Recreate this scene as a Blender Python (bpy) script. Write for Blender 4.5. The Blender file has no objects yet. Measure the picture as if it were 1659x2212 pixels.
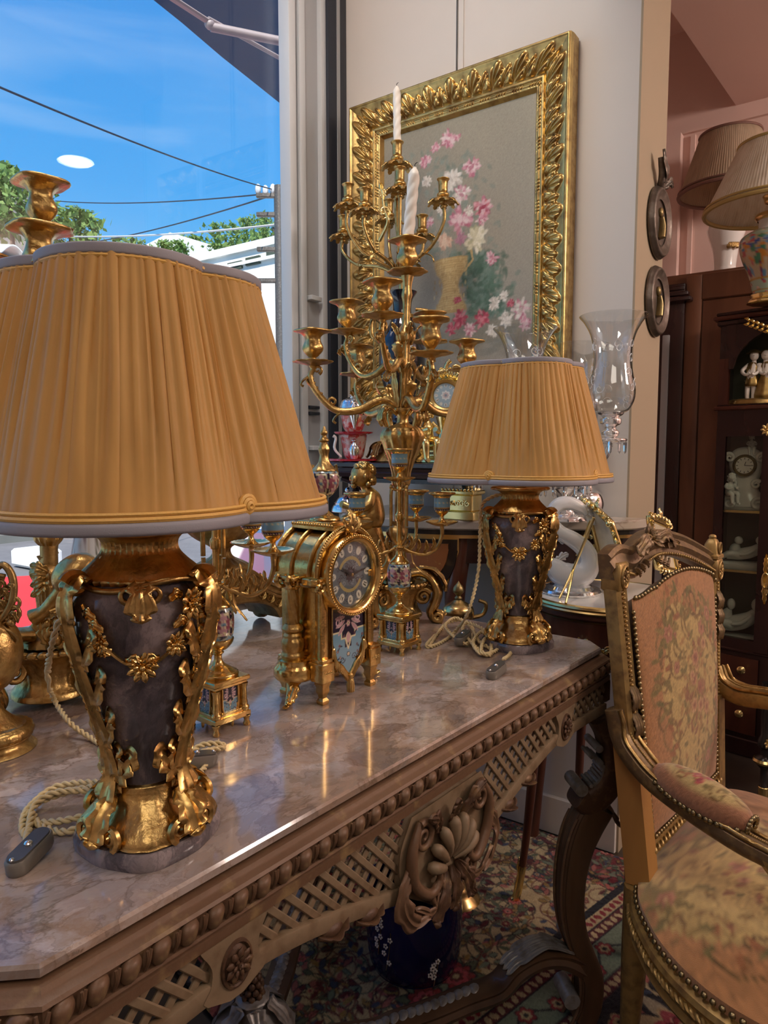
import bpy, math, random
import numpy as np
from math import sin, cos, pi, radians
random.seed(7); rng = np.random.default_rng(7)
SC = bpy.context.scene; COL = SC.collection

# ------------------------------------------------------------------ camera
F = 1540.0; PIT = radians(5.06); CZ = 1.185
cd = bpy.data.cameras.new('camera'); cam = bpy.data.objects.new('camera', cd); COL.objects.link(cam)
cam.location = (0, 0, CZ); cam.rotation_euler = (pi/2 - PIT, 0, 0)
cd.sensor_fit = 'VERTICAL'; cd.sensor_height = 36.0; cd.lens = F/2212*36.0; cd.clip_start = .02; cd.clip_end = 500
SC.camera = cam
SC.view_settings.view_transform = 'Standard'; SC.view_settings.look = 'None'
SC.view_settings.exposure = 0.18; SC.view_settings.gamma = 1.0; SC.view_settings.use_curve_mapping = False

# ------------------------------------------------------------------ sky and sun
wd = bpy.data.worlds.new('sky'); SC.world = wd; wd.use_nodes = True
nt = wd.node_tree; nt.nodes.clear()
wo = nt.nodes.new('ShaderNodeOutputWorld'); bg = nt.nodes.new('ShaderNodeBackground')
tc = nt.nodes.new('ShaderNodeTexCoord'); sp = nt.nodes.new('ShaderNodeSeparateXYZ'); rp = nt.nodes.new('ShaderNodeValToRGB')
nt.links.new(tc.outputs['Generated'], sp.inputs[0]); nt.links.new(sp.outputs['Z'], rp.inputs[0])
els = rp.color_ramp.elements
els[0].position = 0.0; els[0].color = (.42, .72, .92, 1)
els[1].position = .62; els[1].color = (.035, .25, .72, 1)
for ps, c in ((.10, (.24, .62, .93, 1)), (.32, (.085, .40, .87, 1))):
    e = els.new(ps); e.color = c
mp = nt.nodes.new('ShaderNodeMapping'); mp.inputs['Scale'].default_value = (1.6, 1.6, 9)
cn = nt.nodes.new('ShaderNodeTexNoise'); cn.inputs['Scale'].default_value = 1.3; cn.inputs['Detail'].default_value = 5; cn.inputs['Distortion'].default_value = .6
cr = nt.nodes.new('ShaderNodeValToRGB'); cr.color_ramp.elements[0].position = .52; cr.color_ramp.elements[1].position = .85
cr.color_ramp.elements[1].color = (.35, .35, .35, 1)
mx = nt.nodes.new('ShaderNodeMixRGB'); mx.inputs[2].default_value = (.75, .88, .97, 1)
nt.links.new(tc.outputs['Generated'], mp.inputs[0]); nt.links.new(mp.outputs[0], cn.inputs['Vector']); nt.links.new(cn.outputs[0], cr.inputs[0])
nt.links.new(cr.outputs[0], mx.inputs[0]); nt.links.new(rp.outputs[0], mx.inputs[1]); nt.links.new(mx.outputs[0], bg.inputs[0])
bg.inputs[1].default_value = 1.0; nt.links.new(bg.outputs[0], wo.inputs[0])

WA = radians(35.5)                                  # the room is turned against the lens
W0 = np.array([.256, 2.31]); WX = np.array([cos(WA), -sin(WA)]); WY = np.array([sin(WA), cos(WA)])
def W(s, n, z=0.0):                                 # s along the picture wall, n out from it into the room
    p = W0 + s*WX - n*WY; return (float(p[0]), float(p[1]), float(z))
def aim(o, d):
    from mathutils import Vector
    o.rotation_euler = Vector(d).to_track_quat('-Z', 'Y').to_euler()
sl = bpy.data.lights.new('sun', 'SUN'); sl.energy = 7.0; sl.angle = radians(.6); sl.color = (1, .95, .86)
so = bpy.data.objects.new('sun', sl); COL.objects.link(so); so.location = (3, -3, 9)
aim(so, (-WX[0]*.42+WY[0]*.52, -WX[1]*.42+WY[1]*.52, -.75))
def area(name, loc, d, sx, sy, power, col):
    l = bpy.data.lights.new(name, 'AREA'); l.shape = 'RECTANGLE'; l.size = sx; l.size_y = sy; l.energy = power; l.color = col
    o = bpy.data.objects.new(name, l); COL.objects.link(o); o.location = loc; aim(o, d); return o
area('shop_fill_light', W(1.7, 2.6, 2.98), (-.05, .25, -1), 1.4, 1.2, 17, (1, .90, .78))  # unseen area lights added overhead to brighten the interior, no fixtures modelled
area('shop_fill_light', W(.35, 1.1, 2.99), (.0, .25, -1), .8, .6, 33, (1, .93, .84))
area('shop_fill_light', W(2.6, .6, 2.60), (.1, .1, -1), .9, .9, 12, (1, .87, .75))
area('shop_fill_light', W(3.3, -.45, 2.55), (-WX[0]*.8+WY[0]*.3, -WX[1]*.8+WY[1]*.3, -.25), .6, .6, 52, (1, .82, .73))  # added sideways fill that brightens the pink wall and cabinets

# ------------------------------------------------------------------ pixels of the 1659 x 2212 frame to points
def ray(px, py):
    x = (px-829.5)/F; y = -(py-1106)/F; c, s = cos(PIT), sin(PIT)
    return np.array([x, c+y*s, -s+y*c])
def PZ(px, py, z): r = ray(px, py); return np.array([0, 0, CZ]) + r*((z-CZ)/r[2])
def PY(px, py, Y): r = ray(px, py); return np.array([0, 0, CZ]) + r*(Y/r[1])
def PW(px, py, n=0.0):                              # (s, z) on a plane n in front of the picture wall
    r = ray(px, py); o = W0 - n*WY; t = (o@WY)/(r[:2]@WY); q = r*t
    return float((q[:2]-W0)@WX), float(q[2]+CZ)
def PX(px, py, s):                                  # (n, z) on a plane at s, square to the picture wall
    r = ray(px, py); o = W0 + s*WX; t = (o@WX)/(r[:2]@WX); q = r*t
    return float(-(q[:2]-W0)@WY), float(q[2]+CZ)

# ------------------------------------------------------------------ mesh helpers
def A_(x): return np.asarray(x, float)
def gridF(n, m, cu=False, cv=False):
    i = np.arange(n if cu else n-1)[:, None]; j = np.arange(m if cv else m-1)[None, :]
    i2 = (i+1) % n; j2 = (j+1) % m
    return np.stack([i*m+j, i*m+j2, i2*m+j2, i2*m+j], -1).reshape(-1, 4)
class MB:
    def __init__(s): s.v = []; s.f = []; s.n = 0; s.c = []
    def add(s, V, Fc, col=None):
        V = A_(V).reshape(-1, 3); s.v.append(V)
        if isinstance(Fc, np.ndarray): s.f.append(Fc + s.n)
        else:
            for f in Fc: s.f.append(np.asarray(f, int)[None, :] + s.n)
        s.n += len(V)
        if col is not None: s.c.append(A_(col).reshape(-1, 3) if np.ndim(col) > 1 else np.tile(A_(col), (len(V), 1)))
        return s
    def merge(s, o, M=None):
        for V in o.v:
            pass
        V = np.concatenate(o.v); 
        if M is not None: V = V@M[:3, :3].T + M[:3, 3]
        base = s.n; s.v.append(V); s.n += len(V)
        for f in o.f: s.f.append(f + base)
        return s
    def xf(s, M):
        s.v = [V@M[:3, :3].T + M[:3, 3] for V in s.v]; return s
    def mesh(s, name, smooth=40):
        me = bpy.data.meshes.new(name); V = np.concatenate(s.v)
        tot = np.concatenate([np.full(len(f), f.shape[1]) for f in s.f]); idx = np.concatenate([f.ravel() for f in s.f])
        me.vertices.add(len(V)); me.vertices.foreach_set('co', V.astype(np.float32).ravel())
        me.loops.add(len(idx)); me.loops.foreach_set('vertex_index', idx.astype(np.int32))
        me.polygons.add(len(tot)); me.polygons.foreach_set('loop_start', np.concatenate([[0], np.cumsum(tot)[:-1]]).astype(np.int32))
        me.polygons.foreach_set('use_smooth', np.full(len(tot), smooth is not None))
        if s.c:
            c = np.concatenate(s.c); ca = me.color_attributes.new('Col', 'FLOAT_COLOR', 'POINT')
            ca.data.foreach_set('color', np.concatenate([c, np.ones((len(c), 1))], 1).astype(np.float32).ravel())
        me.update(calc_edges=True); me.validate()
        if smooth is not None and smooth < 180: me.set_sharp_from_angle(angle=radians(smooth))
        return me
    def build(s, name, mat, parent=None, smooth=40, loc=None, rot=None):
        return obj(name, s.mesh(name, smooth), mat, parent, loc, rot)
def obj(name, me, mat, parent=None, loc=None, rot=None):
    if not me.materials: me.materials.append(MAT[mat] if isinstance(mat, str) else mat)
    o = bpy.data.objects.new(name, me); COL.objects.link(o)
    if parent is not None: o.parent = parent
    if loc is not None: o.location = loc
    if rot is not None: o.rotation_euler = rot if np.ndim(rot) else (0, 0, rot)
    return o
def tag(o, label, cat, group=None):
    o['label'] = label; o['category'] = cat
    if group: o['group'] = group
    return o
def thing(name, label, cat, loc=(0, 0, 0), rz=0.0, group=None, rot=None):
    o = bpy.data.objects.new(name, None); COL.objects.link(o); o.empty_display_size = .03
    o.location = loc; o.rotation_euler = rot if rot is not None else (0, 0, rz)
    return tag(o, label, cat, group)
def struct(o): o['kind'] = 'structure'; return o
def copy_tree(o, parent=None):
    c = o.copy(); COL.objects.link(c); c.parent = parent
    for ch in [x for x in bpy.data.objects if x.parent == o]: copy_tree(ch, c)
    return c

def unit(v): v = A_(v); return v/max(1e-12, np.linalg.norm(v))
def rotz(a): c, s = cos(a), sin(a); return np.array([[c, -s, 0, 0], [s, c, 0, 0], [0, 0, 1, 0], [0, 0, 0, 1.]])
def rotx(a): c, s = cos(a), sin(a); return np.array([[1, 0, 0, 0], [0, c, -s, 0], [0, s, c, 0], [0, 0, 0, 1.]])
def roty(a): c, s = cos(a), sin(a); return np.array([[c, 0, s, 0], [0, 1, 0, 0], [-s, 0, c, 0], [0, 0, 0, 1.]])
def tr(x, y=0, z=0): M = np.eye(4); M[:3, 3] = (x, y, z); return M
def scl(x, y=None, z=None):
    y = x if y is None else y; z = x if z is None else z; return np.diag([x, y, z, 1.])
def basis(o, x, y, z):
    M = np.eye(4); M[:3, 0] = x; M[:3, 1] = y; M[:3, 2] = z; M[:3, 3] = o; return M
def align(o, z, up=(0, 0, 1)):                      # z axis along z
    z = unit(z); u = A_(up)
    if abs(z@unit(u)) > .98: u = A_((1, 0, 0))
    x = unit(np.cross(u, z)); return basis(o, x, np.cross(z, x), z)
def smooth_path(P, n, closed=False):                # Catmull-Rom through control points (any width of row)
    P = A_(P); k = len(P)
    if closed: Q = np.concatenate([P[-1:], P, P[:2]]); segs = k
    else: Q = np.concatenate([2*P[:1]-P[1:2], P, 2*P[-1:]-P[-2:-1]]); segs = k-1
    t = np.linspace(0, segs, n, endpoint=not closed); i = np.minimum(t.astype(int), segs-1); f = (t-i)[:, None]
    a, b, c, d = Q[i], Q[i+1], Q[i+2], Q[i+3]
    return .5*((2*b) + (-a+c)*f + (2*a-5*b+4*c-d)*f**2 + (-a+3*b-3*c+d)*f**3)
def sweep(P, sec, N0=(0, 0, 1), closed=False, caps=True, fixed=False):
    """section rows (a, b): a along T x N, b along N; fixed keeps N near N0 instead of transporting it"""
    P = A_(P); n = len(P)
    T = (np.roll(P, -1, 0)-np.roll(P, 1, 0)) if closed else np.gradient(P, axis=0)
    T = T/np.maximum(1e-9, np.linalg.norm(T, axis=1))[:, None]
    Ns = np.zeros_like(P); N0 = A_(N0)
    if fixed:
        NN = N0 if N0.ndim == 2 else np.tile(N0, (n, 1))
        Ns = NN - (NN*T).sum(1)[:, None]*T; Ns /= np.maximum(1e-9, np.linalg.norm(Ns, axis=1))[:, None]
    else:
        c = N0-(N0@T[0])*T[0]
        if np.linalg.norm(c) < 1e-4: c = np.cross(T[0], (1, .3, 0))
        c = unit(c)
        for i in range(n):
            c = unit(c-(c@T[i])*T[i]); Ns[i] = c
    Bn = np.cross(T, Ns); sec = A_(sec)
    if sec.ndim == 2: sec = np.tile(sec, (n, 1, 1))
    V = P[:, None, :] + sec[:, :, :1]*Bn[:, None, :] + sec[:, :, 1:2]*Ns[:, None, :]
    k = sec.shape[1]; Fc = [gridF(n, k, closed, True)]
    m = MB().add(V, Fc[0])
    if caps and not closed:
        m.f.append(np.arange(k)[None, ::-1]); m.f.append(((n-1)*k+np.arange(k))[None, :])
    return m
def ring(k, ra=1.0, rb=None, ph=0.0):
    t = np.arange(k)*2*pi/k + ph; rb = ra if rb is None else rb
    return np.stack([ra*np.cos(t), rb*np.sin(t)], 1)
def tube(P, r, k=8, closed=False, flat=1.0, N0=(0, 0, 1), fixed=False):
    P = A_(P); r = np.full(len(P), r) if np.ndim(r) == 0 else A_(r)
    return sweep(P, r[:, None, None]*ring(k, 1, flat)[None], N0, closed, fixed=fixed)
def spath(ctrl, n=24, **k):                         # rows x, y, z, r -> smooth tube
    Q = smooth_path(ctrl, n); return tube(Q[:, :3], np.maximum(Q[:, 3], 1e-4), **k)
def lathe(prof, k=32, mod=None, n=None, ang=2*pi):
    pr = A_(prof)
    if n: pr = smooth_path(pr, n)
    t = np.arange(k)*ang/k if ang > 6.28 else np.linspace(0, ang, k)
    R = np.maximum(pr[:, 0], 0)[:, None]*np.ones(k)[None]
    if mod is not None: R = R*mod(t[None, :], pr[:, 1][:, None])
    V = np.stack([R*np.cos(t), R*np.sin(t), np.repeat(pr[:, 1][:, None], k, 1)], -1)
    Fc = gridF(len(pr), k, False, ang > 6.28)[:, ::-1]
    m = MB().add(V, Fc)
    return m
def flutes(k, d, p=1.0): return lambda t, z: 1 - d*np.abs(np.sin(t*k/2))**p
def lobes(k, d): return lambda t, z: 1 + d*np.abs(np.cos(t*k/2))
def twist(k, d, pitch): return lambda t, z: 1 - d*np.abs(np.sin(t*k/2 + z*pitch))
def box(c, s, bev=0.0):
    c = A_(c); h = A_(s)/2
    if bev <= 0:
        V = [(x, y, z) for z in (-1, 1) for y in (-1, 1) for x in (-1, 1)]
        return MB().add(A_(V)*h + c, [(0, 2, 3, 1), (4, 5, 7, 6), (0, 1, 5, 4), (2, 6, 7, 3), (0, 4, 6, 2), (1, 3, 7, 5)])
    b = min(bev, *(h*.95)); P = rect(h[0]*2, h[1]*2, b)
    P2 = rect(h[0]*2-2*b, h[1]*2-2*b, b*.4)
    return prism_stack([(P2, -h[2]), (P, -h[2]+b), (P, h[2]-b), (P2, h[2])]).xf(tr(*c))
def rect(w, h, r=0.0, k=2):
    if r <= 0: return A_([(-w/2, -h/2), (w/2, -h/2), (w/2, h/2), (-w/2, h/2)])
    out = []
    for cx, cy, a in ((1, -1, -90), (1, 1, 0), (-1, 1, 90), (-1, -1, 180)):
        for i in range(k+1):
            t = radians(a+90*i/k); out.append((cx*(w/2-r)+r*cos(t), cy*(h/2-r)+r*sin(t)))
    return A_(out)
def prism_stack(levels):                            # [(outline of equal count, z)]
    V = np.stack([np.concatenate([A_(P), np.full((len(P), 1), z)], 1) for P, z in levels]); k = V.shape[1]
    m = MB().add(V, gridF(len(levels), k, False, True))
    m.f.append(np.arange(k)[None, ::-1]); m.f.append(((len(levels)-1)*k+np.arange(k))[None, :]); return m
def prism(P, z0, z1, bev=0.0):
    P = A_(P)
    if bev <= 0: return prism_stack([(P, z0), (P, z1)])
    Q = offset(P, -bev); return prism_stack([(Q, z0), (P, z0+bev), (P, z1-bev), (Q, z1)])
def offset(P, d):                                   # counter-clockwise outline moved out by d
    P = A_(P); a = np.roll(P, 1, 0); b = np.roll(P, -1, 0)
    e1 = P-a; e2 = b-P; e1 /= np.maximum(1e-9, np.linalg.norm(e1, axis=1))[:, None]; e2 /= np.maximum(1e-9, np.linalg.norm(e2, axis=1))[:, None]
    n1 = np.stack([e1[:, 1], -e1[:, 0]], 1); n2 = np.stack([e2[:, 1], -e2[:, 0]], 1)
    mm = n1+n2; L = np.maximum(.35, (mm*n1).sum(1)); return P + d*mm/L[:, None]
def mould(P, prof):                                 # run a profile [(out, z)] round a closed outline
    V = np.stack([np.concatenate([offset(P, o), np.full((len(P), 1), z)], 1) for o, z in prof])
    return MB().add(V, gridF(len(prof), len(P), False, True))
def ball(c, r, k=10, n=7):
    r = A_([r, r, r]) if np.ndim(r) == 0 else A_(r)
    t = np.linspace(-pi/2, pi/2, n); m = lathe(np.stack([np.cos(t), np.sin(t)], 1), k)
    return m.xf(basis(c, (r[0], 0, 0), (0, r[1], 0), (0, 0, r[2])))
def leaf(spine, N, width, thick=.003, lob=4, curl=.3, n=22, ribs=3, env=None):
    """acanthus leaf: lobed outline, ribbed face, real thickness"""
    S = smooth_path(A_(spine), n); s = np.linspace(0, 1, n)
    e = (np.sin(pi*np.clip(s*.86+.10, 0, 1))**.7) if env is None else np.interp(s, *env)
    saw = (s*lob) % 1.0; w = width*e*(.60+.52*np.where(saw < .82, (saw/.82)**.75, 1-(saw-.82)/.18)); w[-1] = width*.06
    tt = np.linspace(-1, 1, 11); top = []; bot = []
    for i in range(n):
        rib = thick*(.55*np.cos(tt*pi*ribs)+1.2*(1-np.abs(tt)**1.5)); cup = curl*w[i]*tt**2
        top.append(np.stack([tt*w[i], rib+cup], 1)); bot.append(np.stack([tt[::-1]*w[i]*.96, cup[::-1]-thick*.8], 1))
    return sweep(S, np.concatenate([np.stack(top), np.stack(bot)], 1), N, fixed=True)
def volute(c, ax, ay, r0, r1, turns, a0=0.0, n=36):
    t = np.linspace(0, 1, n); r = r0+(r1-r0)*t; a = a0+turns*2*pi*t
    return A_(c)[None] + (r*np.cos(a))[:, None]*A_(ax)[None] + (r*np.sin(a))[:, None]*A_(ay)[None]
def blossom(m, c, nrm, r, petals=8, layers=2, depth=.4):
    M = align(c, nrm)
    for L in range(layers):
        rr = r*(1-.38*L); q = petals-2*L
        for i in range(q):
            a = 2*pi*i/q + L*.4
            b = ball((0, 0, 0), (rr*.52, rr*.27, rr*.16), 6, 5)
            m.merge(b, M@rotz(a)@tr(rr*.52, 0, r*.10+L*r*.13)@roty(-depth-.3*L))
    m.merge(ball((0, 0, r*.25), r*.22, 8, 5), M); return m
def beads(m, P, r, k=6, n=4):
    for p in P: m.merge(ball(p, r, k, n))
    return m
def rope(P, r, tw, strands=2, k=6, n=None):
    P = A_(P); n = n or len(P)
    S = smooth_path(P, n); d = np.concatenate([[0], np.cumsum(np.linalg.norm(np.diff(S, axis=0), axis=1))])
    T = np.gradient(S, axis=0); T /= np.linalg.norm(T, axis=1)[:, None]
    up = np.tile((0, 0, 1.), (n, 1)); up[np.abs(T[:, 2]) > .95] = (1, 0, 0)
    Nn = np.cross(T, up); Nn /= np.linalg.norm(Nn, axis=1)[:, None]; Bn = np.cross(T, Nn); m = MB()
    for j in range(strands):
        a = d/tw*2*pi + 2*pi*j/strands
        m.merge(tube(S + r*.55*(np.cos(a)[:, None]*Nn+np.sin(a)[:, None]*Bn), r*.55, k))
    return m
def extrude(P, th, M=None, bev=0.0):                # flat outline in x, y with thickness in z
    m = prism(P, 0, th, bev); return m.xf(M) if M is not None else m

# ------------------------------------------------------------------ materials
MAT = {}
def srgb(h):
    c = A_([int(h[i:i+2], 16) for i in (0, 2, 4)])/255; return np.where(c <= .04045, c/12.92, ((c+.055)/1.055)**2.4)
def rgba(c):
    c = srgb(c) if isinstance(c, str) else A_(c); return (*[float(x) for x in c], 1.0)
def mat(name, col=None, metal=0.0, rough=.5, noise=None, bump=None, vcol=False, coat=0.0, trans=0.0, ior=1.45, sheen=0.0, stretch=(1, 1, 1), spec=.5, sss=None, emit=None, rnoise=None, translucent=0.0):
    m = bpy.data.materials.new(name); m.use_nodes = True; t = m.node_tree; b = t.nodes['Principled BSDF']; N = t.nodes.new; L = t.links.new
    b.inputs['Metallic'].default_value = metal; b.inputs['Roughness'].default_value = rough; b.inputs['IOR'].default_value = ior
    b.inputs['Specular IOR Level'].default_value = spec; b.inputs['Coat Weight'].default_value = coat; b.inputs['Coat Roughness'].default_value = .08
    b.inputs['Transmission Weight'].default_value = trans; b.inputs['Sheen Weight'].default_value = sheen
    co = N('ShaderNodeTexCoord'); mpn = N('ShaderNodeMapping'); mpn.inputs['Scale'].default_value = stretch; L(co.outputs['Object'], mpn.inputs[0]); vec = mpn.outputs[0]
    src = None
    if vcol:
        a = N('ShaderNodeAttribute'); a.attribute_name = 'Col'; src = a.outputs['Color']
    if col is not None and not vcol: b.inputs['Base Color'].default_value = rgba(col)
    if noise:
        sc_, c2, lo, hi = noise[:4]; nz = N('ShaderNodeTexNoise'); nz.inputs['Scale'].default_value = sc_; nz.inputs['Detail'].default_value = 6; nz.inputs['Distortion'].default_value = noise[4] if len(noise) > 4 else 0
        L(vec, nz.inputs['Vector']); r = N('ShaderNodeValToRGB'); r.color_ramp.elements[0].position = lo; r.color_ramp.elements[1].position = hi; L(nz.outputs[0], r.inputs[0])
        x = N('ShaderNodeMixRGB'); L(r.outputs[0], x.inputs[0]); x.inputs[2].default_value = rgba(c2)
        if src is not None: L(src, x.inputs[1])
        else: x.inputs[1].default_value = rgba(col)
        src = x.outputs[0]
    if src is not None: L(src, b.inputs['Base Color'])
    if bump:
        nb = N('ShaderNodeTexNoise'); nb.inputs['Scale'].default_value = bump[0]; nb.inputs['Detail'].default_value = 4
        L(vec, nb.inputs['Vector']); bp = N('ShaderNodeBump'); bp.inputs['Strength'].default_value = bump[1]; bp.inputs['Distance'].default_value = bump[2] if len(bump) > 2 else .002
        L(nb.outputs[0], bp.inputs['Height']); L(bp.outputs[0], b.inputs['Normal'])
    if rnoise:
        nr = N('ShaderNodeTexNoise'); nr.inputs['Scale'].default_value = rnoise[0]; mr = N('ShaderNodeMapRange'); mr.inputs['To Min'].default_value = rnoise[1]; mr.inputs['To Max'].default_value = rnoise[2]
        L(vec, nr.inputs['Vector']); L(nr.outputs[0], mr.inputs[0]); L(mr.outputs[0], b.inputs['Roughness'])
    if emit: b.inputs['Emission Color'].default_value = rgba(emit[0]); b.inputs['Emission Strength'].default_value = emit[1]
    if translucent > 0:
        tl = N('ShaderNodeBsdfTranslucent'); ms = N('ShaderNodeMixShader'); ms.inputs[0].default_value = translucent
        if src is not None: L(src, tl.inputs[0])
        else: tl.inputs[0].default_value = rgba(col)
        L(b.outputs[0], ms.inputs[1]); L(tl.outputs[0], ms.inputs[2]); L(ms.outputs[0], t.nodes['Material Output'].inputs[0])
    MAT[name] = m; return m
def glassy(name, tint=(1, 1, 1), refl=1.0, frost=0.0):   # thin clear sheet: see-through with Fresnel reflection
    m = bpy.data.materials.new(name); m.use_nodes = True; t = m.node_tree; t.nodes.clear(); N = t.nodes.new; L = t.links.new
    o = N('ShaderNodeOutputMaterial'); tp = N('ShaderNodeBsdfTransparent'); tp.inputs[0].default_value = rgba(tint); g = N('ShaderNodeBsdfGlossy'); g.inputs['Roughness'].default_value = .01 + frost
    ge = N('ShaderNodeNewGeometry'); dt = N('ShaderNodeVectorMath'); dt.operation = 'DOT_PRODUCT'; L(ge.outputs['Normal'], dt.inputs[0]); L(ge.outputs['Incoming'], dt.inputs[1])
    def mth(op, a, b=0.0):
        q = N('ShaderNodeMath'); q.operation = op; q.use_clamp = op == 'MULTIPLY'
        for i, k in enumerate((a, b)):
            if isinstance(k, float): q.inputs[i].default_value = k
            else: L(k, q.inputs[i])
        return q.outputs[0]
    fr = mth('ADD', mth('MULTIPLY', mth('POWER', mth('SUBTRACT', 1.0, mth('ABSOLUTE', dt.outputs['Value'])), 5.0), .96), .04)
    mm = N('ShaderNodeMath'); mm.operation = 'MULTIPLY'; mm.inputs[1].default_value = refl; mm.use_clamp = True
    x = N('ShaderNodeMixShader'); L(fr, mm.inputs[0]); L(mm.outputs[0], x.inputs[0]); L(tp.outputs[0], x.inputs[1]); L(g.outputs[0], x.inputs[2]); L(x.outputs[0], o.inputs[0]); MAT[name] = m; return m
def marble(name, c1, c2, vein, scale=6.0, cell=5.0, rough=.12, stretch=(1, 1, 1), vw=.06, coat=.3, mixv=.8):
    m = bpy.data.materials.new(name); m.use_nodes = True; t = m.node_tree; b = t.nodes['Principled BSDF']; N = t.nodes.new; L = t.links.new
    b.inputs['Roughness'].default_value = rough; b.inputs['Coat Weight'].default_value = coat; b.inputs['Coat Roughness'].default_value = .05
    co = N('ShaderNodeTexCoord'); mpn = N('ShaderNodeMapping'); mpn.inputs['Scale'].default_value = stretch; L(co.outputs['Object'], mpn.inputs[0])
    n1 = N('ShaderNodeTexNoise'); n1.inputs['Scale'].default_value = scale; n1.inputs['Detail'].default_value = 8; L(mpn.outputs[0], n1.inputs['Vector'])
    n2 = N('ShaderNodeTexNoise'); n2.inputs['Scale'].default_value = scale*.8; n2.inputs['Detail'].default_value = 5; L(mpn.outputs[0], n2.inputs['Vector'])
    va = N('ShaderNodeVectorMath'); va.operation = 'MULTIPLY_ADD'; va.inputs[1].default_value = (.22,)*3; L(n2.outputs['Color'], va.inputs[0]); L(mpn.outputs[0], va.inputs[2])
    vo = N('ShaderNodeTexVoronoi'); vo.feature = 'DISTANCE_TO_EDGE'; vo.inputs['Scale'].default_value = cell; L(va.outputs[0], vo.inputs['Vector'])
    vc = N('ShaderNodeTexVoronoi'); vc.inputs['Scale'].default_value = cell; L(va.outputs[0], vc.inputs['Vector'])
    r1 = N('ShaderNodeValToRGB'); r1.color_ramp.elements[0].position = .32; r1.color_ramp.elements[1].position = .68; L(n1.outputs[0], r1.inputs[0])
    x1 = N('ShaderNodeMixRGB'); x1.inputs[1].default_value = rgba(c1); x1.inputs[2].default_value = rgba(c2); L(r1.outputs[0], x1.inputs[0])
    x3 = N('ShaderNodeMixRGB'); x3.blend_type = 'MULTIPLY'; x3.inputs[0].default_value = .35; L(x1.outputs[0], x3.inputs[1])
    g = N('ShaderNodeRGBToBW'); L(vc.outputs['Color'], g.inputs[0]); L(g.outputs[0], x3.inputs[2])
    r2 = N('ShaderNodeValToRGB'); r2.color_ramp.elements[0].position = 0; r2.color_ramp.elements[1].position = vw; r2.color_ramp.elements[0].color = (mixv,)*3+(1,); r2.color_ramp.elements[1].color = (0, 0, 0, 1); L(vo.outputs['Distance'], r2.inputs[0])
    x2 = N('ShaderNodeMixRGB'); x2.inputs[2].default_value = rgba(vein); L(r2.outputs[0], x2.inputs[0]); L(x3.outputs[0], x2.inputs[1]); L(x2.outputs[0], b.inputs['Base Color']); MAT[name] = m; return m

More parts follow.
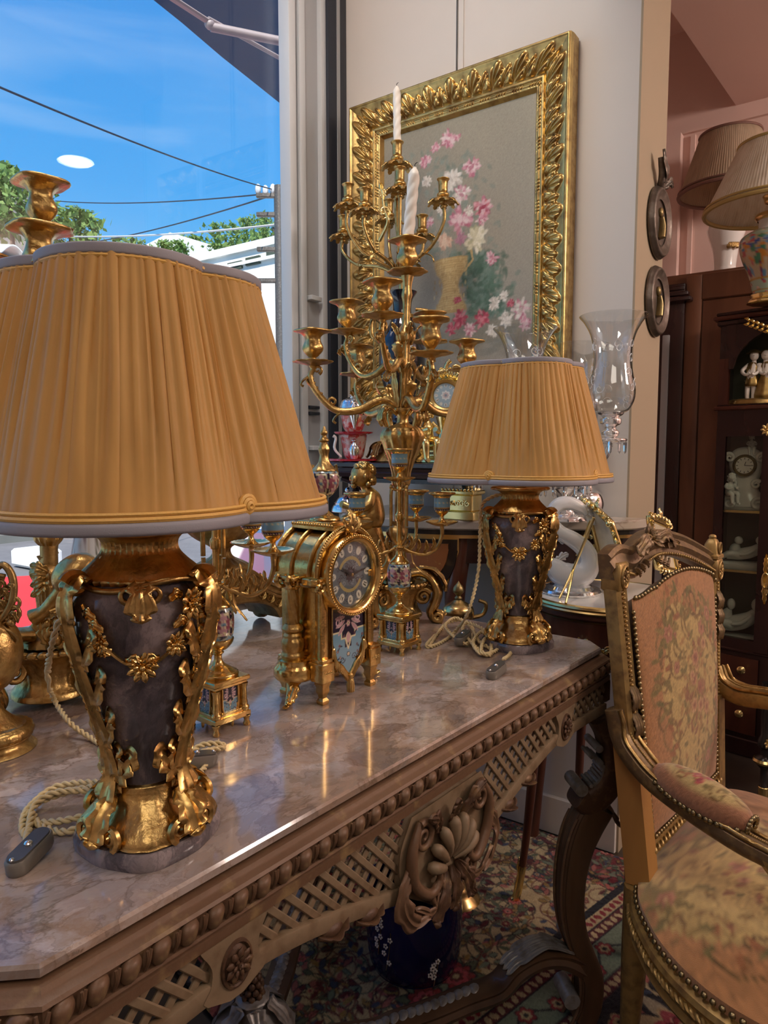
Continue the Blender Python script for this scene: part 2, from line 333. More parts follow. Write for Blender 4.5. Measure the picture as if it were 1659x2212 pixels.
def breccia(name, cols, vein, rough, sc_=1.0, stretch=(1, 1.25, 1)):
    """clouded, brecciated marble: warped noise bands, pebbles at two sizes and thin dark seams"""
    m = bpy.data.materials.new(name); m.use_nodes = True; t = m.node_tree; b = t.nodes['Principled BSDF']; N = t.nodes.new; L = t.links.new
    b.inputs['Roughness'].default_value = rough; b.inputs['Coat Weight'].default_value = .25; b.inputs['Coat Roughness'].default_value = .06
    co = N('ShaderNodeTexCoord'); mp_ = N('ShaderNodeMapping'); mp_.inputs['Scale'].default_value = tuple(x*sc_ for x in stretch); mp_.inputs['Rotation'].default_value = (0, 0, .5); L(co.outputs['Object'], mp_.inputs[0])
    def noise(s, d, dist, v):
        n = N('ShaderNodeTexNoise'); n.inputs['Scale'].default_value = s; n.inputs['Detail'].default_value = d; n.inputs['Distortion'].default_value = dist; n.inputs['Roughness'].default_value = .62; L(v, n.inputs['Vector']); return n
    w = noise(7, 6, .4, mp_.outputs[0]); va = N('ShaderNodeVectorMath'); va.operation = 'MULTIPLY_ADD'; va.inputs[1].default_value = (.20, .20, .20); L(w.outputs['Color'], va.inputs[0]); L(mp_.outputs[0], va.inputs[2]); wv = va.outputs[0]
    n1 = noise(4.5, 9, 1.1, wv); r1 = N('ShaderNodeValToRGB'); e = r1.color_ramp.elements; e[0].position = .30; e[1].position = .72; e[0].color = rgba(cols[3]); e[1].color = rgba(cols[0])
    for p, c in ((.43, cols[1]), (.55, cols[2])): x = e.new(p); x.color = rgba(c)
    L(n1.outputs[0], r1.inputs[0]); last = r1.outputs[0]
    for s, wd, am in ((11, .05, .55), (27, .05, .35)):
        vo = N('ShaderNodeTexVoronoi'); vo.feature = 'DISTANCE_TO_EDGE'; vo.inputs['Scale'].default_value = s; L(wv, vo.inputs['Vector'])
        rr_ = N('ShaderNodeValToRGB'); rr_.color_ramp.elements[0].color = (am,)*3+(1,); rr_.color_ramp.elements[1].color = (0, 0, 0, 1); rr_.color_ramp.elements[1].position = wd; L(vo.outputs['Distance'], rr_.inputs[0])
        bm = noise(5+s*.2, 3, 0, mp_.outputs[0]); mr = N('ShaderNodeMapRange'); mr.inputs['From Min'].default_value = .38; mr.inputs['From Max'].default_value = .62; L(bm.outputs[0], mr.inputs[0])
        mu = N('ShaderNodeMath'); mu.operation = 'MULTIPLY'; L(rr_.outputs[0], mu.inputs[0]); L(mr.outputs[0], mu.inputs[1])
        x = N('ShaderNodeMixRGB'); x.inputs[2].default_value = rgba(vein); L(mu.outputs[0], x.inputs[0]); L(last, x.inputs[1]); last = x.outputs[0]
        vc = N('ShaderNodeTexVoronoi'); vc.inputs['Scale'].default_value = s; L(wv, vc.inputs['Vector']); g = N('ShaderNodeRGBToBW'); L(vc.outputs['Color'], g.inputs[0]); mg = N('ShaderNodeMapRange'); mg.inputs['To Min'].default_value = .72; mg.inputs['To Max'].default_value = 1.22; L(g.outputs[0], mg.inputs[0])
        x2 = N('ShaderNodeMixRGB'); x2.blend_type = 'MULTIPLY'; x2.inputs[0].default_value = .8; L(last, x2.inputs[1]); L(mg.outputs[0], x2.inputs[2]); last = x2.outputs[0]
    L(last, b.inputs['Base Color']); MAT[name] = m; return m
mat('gold', (.60, .405, .155), 1, .30, bump=(170, .55, .0016), noise=(90, (.40, .245, .08), .42, .72), rnoise=(60, .22, .45))
mat('gold_leaf', (.70, .47, .17), 1, .27, bump=(320, .2, .0005), noise=(120, (.42, .26, .085), .42, .72), rnoise=(60, .2, .4))
mat('gold_bright', (.78, .54, .20), 1, .19, bump=(260, .30, .0009), noise=(80, (.56, .35, .11), .45, .75))
mat('gold_pale', (.86, .68, .30), 1, .24, bump=(200, .15, .0005))
mat('gold_old', (.52, .36, .15), 1, .38, bump=(140, .6, .0016), noise=(60, (.28, .16, .05), .4, .75), rnoise=(40, .28, .55))
mat('brass', (.72, .52, .22), 1, .25)
mat('bronze_nail', (.30, .24, .13), 1, .35)
mat('frame_gold', (.60, .42, .16), 1, .34, noise=(34, (.26, .15, .06), .46, .74), bump=(180, .25, .001))
mat('gilt_wood', (.150, .082, .045), .10, .46, noise=(30, (.30, .20, .09), .58, .74), bump=(90, .6, .0014))
mat('gilt_wood_light', (.225, .158, .094), .03, .55, noise=(45, (.15, .092, .048), .46, .72), bump=(140, .3, .0008))
mat('gilt_wood_dark', (.085, .042, .022), .15, .5, noise=(55, (.20, .115, .05), .52, .75), bump=(110, .6, .0015))
mat('silver_grey', (.30, .29, .28), .35, .38, noise=(50, (.17, .14, .115), .45, .7), bump=(120, .4, .001))
mat('walnut', (.105, .056, .028), 0, .38, noise=(14, (.06, .030, .015), .35, .7, 1.2), bump=(160, .2, .0006), coat=.25, stretch=(1, 1, .25))
mat('mahogany', (.115, .036, .019), 0, .3, noise=(10, (.065, .019, .012), .35, .7, 1.0), coat=.4, stretch=(1, 1, .2))
mat('mahogany_light', (.20, .085, .042), 0, .36, noise=(9, (.13, .05, .025), .35, .7, 1.0), coat=.3, stretch=(1, 1, .2))
mat('mahogany_dark', (.038, .014, .012), 0, .24, noise=(10, (.022, .008, .008), .35, .7, 1.0), coat=.5, stretch=(1, 1, .2))
mat('ebony', (.018, .015, .014), 0, .25, coat=.4)
mat('wall_paint', (.70, .66, .61), 0, .75, noise=(3, (.66, .62, .57), .3, .8), bump=(420, .12, .0006))
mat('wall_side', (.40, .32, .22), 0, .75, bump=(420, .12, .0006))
mat('pink_paint', (.82, .60, .53), 0, .7, bump=(300, .1, .0006))
mat('room_paint', (.62, .52, .45), 0, .8, bump=(300, .1, .0006))
mat('alu_white', (.58, .61, .63), .1, .42, bump=(40, .1, .0006))
mat('alu_grey', (.40, .41, .42), .2, .42)
mat('alu_dark', (.028, .034, .048), .2, .35)
mat('floor_dark', (.035, .028, .024), 0, .3, noise=(7, (.055, .04, .03), .4, .7), coat=.2)
mat('silk', (.84, .53, .17), 0, .5, noise=(24, (.68, .40, .115), .40, .7), bump=(700, .12, .0004), sheen=.25, translucent=.42, stretch=(1, 1, .12))
mat('silk_trim', (.80, .47, .12), 0, .45, bump=(500, .5, .001))
mat('grey_tape', (.33, .32, .36), 0, .55, bump=(900, .3, .0004))
mat('cord_silk', (.75, .60, .32), 0, .45, bump=(1400, .3, .0004))
mat('bakelite', (.07, .065, .06), 0, .28)
mat('bakelite_edge', (.22, .20, .17), .3, .35)
mat('steel', (.75, .74, .72), 1, .2)
mat('vertex_paint', vcol=True, rough=.55)
mat('canvas_paint', vcol=True, rough=.5, bump=(420, .35, .0008))
mat('carpet_pile', vcol=True, rough=.95, bump=(700, .9, .002), spec=.1, sheen=.2)
mat('tapestry', vcol=True, rough=.88, bump=(900, .8, .0015), spec=.2, sheen=.35, stretch=(1, 1, .18))
mat('enamel', vcol=True, rough=.16, coat=.5)
mat('porcelain_paint', vcol=True, rough=.12, coat=.6)
mat('porcelain', (.86, .86, .83), 0, .14, coat=.5)
mat('biscuit', (.80, .79, .76), 0, .5)
mat('white_marble', (.78, .77, .74), 0, .35, noise=(8, (.62, .62, .61), .45, .75))
mat('cobalt', (.008, .008, .085), 0, .1, coat=.6, noise=(6, (.012, .010, .05), .4, .7))
mat('wax', (.80, .76, .68), 0, .42, spec=.4)
mat('wick', (.03, .03, .03), 0, .8)
mat('black_porcelain', (.010, .009, .014), 0, .08, coat=.7)
mat('red_glass', (.55, .02, .045), 0, .06, coat=.6, noise=(60, (.72, .10, .10), .5, .7))
mat('red_white', (.62, .45, .42), 0, .1, noise=(55, (.55, .06, .05), .46, .56), coat=.5)
mat('crystal', (.99, .99, .99), 0, .0, trans=1.0, ior=1.5)
mat('frosted', (.95, .96, .96), 0, .42, trans=.55, ior=1.35)
mat('silver', (.80, .80, .80), 1, .16)
mat('cream_fabric', (.86, .80, .68), 0, .7, noise=(40, (.74, .66, .52), .45, .7), translucent=.35, stretch=(1, 1, .1), bump=(700, .2, .0005))
mat('beige_fabric', (.60, .47, .33), 0, .75, noise=(40, (.50, .38, .26), .45, .7), translucent=.35, stretch=(1, 1, .1), bump=(700, .2, .0005))
mat('brown_trim', (.20, .10, .075), 0, .6)
mat('gold_trim', (.50, .38, .14), .2, .5, bump=(500, .5, .001))
mat('clock_white', (.85, .84, .78), 0, .3)
mat('black_paint', (.012, .012, .012), 0, .4)
mat('bronze_dark', (.13, .105, .085), .6, .42, noise=(40, (.22, .19, .16), .5, .7), bump=(60, .5, .002))
mat('bronze_green', (.30, .22, .09), .7, .36, noise=(40, (.16, .12, .06), .45, .7))
mat('shade_green', (.05, .055, .028), 0, .5)
breccia('top_marble', ((.52, .37, .285), (.32, .225, .17), (.42, .36, .335), (.20, .165, .15)), (.13, .075, .04), .10)
breccia('lamp_marble', ((.23, .195, .205), (.115, .10, .115), (.30, .25, .255), (.055, .05, .06)), (.045, .04, .05), .16, 2.2, (1, 1, .6))
marble('console_marble', (.55, .47, .38), (.40, .36, .31), (.25, .17, .13), 8, 9, .2, (1, 1, 1), .05, .2, .5)
marble('pale_marble', (.82, .80, .75), (.70, .68, .64), (.62, .60, .56), 4, 3, .12, (1, 1, 1), .04, .3, .4)
glassy('pane', (.98, .99, 1), 1.0)
glassy('clear_glass', (.97, .98, .98), 2.2, .02)
glassy('cabinet_glass', (.92, .95, .90), 1.3)

# ------------------------------------------------------------------ drawing flat patterns into arrays that colour mesh points
class Canvas:
    def __init__(s, w, h, bgc, res):                # w, h in metres, res in samples per metre
        s.res = res; s.W = int(w*res)+1; s.H = int(h*res)+1; s.a = np.tile(rgba(bgc)[:3], (s.H, s.W, 1)).astype(float)
    def win(s, x, y, r):
        x0 = max(0, int((x-r)*s.res)); x1 = min(s.W, int((x+r)*s.res)+2); y0 = max(0, int((y-r)*s.res)); y1 = min(s.H, int((y+r)*s.res)+2)
        if x1 <= x0 or y1 <= y0: return None
        X, Y = np.meshgrid(np.arange(x0, x1)/s.res-x, np.arange(y0, y1)/s.res-y); return (slice(y0, y1), slice(x0, x1)), X, Y
    def put(s, sl_, mask, col):
        c = A_(rgba(col)[:3]); s.a[sl_] = s.a[sl_]*(1-mask[..., None]) + c*mask[..., None]
    def ell(s, x, y, rx, ry, ang, col, soft=.12, op=1.0):
        w = s.win(x, y, max(rx, ry)*1.15)
        if w is None: return
        sl_, X, Y = w; c, n = cos(ang), sin(ang); d = np.hypot((X*c+Y*n)/rx, (-X*n+Y*c)/ry)
        s.put(sl_, np.clip((1-d)/soft+.5, 0, 1)*op, col)
    def stroke(s, P, wd, col, op=1.0):
        P = A_(P)
        for i, (p, q) in enumerate(zip(P[:-1], P[1:])):
            wi = wd if np.ndim(wd) == 0 else wd[i]
            L = np.linalg.norm(q-p); m = (p+q)/2; w = s.win(m[0], m[1], L/2+wi)
            if w is None: continue
            sl_, X, Y = w; d = (q-p)/max(L, 1e-9); X = X+m[0]-p[0]; Y = Y+m[1]-p[1]; t = np.clip(X*d[0]+Y*d[1], 0, L)
            s.put(sl_, np.clip((wi/2-np.hypot(X-t*d[0], Y-t*d[1]))*s.res+.5, 0, 1)*op, col)
    def flower(s, x, y, r, c1, c2, c3, petals=7, ph=0.0, edge=None):
        w = s.win(x, y, r*1.3)
        if w is None: return
        sl_, X, Y = w; d = np.hypot(X, Y); a = np.arctan2(Y, X)+ph; k = np.abs(np.cos(a*petals/2))
        R = r*(.72+.28*k)
        if edge: s.put(sl_, np.clip((R*1.14-d)*s.res+.5, 0, 1), edge)
        s.put(sl_, np.clip((R-d)*s.res+.5, 0, 1), c1)
        s.put(sl_, np.clip((R*.62-d)*s.res+.5, 0, 1), c2)
        s.put(sl_, np.clip((R*.30-d)*s.res+.5, 0, 1), c3)
    def leafm(s, x, y, L, w_, ang, col, edge=None):
        w = s.win(x, y, L)
        if w is None: return
        sl_, X, Y = w; c, n = cos(ang), sin(ang); u = (X*c+Y*n)/L; v = (-X*n+Y*c)
        prof = w_*np.sin(pi*np.clip(u, 0, 1))**.8
        if edge: s.put(sl_, np.clip((prof*1.25+.4/s.res-np.abs(v))*s.res+.3, 0, 1)*((u > 0) & (u < 1)), edge)
        s.put(sl_, np.clip((prof-np.abs(v))*s.res+.3, 0, 1)*((u > 0) & (u < 1)), col)
    def grain(s, amp):
        s.a = np.clip(s.a*(1+amp*rng.standard_normal(s.a.shape[:2])[..., None]), 0, 1)
    def at(s, x, y):
        i = np.clip((A_(y)*s.res).astype(int), 0, s.H-1); j = np.clip((A_(x)*s.res).astype(int), 0, s.W-1); return s.a[i, j]
def spiral2(x, y, r0, r1, a0, turns, n=18):
    t = np.linspace(0, 1, n); r = r0+(r1-r0)*t; a = a0+turns*2*pi*t; return np.stack([x+r*np.cos(a), y+r*np.sin(a)], 1)
# ================================================================== the room
RZ = -WA; RL = (float(W0[0]), float(W0[1]), 0.0)
SW, NE, SE, NB, ZC = -.478, 3.6, 3.6, -1.50, 3.05           # window plane, rear wall, right wall, pink wall, ceiling
def wbox(s0, s1, n0, n1, z0, z1, bev=0.0): return box(((s0+s1)/2, -(n0+n1)/2, (z0+z1)/2), (s1-s0, n1-n0, z1-z0), bev)
def rs(name, m, mt, parent=None): 
    if parent is None: return struct(m.build(name, mt, None, loc=RL, rot=RZ))
    return m.build(name, mt, parent)
rs('floor', wbox(SW-.1, SE, NB-.1, NE, -.12, 0), 'floor_dark')
rs('ceiling', wbox(SW-.25, SE+.1, NB-.1, NE+.1, ZC, ZC+.15), 'pink_paint')
SP = PW(1371, 500)[0]; nret = PX(1413, 970, SP)[0]
jn = PW(989, 60)[0]
wb_ = rs('wall_back', wbox(SW, SP, nret, -.012, 0, ZC), 'wall_paint')
rs('panel', wbox(SW, jn-.004, -.012, 0, 0, ZC-.01), 'wall_paint', wb_); rs('panel', wbox(jn+.004, SP, -.012, 0, 0, ZC-.01), 'wall_paint', wb_)
rs('trim_1', wbox(jn+.004, jn+.022, 0, .004, 0, ZC-.01), 'wall_paint')
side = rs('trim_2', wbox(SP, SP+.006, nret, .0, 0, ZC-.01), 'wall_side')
rs('wall_far', wbox(SW, SE, NB-.1, NB, 0, ZC), 'pink_paint')
rs('wall_right', wbox(SE, SE+.1, NB, NE, 0, ZC), 'room_paint')
rs('wall_rear', wbox(SW, SE, NE, NE+.1, 0, ZC), 'room_paint')
rs('wall_left', wbox(SW-.2, SW, NB, 0, 0, ZC), 'pink_paint')
# dropped ceiling over the back of the shop
e1 = PW(1590, 228, NB); zs = e1[1]; a1 = A_(W(e1[0], NB))[:2]; b1 = PZ(1447, 20, zs)[:2]; b2 = a1 + (b1-a1)*3.2
def toroom(p): q = A_(p)-W0; return (float(q@WX), float(q@WY))
pol = [toroom(a1), toroom(b2), (SE, toroom(b2)[1]), (SE, -NB)]
struct(prism(A_(pol), zs, ZC).build('trim_3', 'pink_paint', None, None, RL, RZ))
p1 = PW(1472, 290, NB+.0); p2 = PW(1655, 236, NB)
rs('trim_4', wbox(SW, SE, NB, NB+.02, p1[1]-.008, p1[1]+.008), 'pink_paint')
q1 = PW(1463, 400, NB)[0]; q2 = PW(1474, 400, NB)[0]
rs('trim_5', wbox(q1-.12, q1+.02, NB, NB+.05, 0, p1[1]-.01), 'pink_paint')
q3 = PW(1488, 450, NB)[0]
rs('trim_6', wbox(q3, q3+.02, NB, NB+.015, 0, p1[1]-.02), 'pink_paint')
rs('trim_7', wbox(e1[0]-.9, e1[0]-.3, NB+.4, NB+.46, ZC-.06, ZC), 'pink_paint')
rs('baseboard_back', wbox(SW, SP, 0, .015, 0, .12, .004), 'wall_paint')

# ------------------------------------------------------------------ the shop window
win = struct(bpy.data.objects.new('window_1', None)); COL.objects.link(win); win.location = RL; win.rotation_euler = (0, 0, RZ)
zsill = PX(0, 1384, SW)[1]
def nw(px): return PX(px, 970, SW)[0]
WT = ZC-.05
wbox(SW-.05, SW+.006, 0, nw(712), 0, WT, .004).build('dark_frame', 'alu_dark', win)
wbox(SW-.05, SW+.0085, nw(735), nw(729), 0, WT).build('frame_bead', 'alu_grey', win)
wbox(SW-.05, SW-.004, nw(712), nw(702), 0, WT, .002).build('light_frame', 'alu_white', win)
wbox(SW-.05, SW-.022, nw(702), nw(672), 0, WT).build('frame_channel', 'alu_grey', win)
wbox(SW-.05, SW-.010, nw(672), nw(660), 0, WT, .002).build('light_frame', 'alu_white', win)
wbox(SW-.05, SW-.03, nw(660), nw(650), 0, WT).build('dark_gap', 'alu_dark', win)
NP = PX(612, 970, SW-.05)[0]; wbox(SW-.05, SW-.004, nw(650), NP, 0, WT, .003).build('post', 'alu_white', win)
for py in (645, 968):
    z = PX(686, py, SW)[1]; wbox(SW-.03, SW+.002, nw(697), nw(676), z-.008, z+.008, .002).build('bracket', 'alu_white', win)
for py in (880, 893):
    z = PX(686, py, SW)[1]; wbox(SW-.05, SW-.010, nw(697), nw(676), z-.005, z+.006, .002).build('lock', 'alu_dark', win)
wbox(SW-.062, SW-.054, NP-.02, NE, zsill, WT).build('pane', 'pane', win)
wbox(SW-.20, SW+.02, NP-.05, NE, WT, ZC).build('head', 'alu_white', win)
rs('sill', wbox(SW-.052, SW+.05, NP, NE, zsill-.03, zsill, .006), 'walnut', win)
rs('wall_window', wbox(SW-.2, SW, 0, NE, 0, zsill-.03), 'wall_paint')

# a round lamp sunk in the ceiling (it is what shows as a pale spot in the pane)
r0 = ray(165, 350); t0 = ((W0+(SW-.055)*WX)@WX)/(r0[:2]@WX); hit = np.array([0, 0, CZ])+r0*t0
rr = r0.copy(); rr[:2] -= 2*(rr[:2]@WX)*WX; kk = (zs-.012-hit[2])/rr[2]; sp_ = hit+rr*kk
lt = thing('ceiling_spotlight', 'round white downlight sunk into the shop ceiling', 'light', (sp_[0], sp_[1], zs))
lathe([(.10, -.001), (.115, -.006), (.10, -.012), (.085, -.010)], 32).build('trim_ring', 'alu_white', lt)
mat('lamp_glow', (1, 1, 1), emit=((1, .93, .82), 16)); lathe([(.0, -.009), (.085, -.009)], 32).build('diffuser', 'lamp_glow', lt)

# ================================================================== outside
mat('asphalt', (.16, .155, .16), 0, .9, noise=(3, (.20, .195, .2), .4, .7)); mat('pavement', (.62, .62, .58), 0, .85, noise=(5, (.52, .52, .5), .4, .7))
mat('red_cloth', (.80, .035, .04), 0, .9, bump=(80, .4, .002)); mat('white_render', (.85, .85, .82), 0, .8, noise=(1.5, (.75, .76, .72), .5, .75))
mat('concrete', (.20, .20, .18), 0, .9, noise=(1.2, (.15, .15, .135), .4, .7)); mat('shaded_shed_wall', (.16, .13, .17), 0, .8)  # shed wall's dark purple carries its shade in the colour
mat('corrugated', (.72, .74, .72), .1, .5, noise=(2, (.5, .54, .5), .5, .75)); mat('gutter', (.55, .54, .55), 0, .5); mat('slot', (.05, .07, .05), 0, .8)
mat('leaves', (.13, .25, .055), 0, .6, noise=(3, (.24, .34, .10), .4, .7), translucent=.3); mat('bark', (.10, .075, .05), 0, .9); mat('wire', (.02, .03, .05), 0, .6)
mat('awning_cloth', (.045, .085, .17), 0, .8, bump=(60, .15, .001)); mat('awning_arm', (.36, .31, .32), .3, .45); mat('brick_brown', (.25, .17, .13), 0, .9)
ZG = -.15
def gs(name, m, mt): return struct(m.build(name, mt, None, loc=RL, rot=RZ))
kn = PX(60, 1205, SW)[0]
gs('street', wbox(-60, SW-.21, -60, 25, ZG-.2, ZG-.02), 'asphalt')
gs('pavement', wbox(-4.9, SW-.2, -30, 12, ZG-.02, ZG), 'pavement')
c0 = [toroom(PZ(x, y, ZG+.02)[:2]) for x, y in ((-260, 1262), (190, 1236), (640, 1245), (640, 1420), (-260, 1500))]
tag(prism(A_(c0)[::-1], ZG, ZG+.02).build('red_carpet', 'red_cloth', None, None, RL, RZ), 'bright red carpet laid on the sunny pavement outside the window', 'carpet')
k0 = toroom(PZ(80, 1222, ZG)[:2])
tag(box((k0[0], k0[1], ZG+.10), (.5, .35, .2), .03).build('stone_block', 'white_render', None, 40, RL, RZ), 'pale stone block on the pavement edge beyond the red carpet', 'block')
k0 = toroom(PY(605, 1150, 6.2)[:2])
tag(box((k0[0], k0[1], ZG+.02+.33), (.5, .9, .66), .02).build('white_cabinet_box', 'white_render', None, 40, RL, RZ), 'bright white box on the pavement seen above the gold clock', 'box')
# far kerb and house fronts across the street
gs('far_pavement', wbox(-14, -9.2, -30, 12, ZG-.02, ZG+.1), 'concrete')
def bld(name, label, sN, px0, px1, ytop, mt, dep=4.0, plane='s', cat='building', zp=None):
    t = thing(name, label, cat, RL, RZ)
    if plane == 's':
        a = PX(px0, ytop[0], sN); b = PX(px1, ytop[1], sN); n0, n1 = sorted((a[0], b[0])); z = (a[1]+b[1])/2
        wbox(sN-dep, sN, n0, n1, ZG, z).build('wall', mt, t)
        return t, (n0, n1, z)
    a = PW(px0, ytop[0], sN); b = PW(px1, ytop[1], sN); s0, s1 = sorted((a[0], b[0])); z = min(a[1], b[1])+abs(a[1]-b[1])*.5 if zp is None else PW(*zp, sN)[1]
    wbox(s0, s1, sN-dep, sN, ZG, z).build('wall', mt, t); return t, (s0, s1, z)
# shed with corrugated roof
sh, (n0, n1, z) = bld('corrugated_shed', 'low shed with shade-purple front and wavy corrugated roof across the street', -10.5, -420, 430, (566, 598), 'shaded_shed_wall', 5)
yy = np.linspace(-n1-.4, -n0+.6, 420); xx = np.array([-10.1, -15.5]); zz = z + .10*np.sin(yy*2*pi/.62)
V = np.stack([np.stack([np.full_like(yy, x), yy, zz+(.1 if i == 0 else 1.1)], 1) for i, x in enumerate(xx)])
V = np.concatenate([V, V[::-1]-A_((0, 0, .03))]); MB().add(V, gridF(4, len(yy), True, False)).build('corrugated_roof', 'corrugated', sh, 180)
tube([(-10.2, yy[0], z-.12), (-10.2, yy[-1], z-.12)], .09, 10).build('gutter', 'gutter', sh)
wbox(-10.5, -10.42, n0, n1, z-.75, z-.45).build('fascia', 'gutter', sh)
# white hall
wh, (s0, s1, z) = bld('white_hall', 'long white sunlit hall with slit vents behind the corrugated shed', -13, 345, 760, (585, 470), 'white_render', 6, 'n', zp=(560, 517))
for px, py in ((440, 593), (508, 578), (547, 567), (592, 553)):
    a = PW(px-16, py, -12.95); b = PW(px+14, py-6, -12.95); wbox(a[0], b[0], -13.02, -12.93, a[1]-.1, a[1]+.12).build('vent', 'slot', wh)
for py in (520, 548):
    a = PW(480, py+30, -12.95); wbox(s0, s1, -13, -12.9, a[1]-.05, a[1]+.04).build('ledge', 'white_render', wh)
w2, q = bld('white_house', 'small white house roof standing left of the long white hall', -19, 200, 372, (560, 540), 'white_render', 4, 'n', zp=(300, 566))
a = PW(285, 545, -18.9); b = PW(365, 530, -18.9); prism(A_([(q[0], 0), (q[1], 0), (q[1], .9)]), 0, 4).xf(tr(0, 18.9, q[2])@rotx(pi/2)@tr(0, 0, -4)).build('roof', 'white_render', w2)
cb, q = bld('concrete_block', 'weathered grey concrete building at the left edge of the sky', -17, -500, 52, (392, 402), 'concrete', .6, 'n', zp=(46, 408))
wbox(q[0], q[1]+.2, -17.8, -16.9, q[2], q[2]+.18).build('roof_slab', 'concrete', cb)
c2, q = bld('grey_block', 'grey concrete wall end beside the dark candelabrum cup', -19.5, 60, 178, (508, 520), 'concrete', .5, 'n', zp=(170, 516))
# trees
def tree(px, py, Y, r, label, n=520):
    n *= 3
    c = PY(px, py, Y); t = thing('tree', label, 'tree', (c[0], c[1], ZG), 0, 'trees beyond the roofs')
    h = c[2]-ZG; spath([(0, 0, 0, .16), (.1, 0, h*.5, .12), (0, .05, h, .05)], 10).build('trunk', 'bark', t)
    m = MB(); g = rng.standard_normal((n, 3)); g /= np.linalg.norm(g, axis=1)[:, None]; P = g*(rng.random(n)**.4)[:, None]*A_((r, r, r*.85)); P += r*.18*np.sin(P*7/r)
    a = rng.standard_normal((n, 3))*r*.055; b = rng.standard_normal((n, 3))*r*.055
    V = np.stack([P-a, P+b, P+a, P-b], 1)+A_((0, 0, h)); m.add(V, np.arange(n*4).reshape(n, 4)); o = m.build('crown', 'leaves', t, None); o['kind'] = 'stuff'; return t
tree(20, 445, 21, 1.3, 'green tree at the left edge between concrete building and shed')
tree(150, 510, 24, 1.3, 'green tree right of the dark candelabrum cup')
tree(8, 392, 50, 1.6, 'tree top peeping over the grey concrete building')
tree(275, 545, 30, .9, 'bare thin tree left of the small white house roof', 200)
tree(375, 550, 28, .75, 'small bushy tree between the two white roofs'); tree(404, 545, 46, 1.5, 'round green tree touching the white hall end')
tree(487, 515, 30, .9, 'slim green tree rising over the white hall roof', 300); tree(548, 500, 38, 1.0, 'tree over the white hall nearest the pole', 300)
tree(590, 490, 29, .8, 'tree half hidden by the utility pole', 260); tree(270, 592, 27, .6, 'tuft of greenery just above the corrugated roof', 200)
# utility pole and wires
c = PY(604, 520, 12.0); up = thing('utility_pole', 'dark utility pole with insulators beside the window post', 'pole', (c[0], c[1], ZG))
top = PY(604, 402, 12.0)[2]-ZG
tube([(0, 0, 0), (0, 0, top)], .085, 10).build('mast', 'bronze_dark', up)
for dz in (.15, .45, 1.0, 1.5): box((-.12, 0, top-dz), (.5, .08, .07), .01).build('crossarm', 'bronze_dark', up)
for k_ in range(5): ball((-.34+.12*k_, 0, top-.05-.02*(k_ % 2)), (.05, .05, .09), 8, 6).build('insulator', 'gutter', up)
def wire(a, b, Ya, Yb, r, label, mt='wire', sag=.1):
    p = PY(*a, Ya); q = PY(*b, Yb); t = np.linspace(0, 1, 16)[:, None]; P = p+(q-p)*t; P[:, 2] -= sag*4*(t[:, 0]*(1-t[:, 0]))
    tag(tube(P, r, 6).build('overhead_wire', mt), label, 'wire', 'overhead wires')
wire((-60, 163), (588, 409), 5.5, 12, .009, 'dark overhead wire slanting down from the upper left of the sky', sag=.06)
wire((120, 434), (582, 418), 20, 12, .012, 'nearly level dark wire running left from the pole top')
wire((170, 527), (582, 424), 22, 12, .013, 'dark wire rising to the pole from the far roofs')
wire((100, 509), (600, 485), 20, 13, .02, 'pale wire crossing low above the roofs', 'gutter')
wire((150, 545), (300, 572), 20, 20, .02, 'dark wire just above the corrugated roof')
# awning
sA = SW-1.15; a = PX(250, -66, sA); b = PX(640, 253, sA); aw = thing('awning', 'dark blue fabric awning reaching out above the shop window', 'awning', RL, RZ)
e0 = A_((sA, -a[0], a[1])); e2 = A_((sA, -b[0], b[1])); d = e2-e0; e2 = e0+d*1.6; e0 = e0-d*1.2
i0 = A_((SW-.2, e0[1], e0[2]+.75)); i2 = A_((SW-.2, e2[1], e2[2]+.75))
V = np.stack([np.linspace(e0, e2, 14), np.linspace(i0, i2, 14), np.linspace(i0, i2, 14)+A_((0, 0, .012)), np.linspace(e0, e2, 14)+A_((0, 0, .012))])
V[0, :, 2] += .004*np.sin(np.arange(14)*2.1); MB().add(V, gridF(4, 14, True, False)).build('cloth', 'awning_cloth', aw)
def AP(px, py, s): n_, z = PX(px, py, s); return (s, -n_, z)
tube([AP(355, -15, SW-.75), AP(452, 48, SW-.75)], .014, 8, flat=.7).build('arm_upper', 'awning_arm', aw)
tube([AP(455, 58, SW-.75), AP(660, 100, SW-.55)], .018, 10).build('arm_lower', 'awning_arm', aw)
tube([AP(450, 40, SW-.74), AP(640, 145, SW-.70)], .009, 8).build('tension_bar', 'awning_arm', aw)
ball(AP(453, 52, SW-.75), .022, 10, 7).build('elbow', 'awning_arm', aw)
# ================================================================== rug
ro = PZ(1050, 2212, 0)[:2]; rx = unit(PZ(1360, 1960, 0)[:2]-ro); ry = np.array([-rx[1], rx[0]])
RW, RH, RX0, RY0 = 1.72, 1.50, -.42, -.62
cv = Canvas(RW, RH, '741f2a', 300)
CRM, RED, NVY, TEA, DRD, GRN, OCH, BLU = 'b3a27c', '84262f', '12141e', '6f7d6a', '561620', '4f5a44', '8f7440', '36425a'
Yc, Xc = np.mgrid[0:cv.H, 0:cv.W]/cv.res; mxr, myr = .12-RX0, .30-RY0
th = np.arctan2(Yc-myr, Xc-mxr); dd = np.hypot((Xc-mxr)/1.15, Yc-myr)
lob = .44*(1+.08*np.abs(np.cos(th*5))+.05*np.cos(th*10))
cv.a[dd < lob+.035] = rgba(NVY)[:3]; cv.a[dd < lob+.024] = rgba('a85a50')[:3]; cv.a[dd < lob+.006] = rgba(DRD)[:3]; cv.a[dd < lob] = rgba(CRM)[:3]
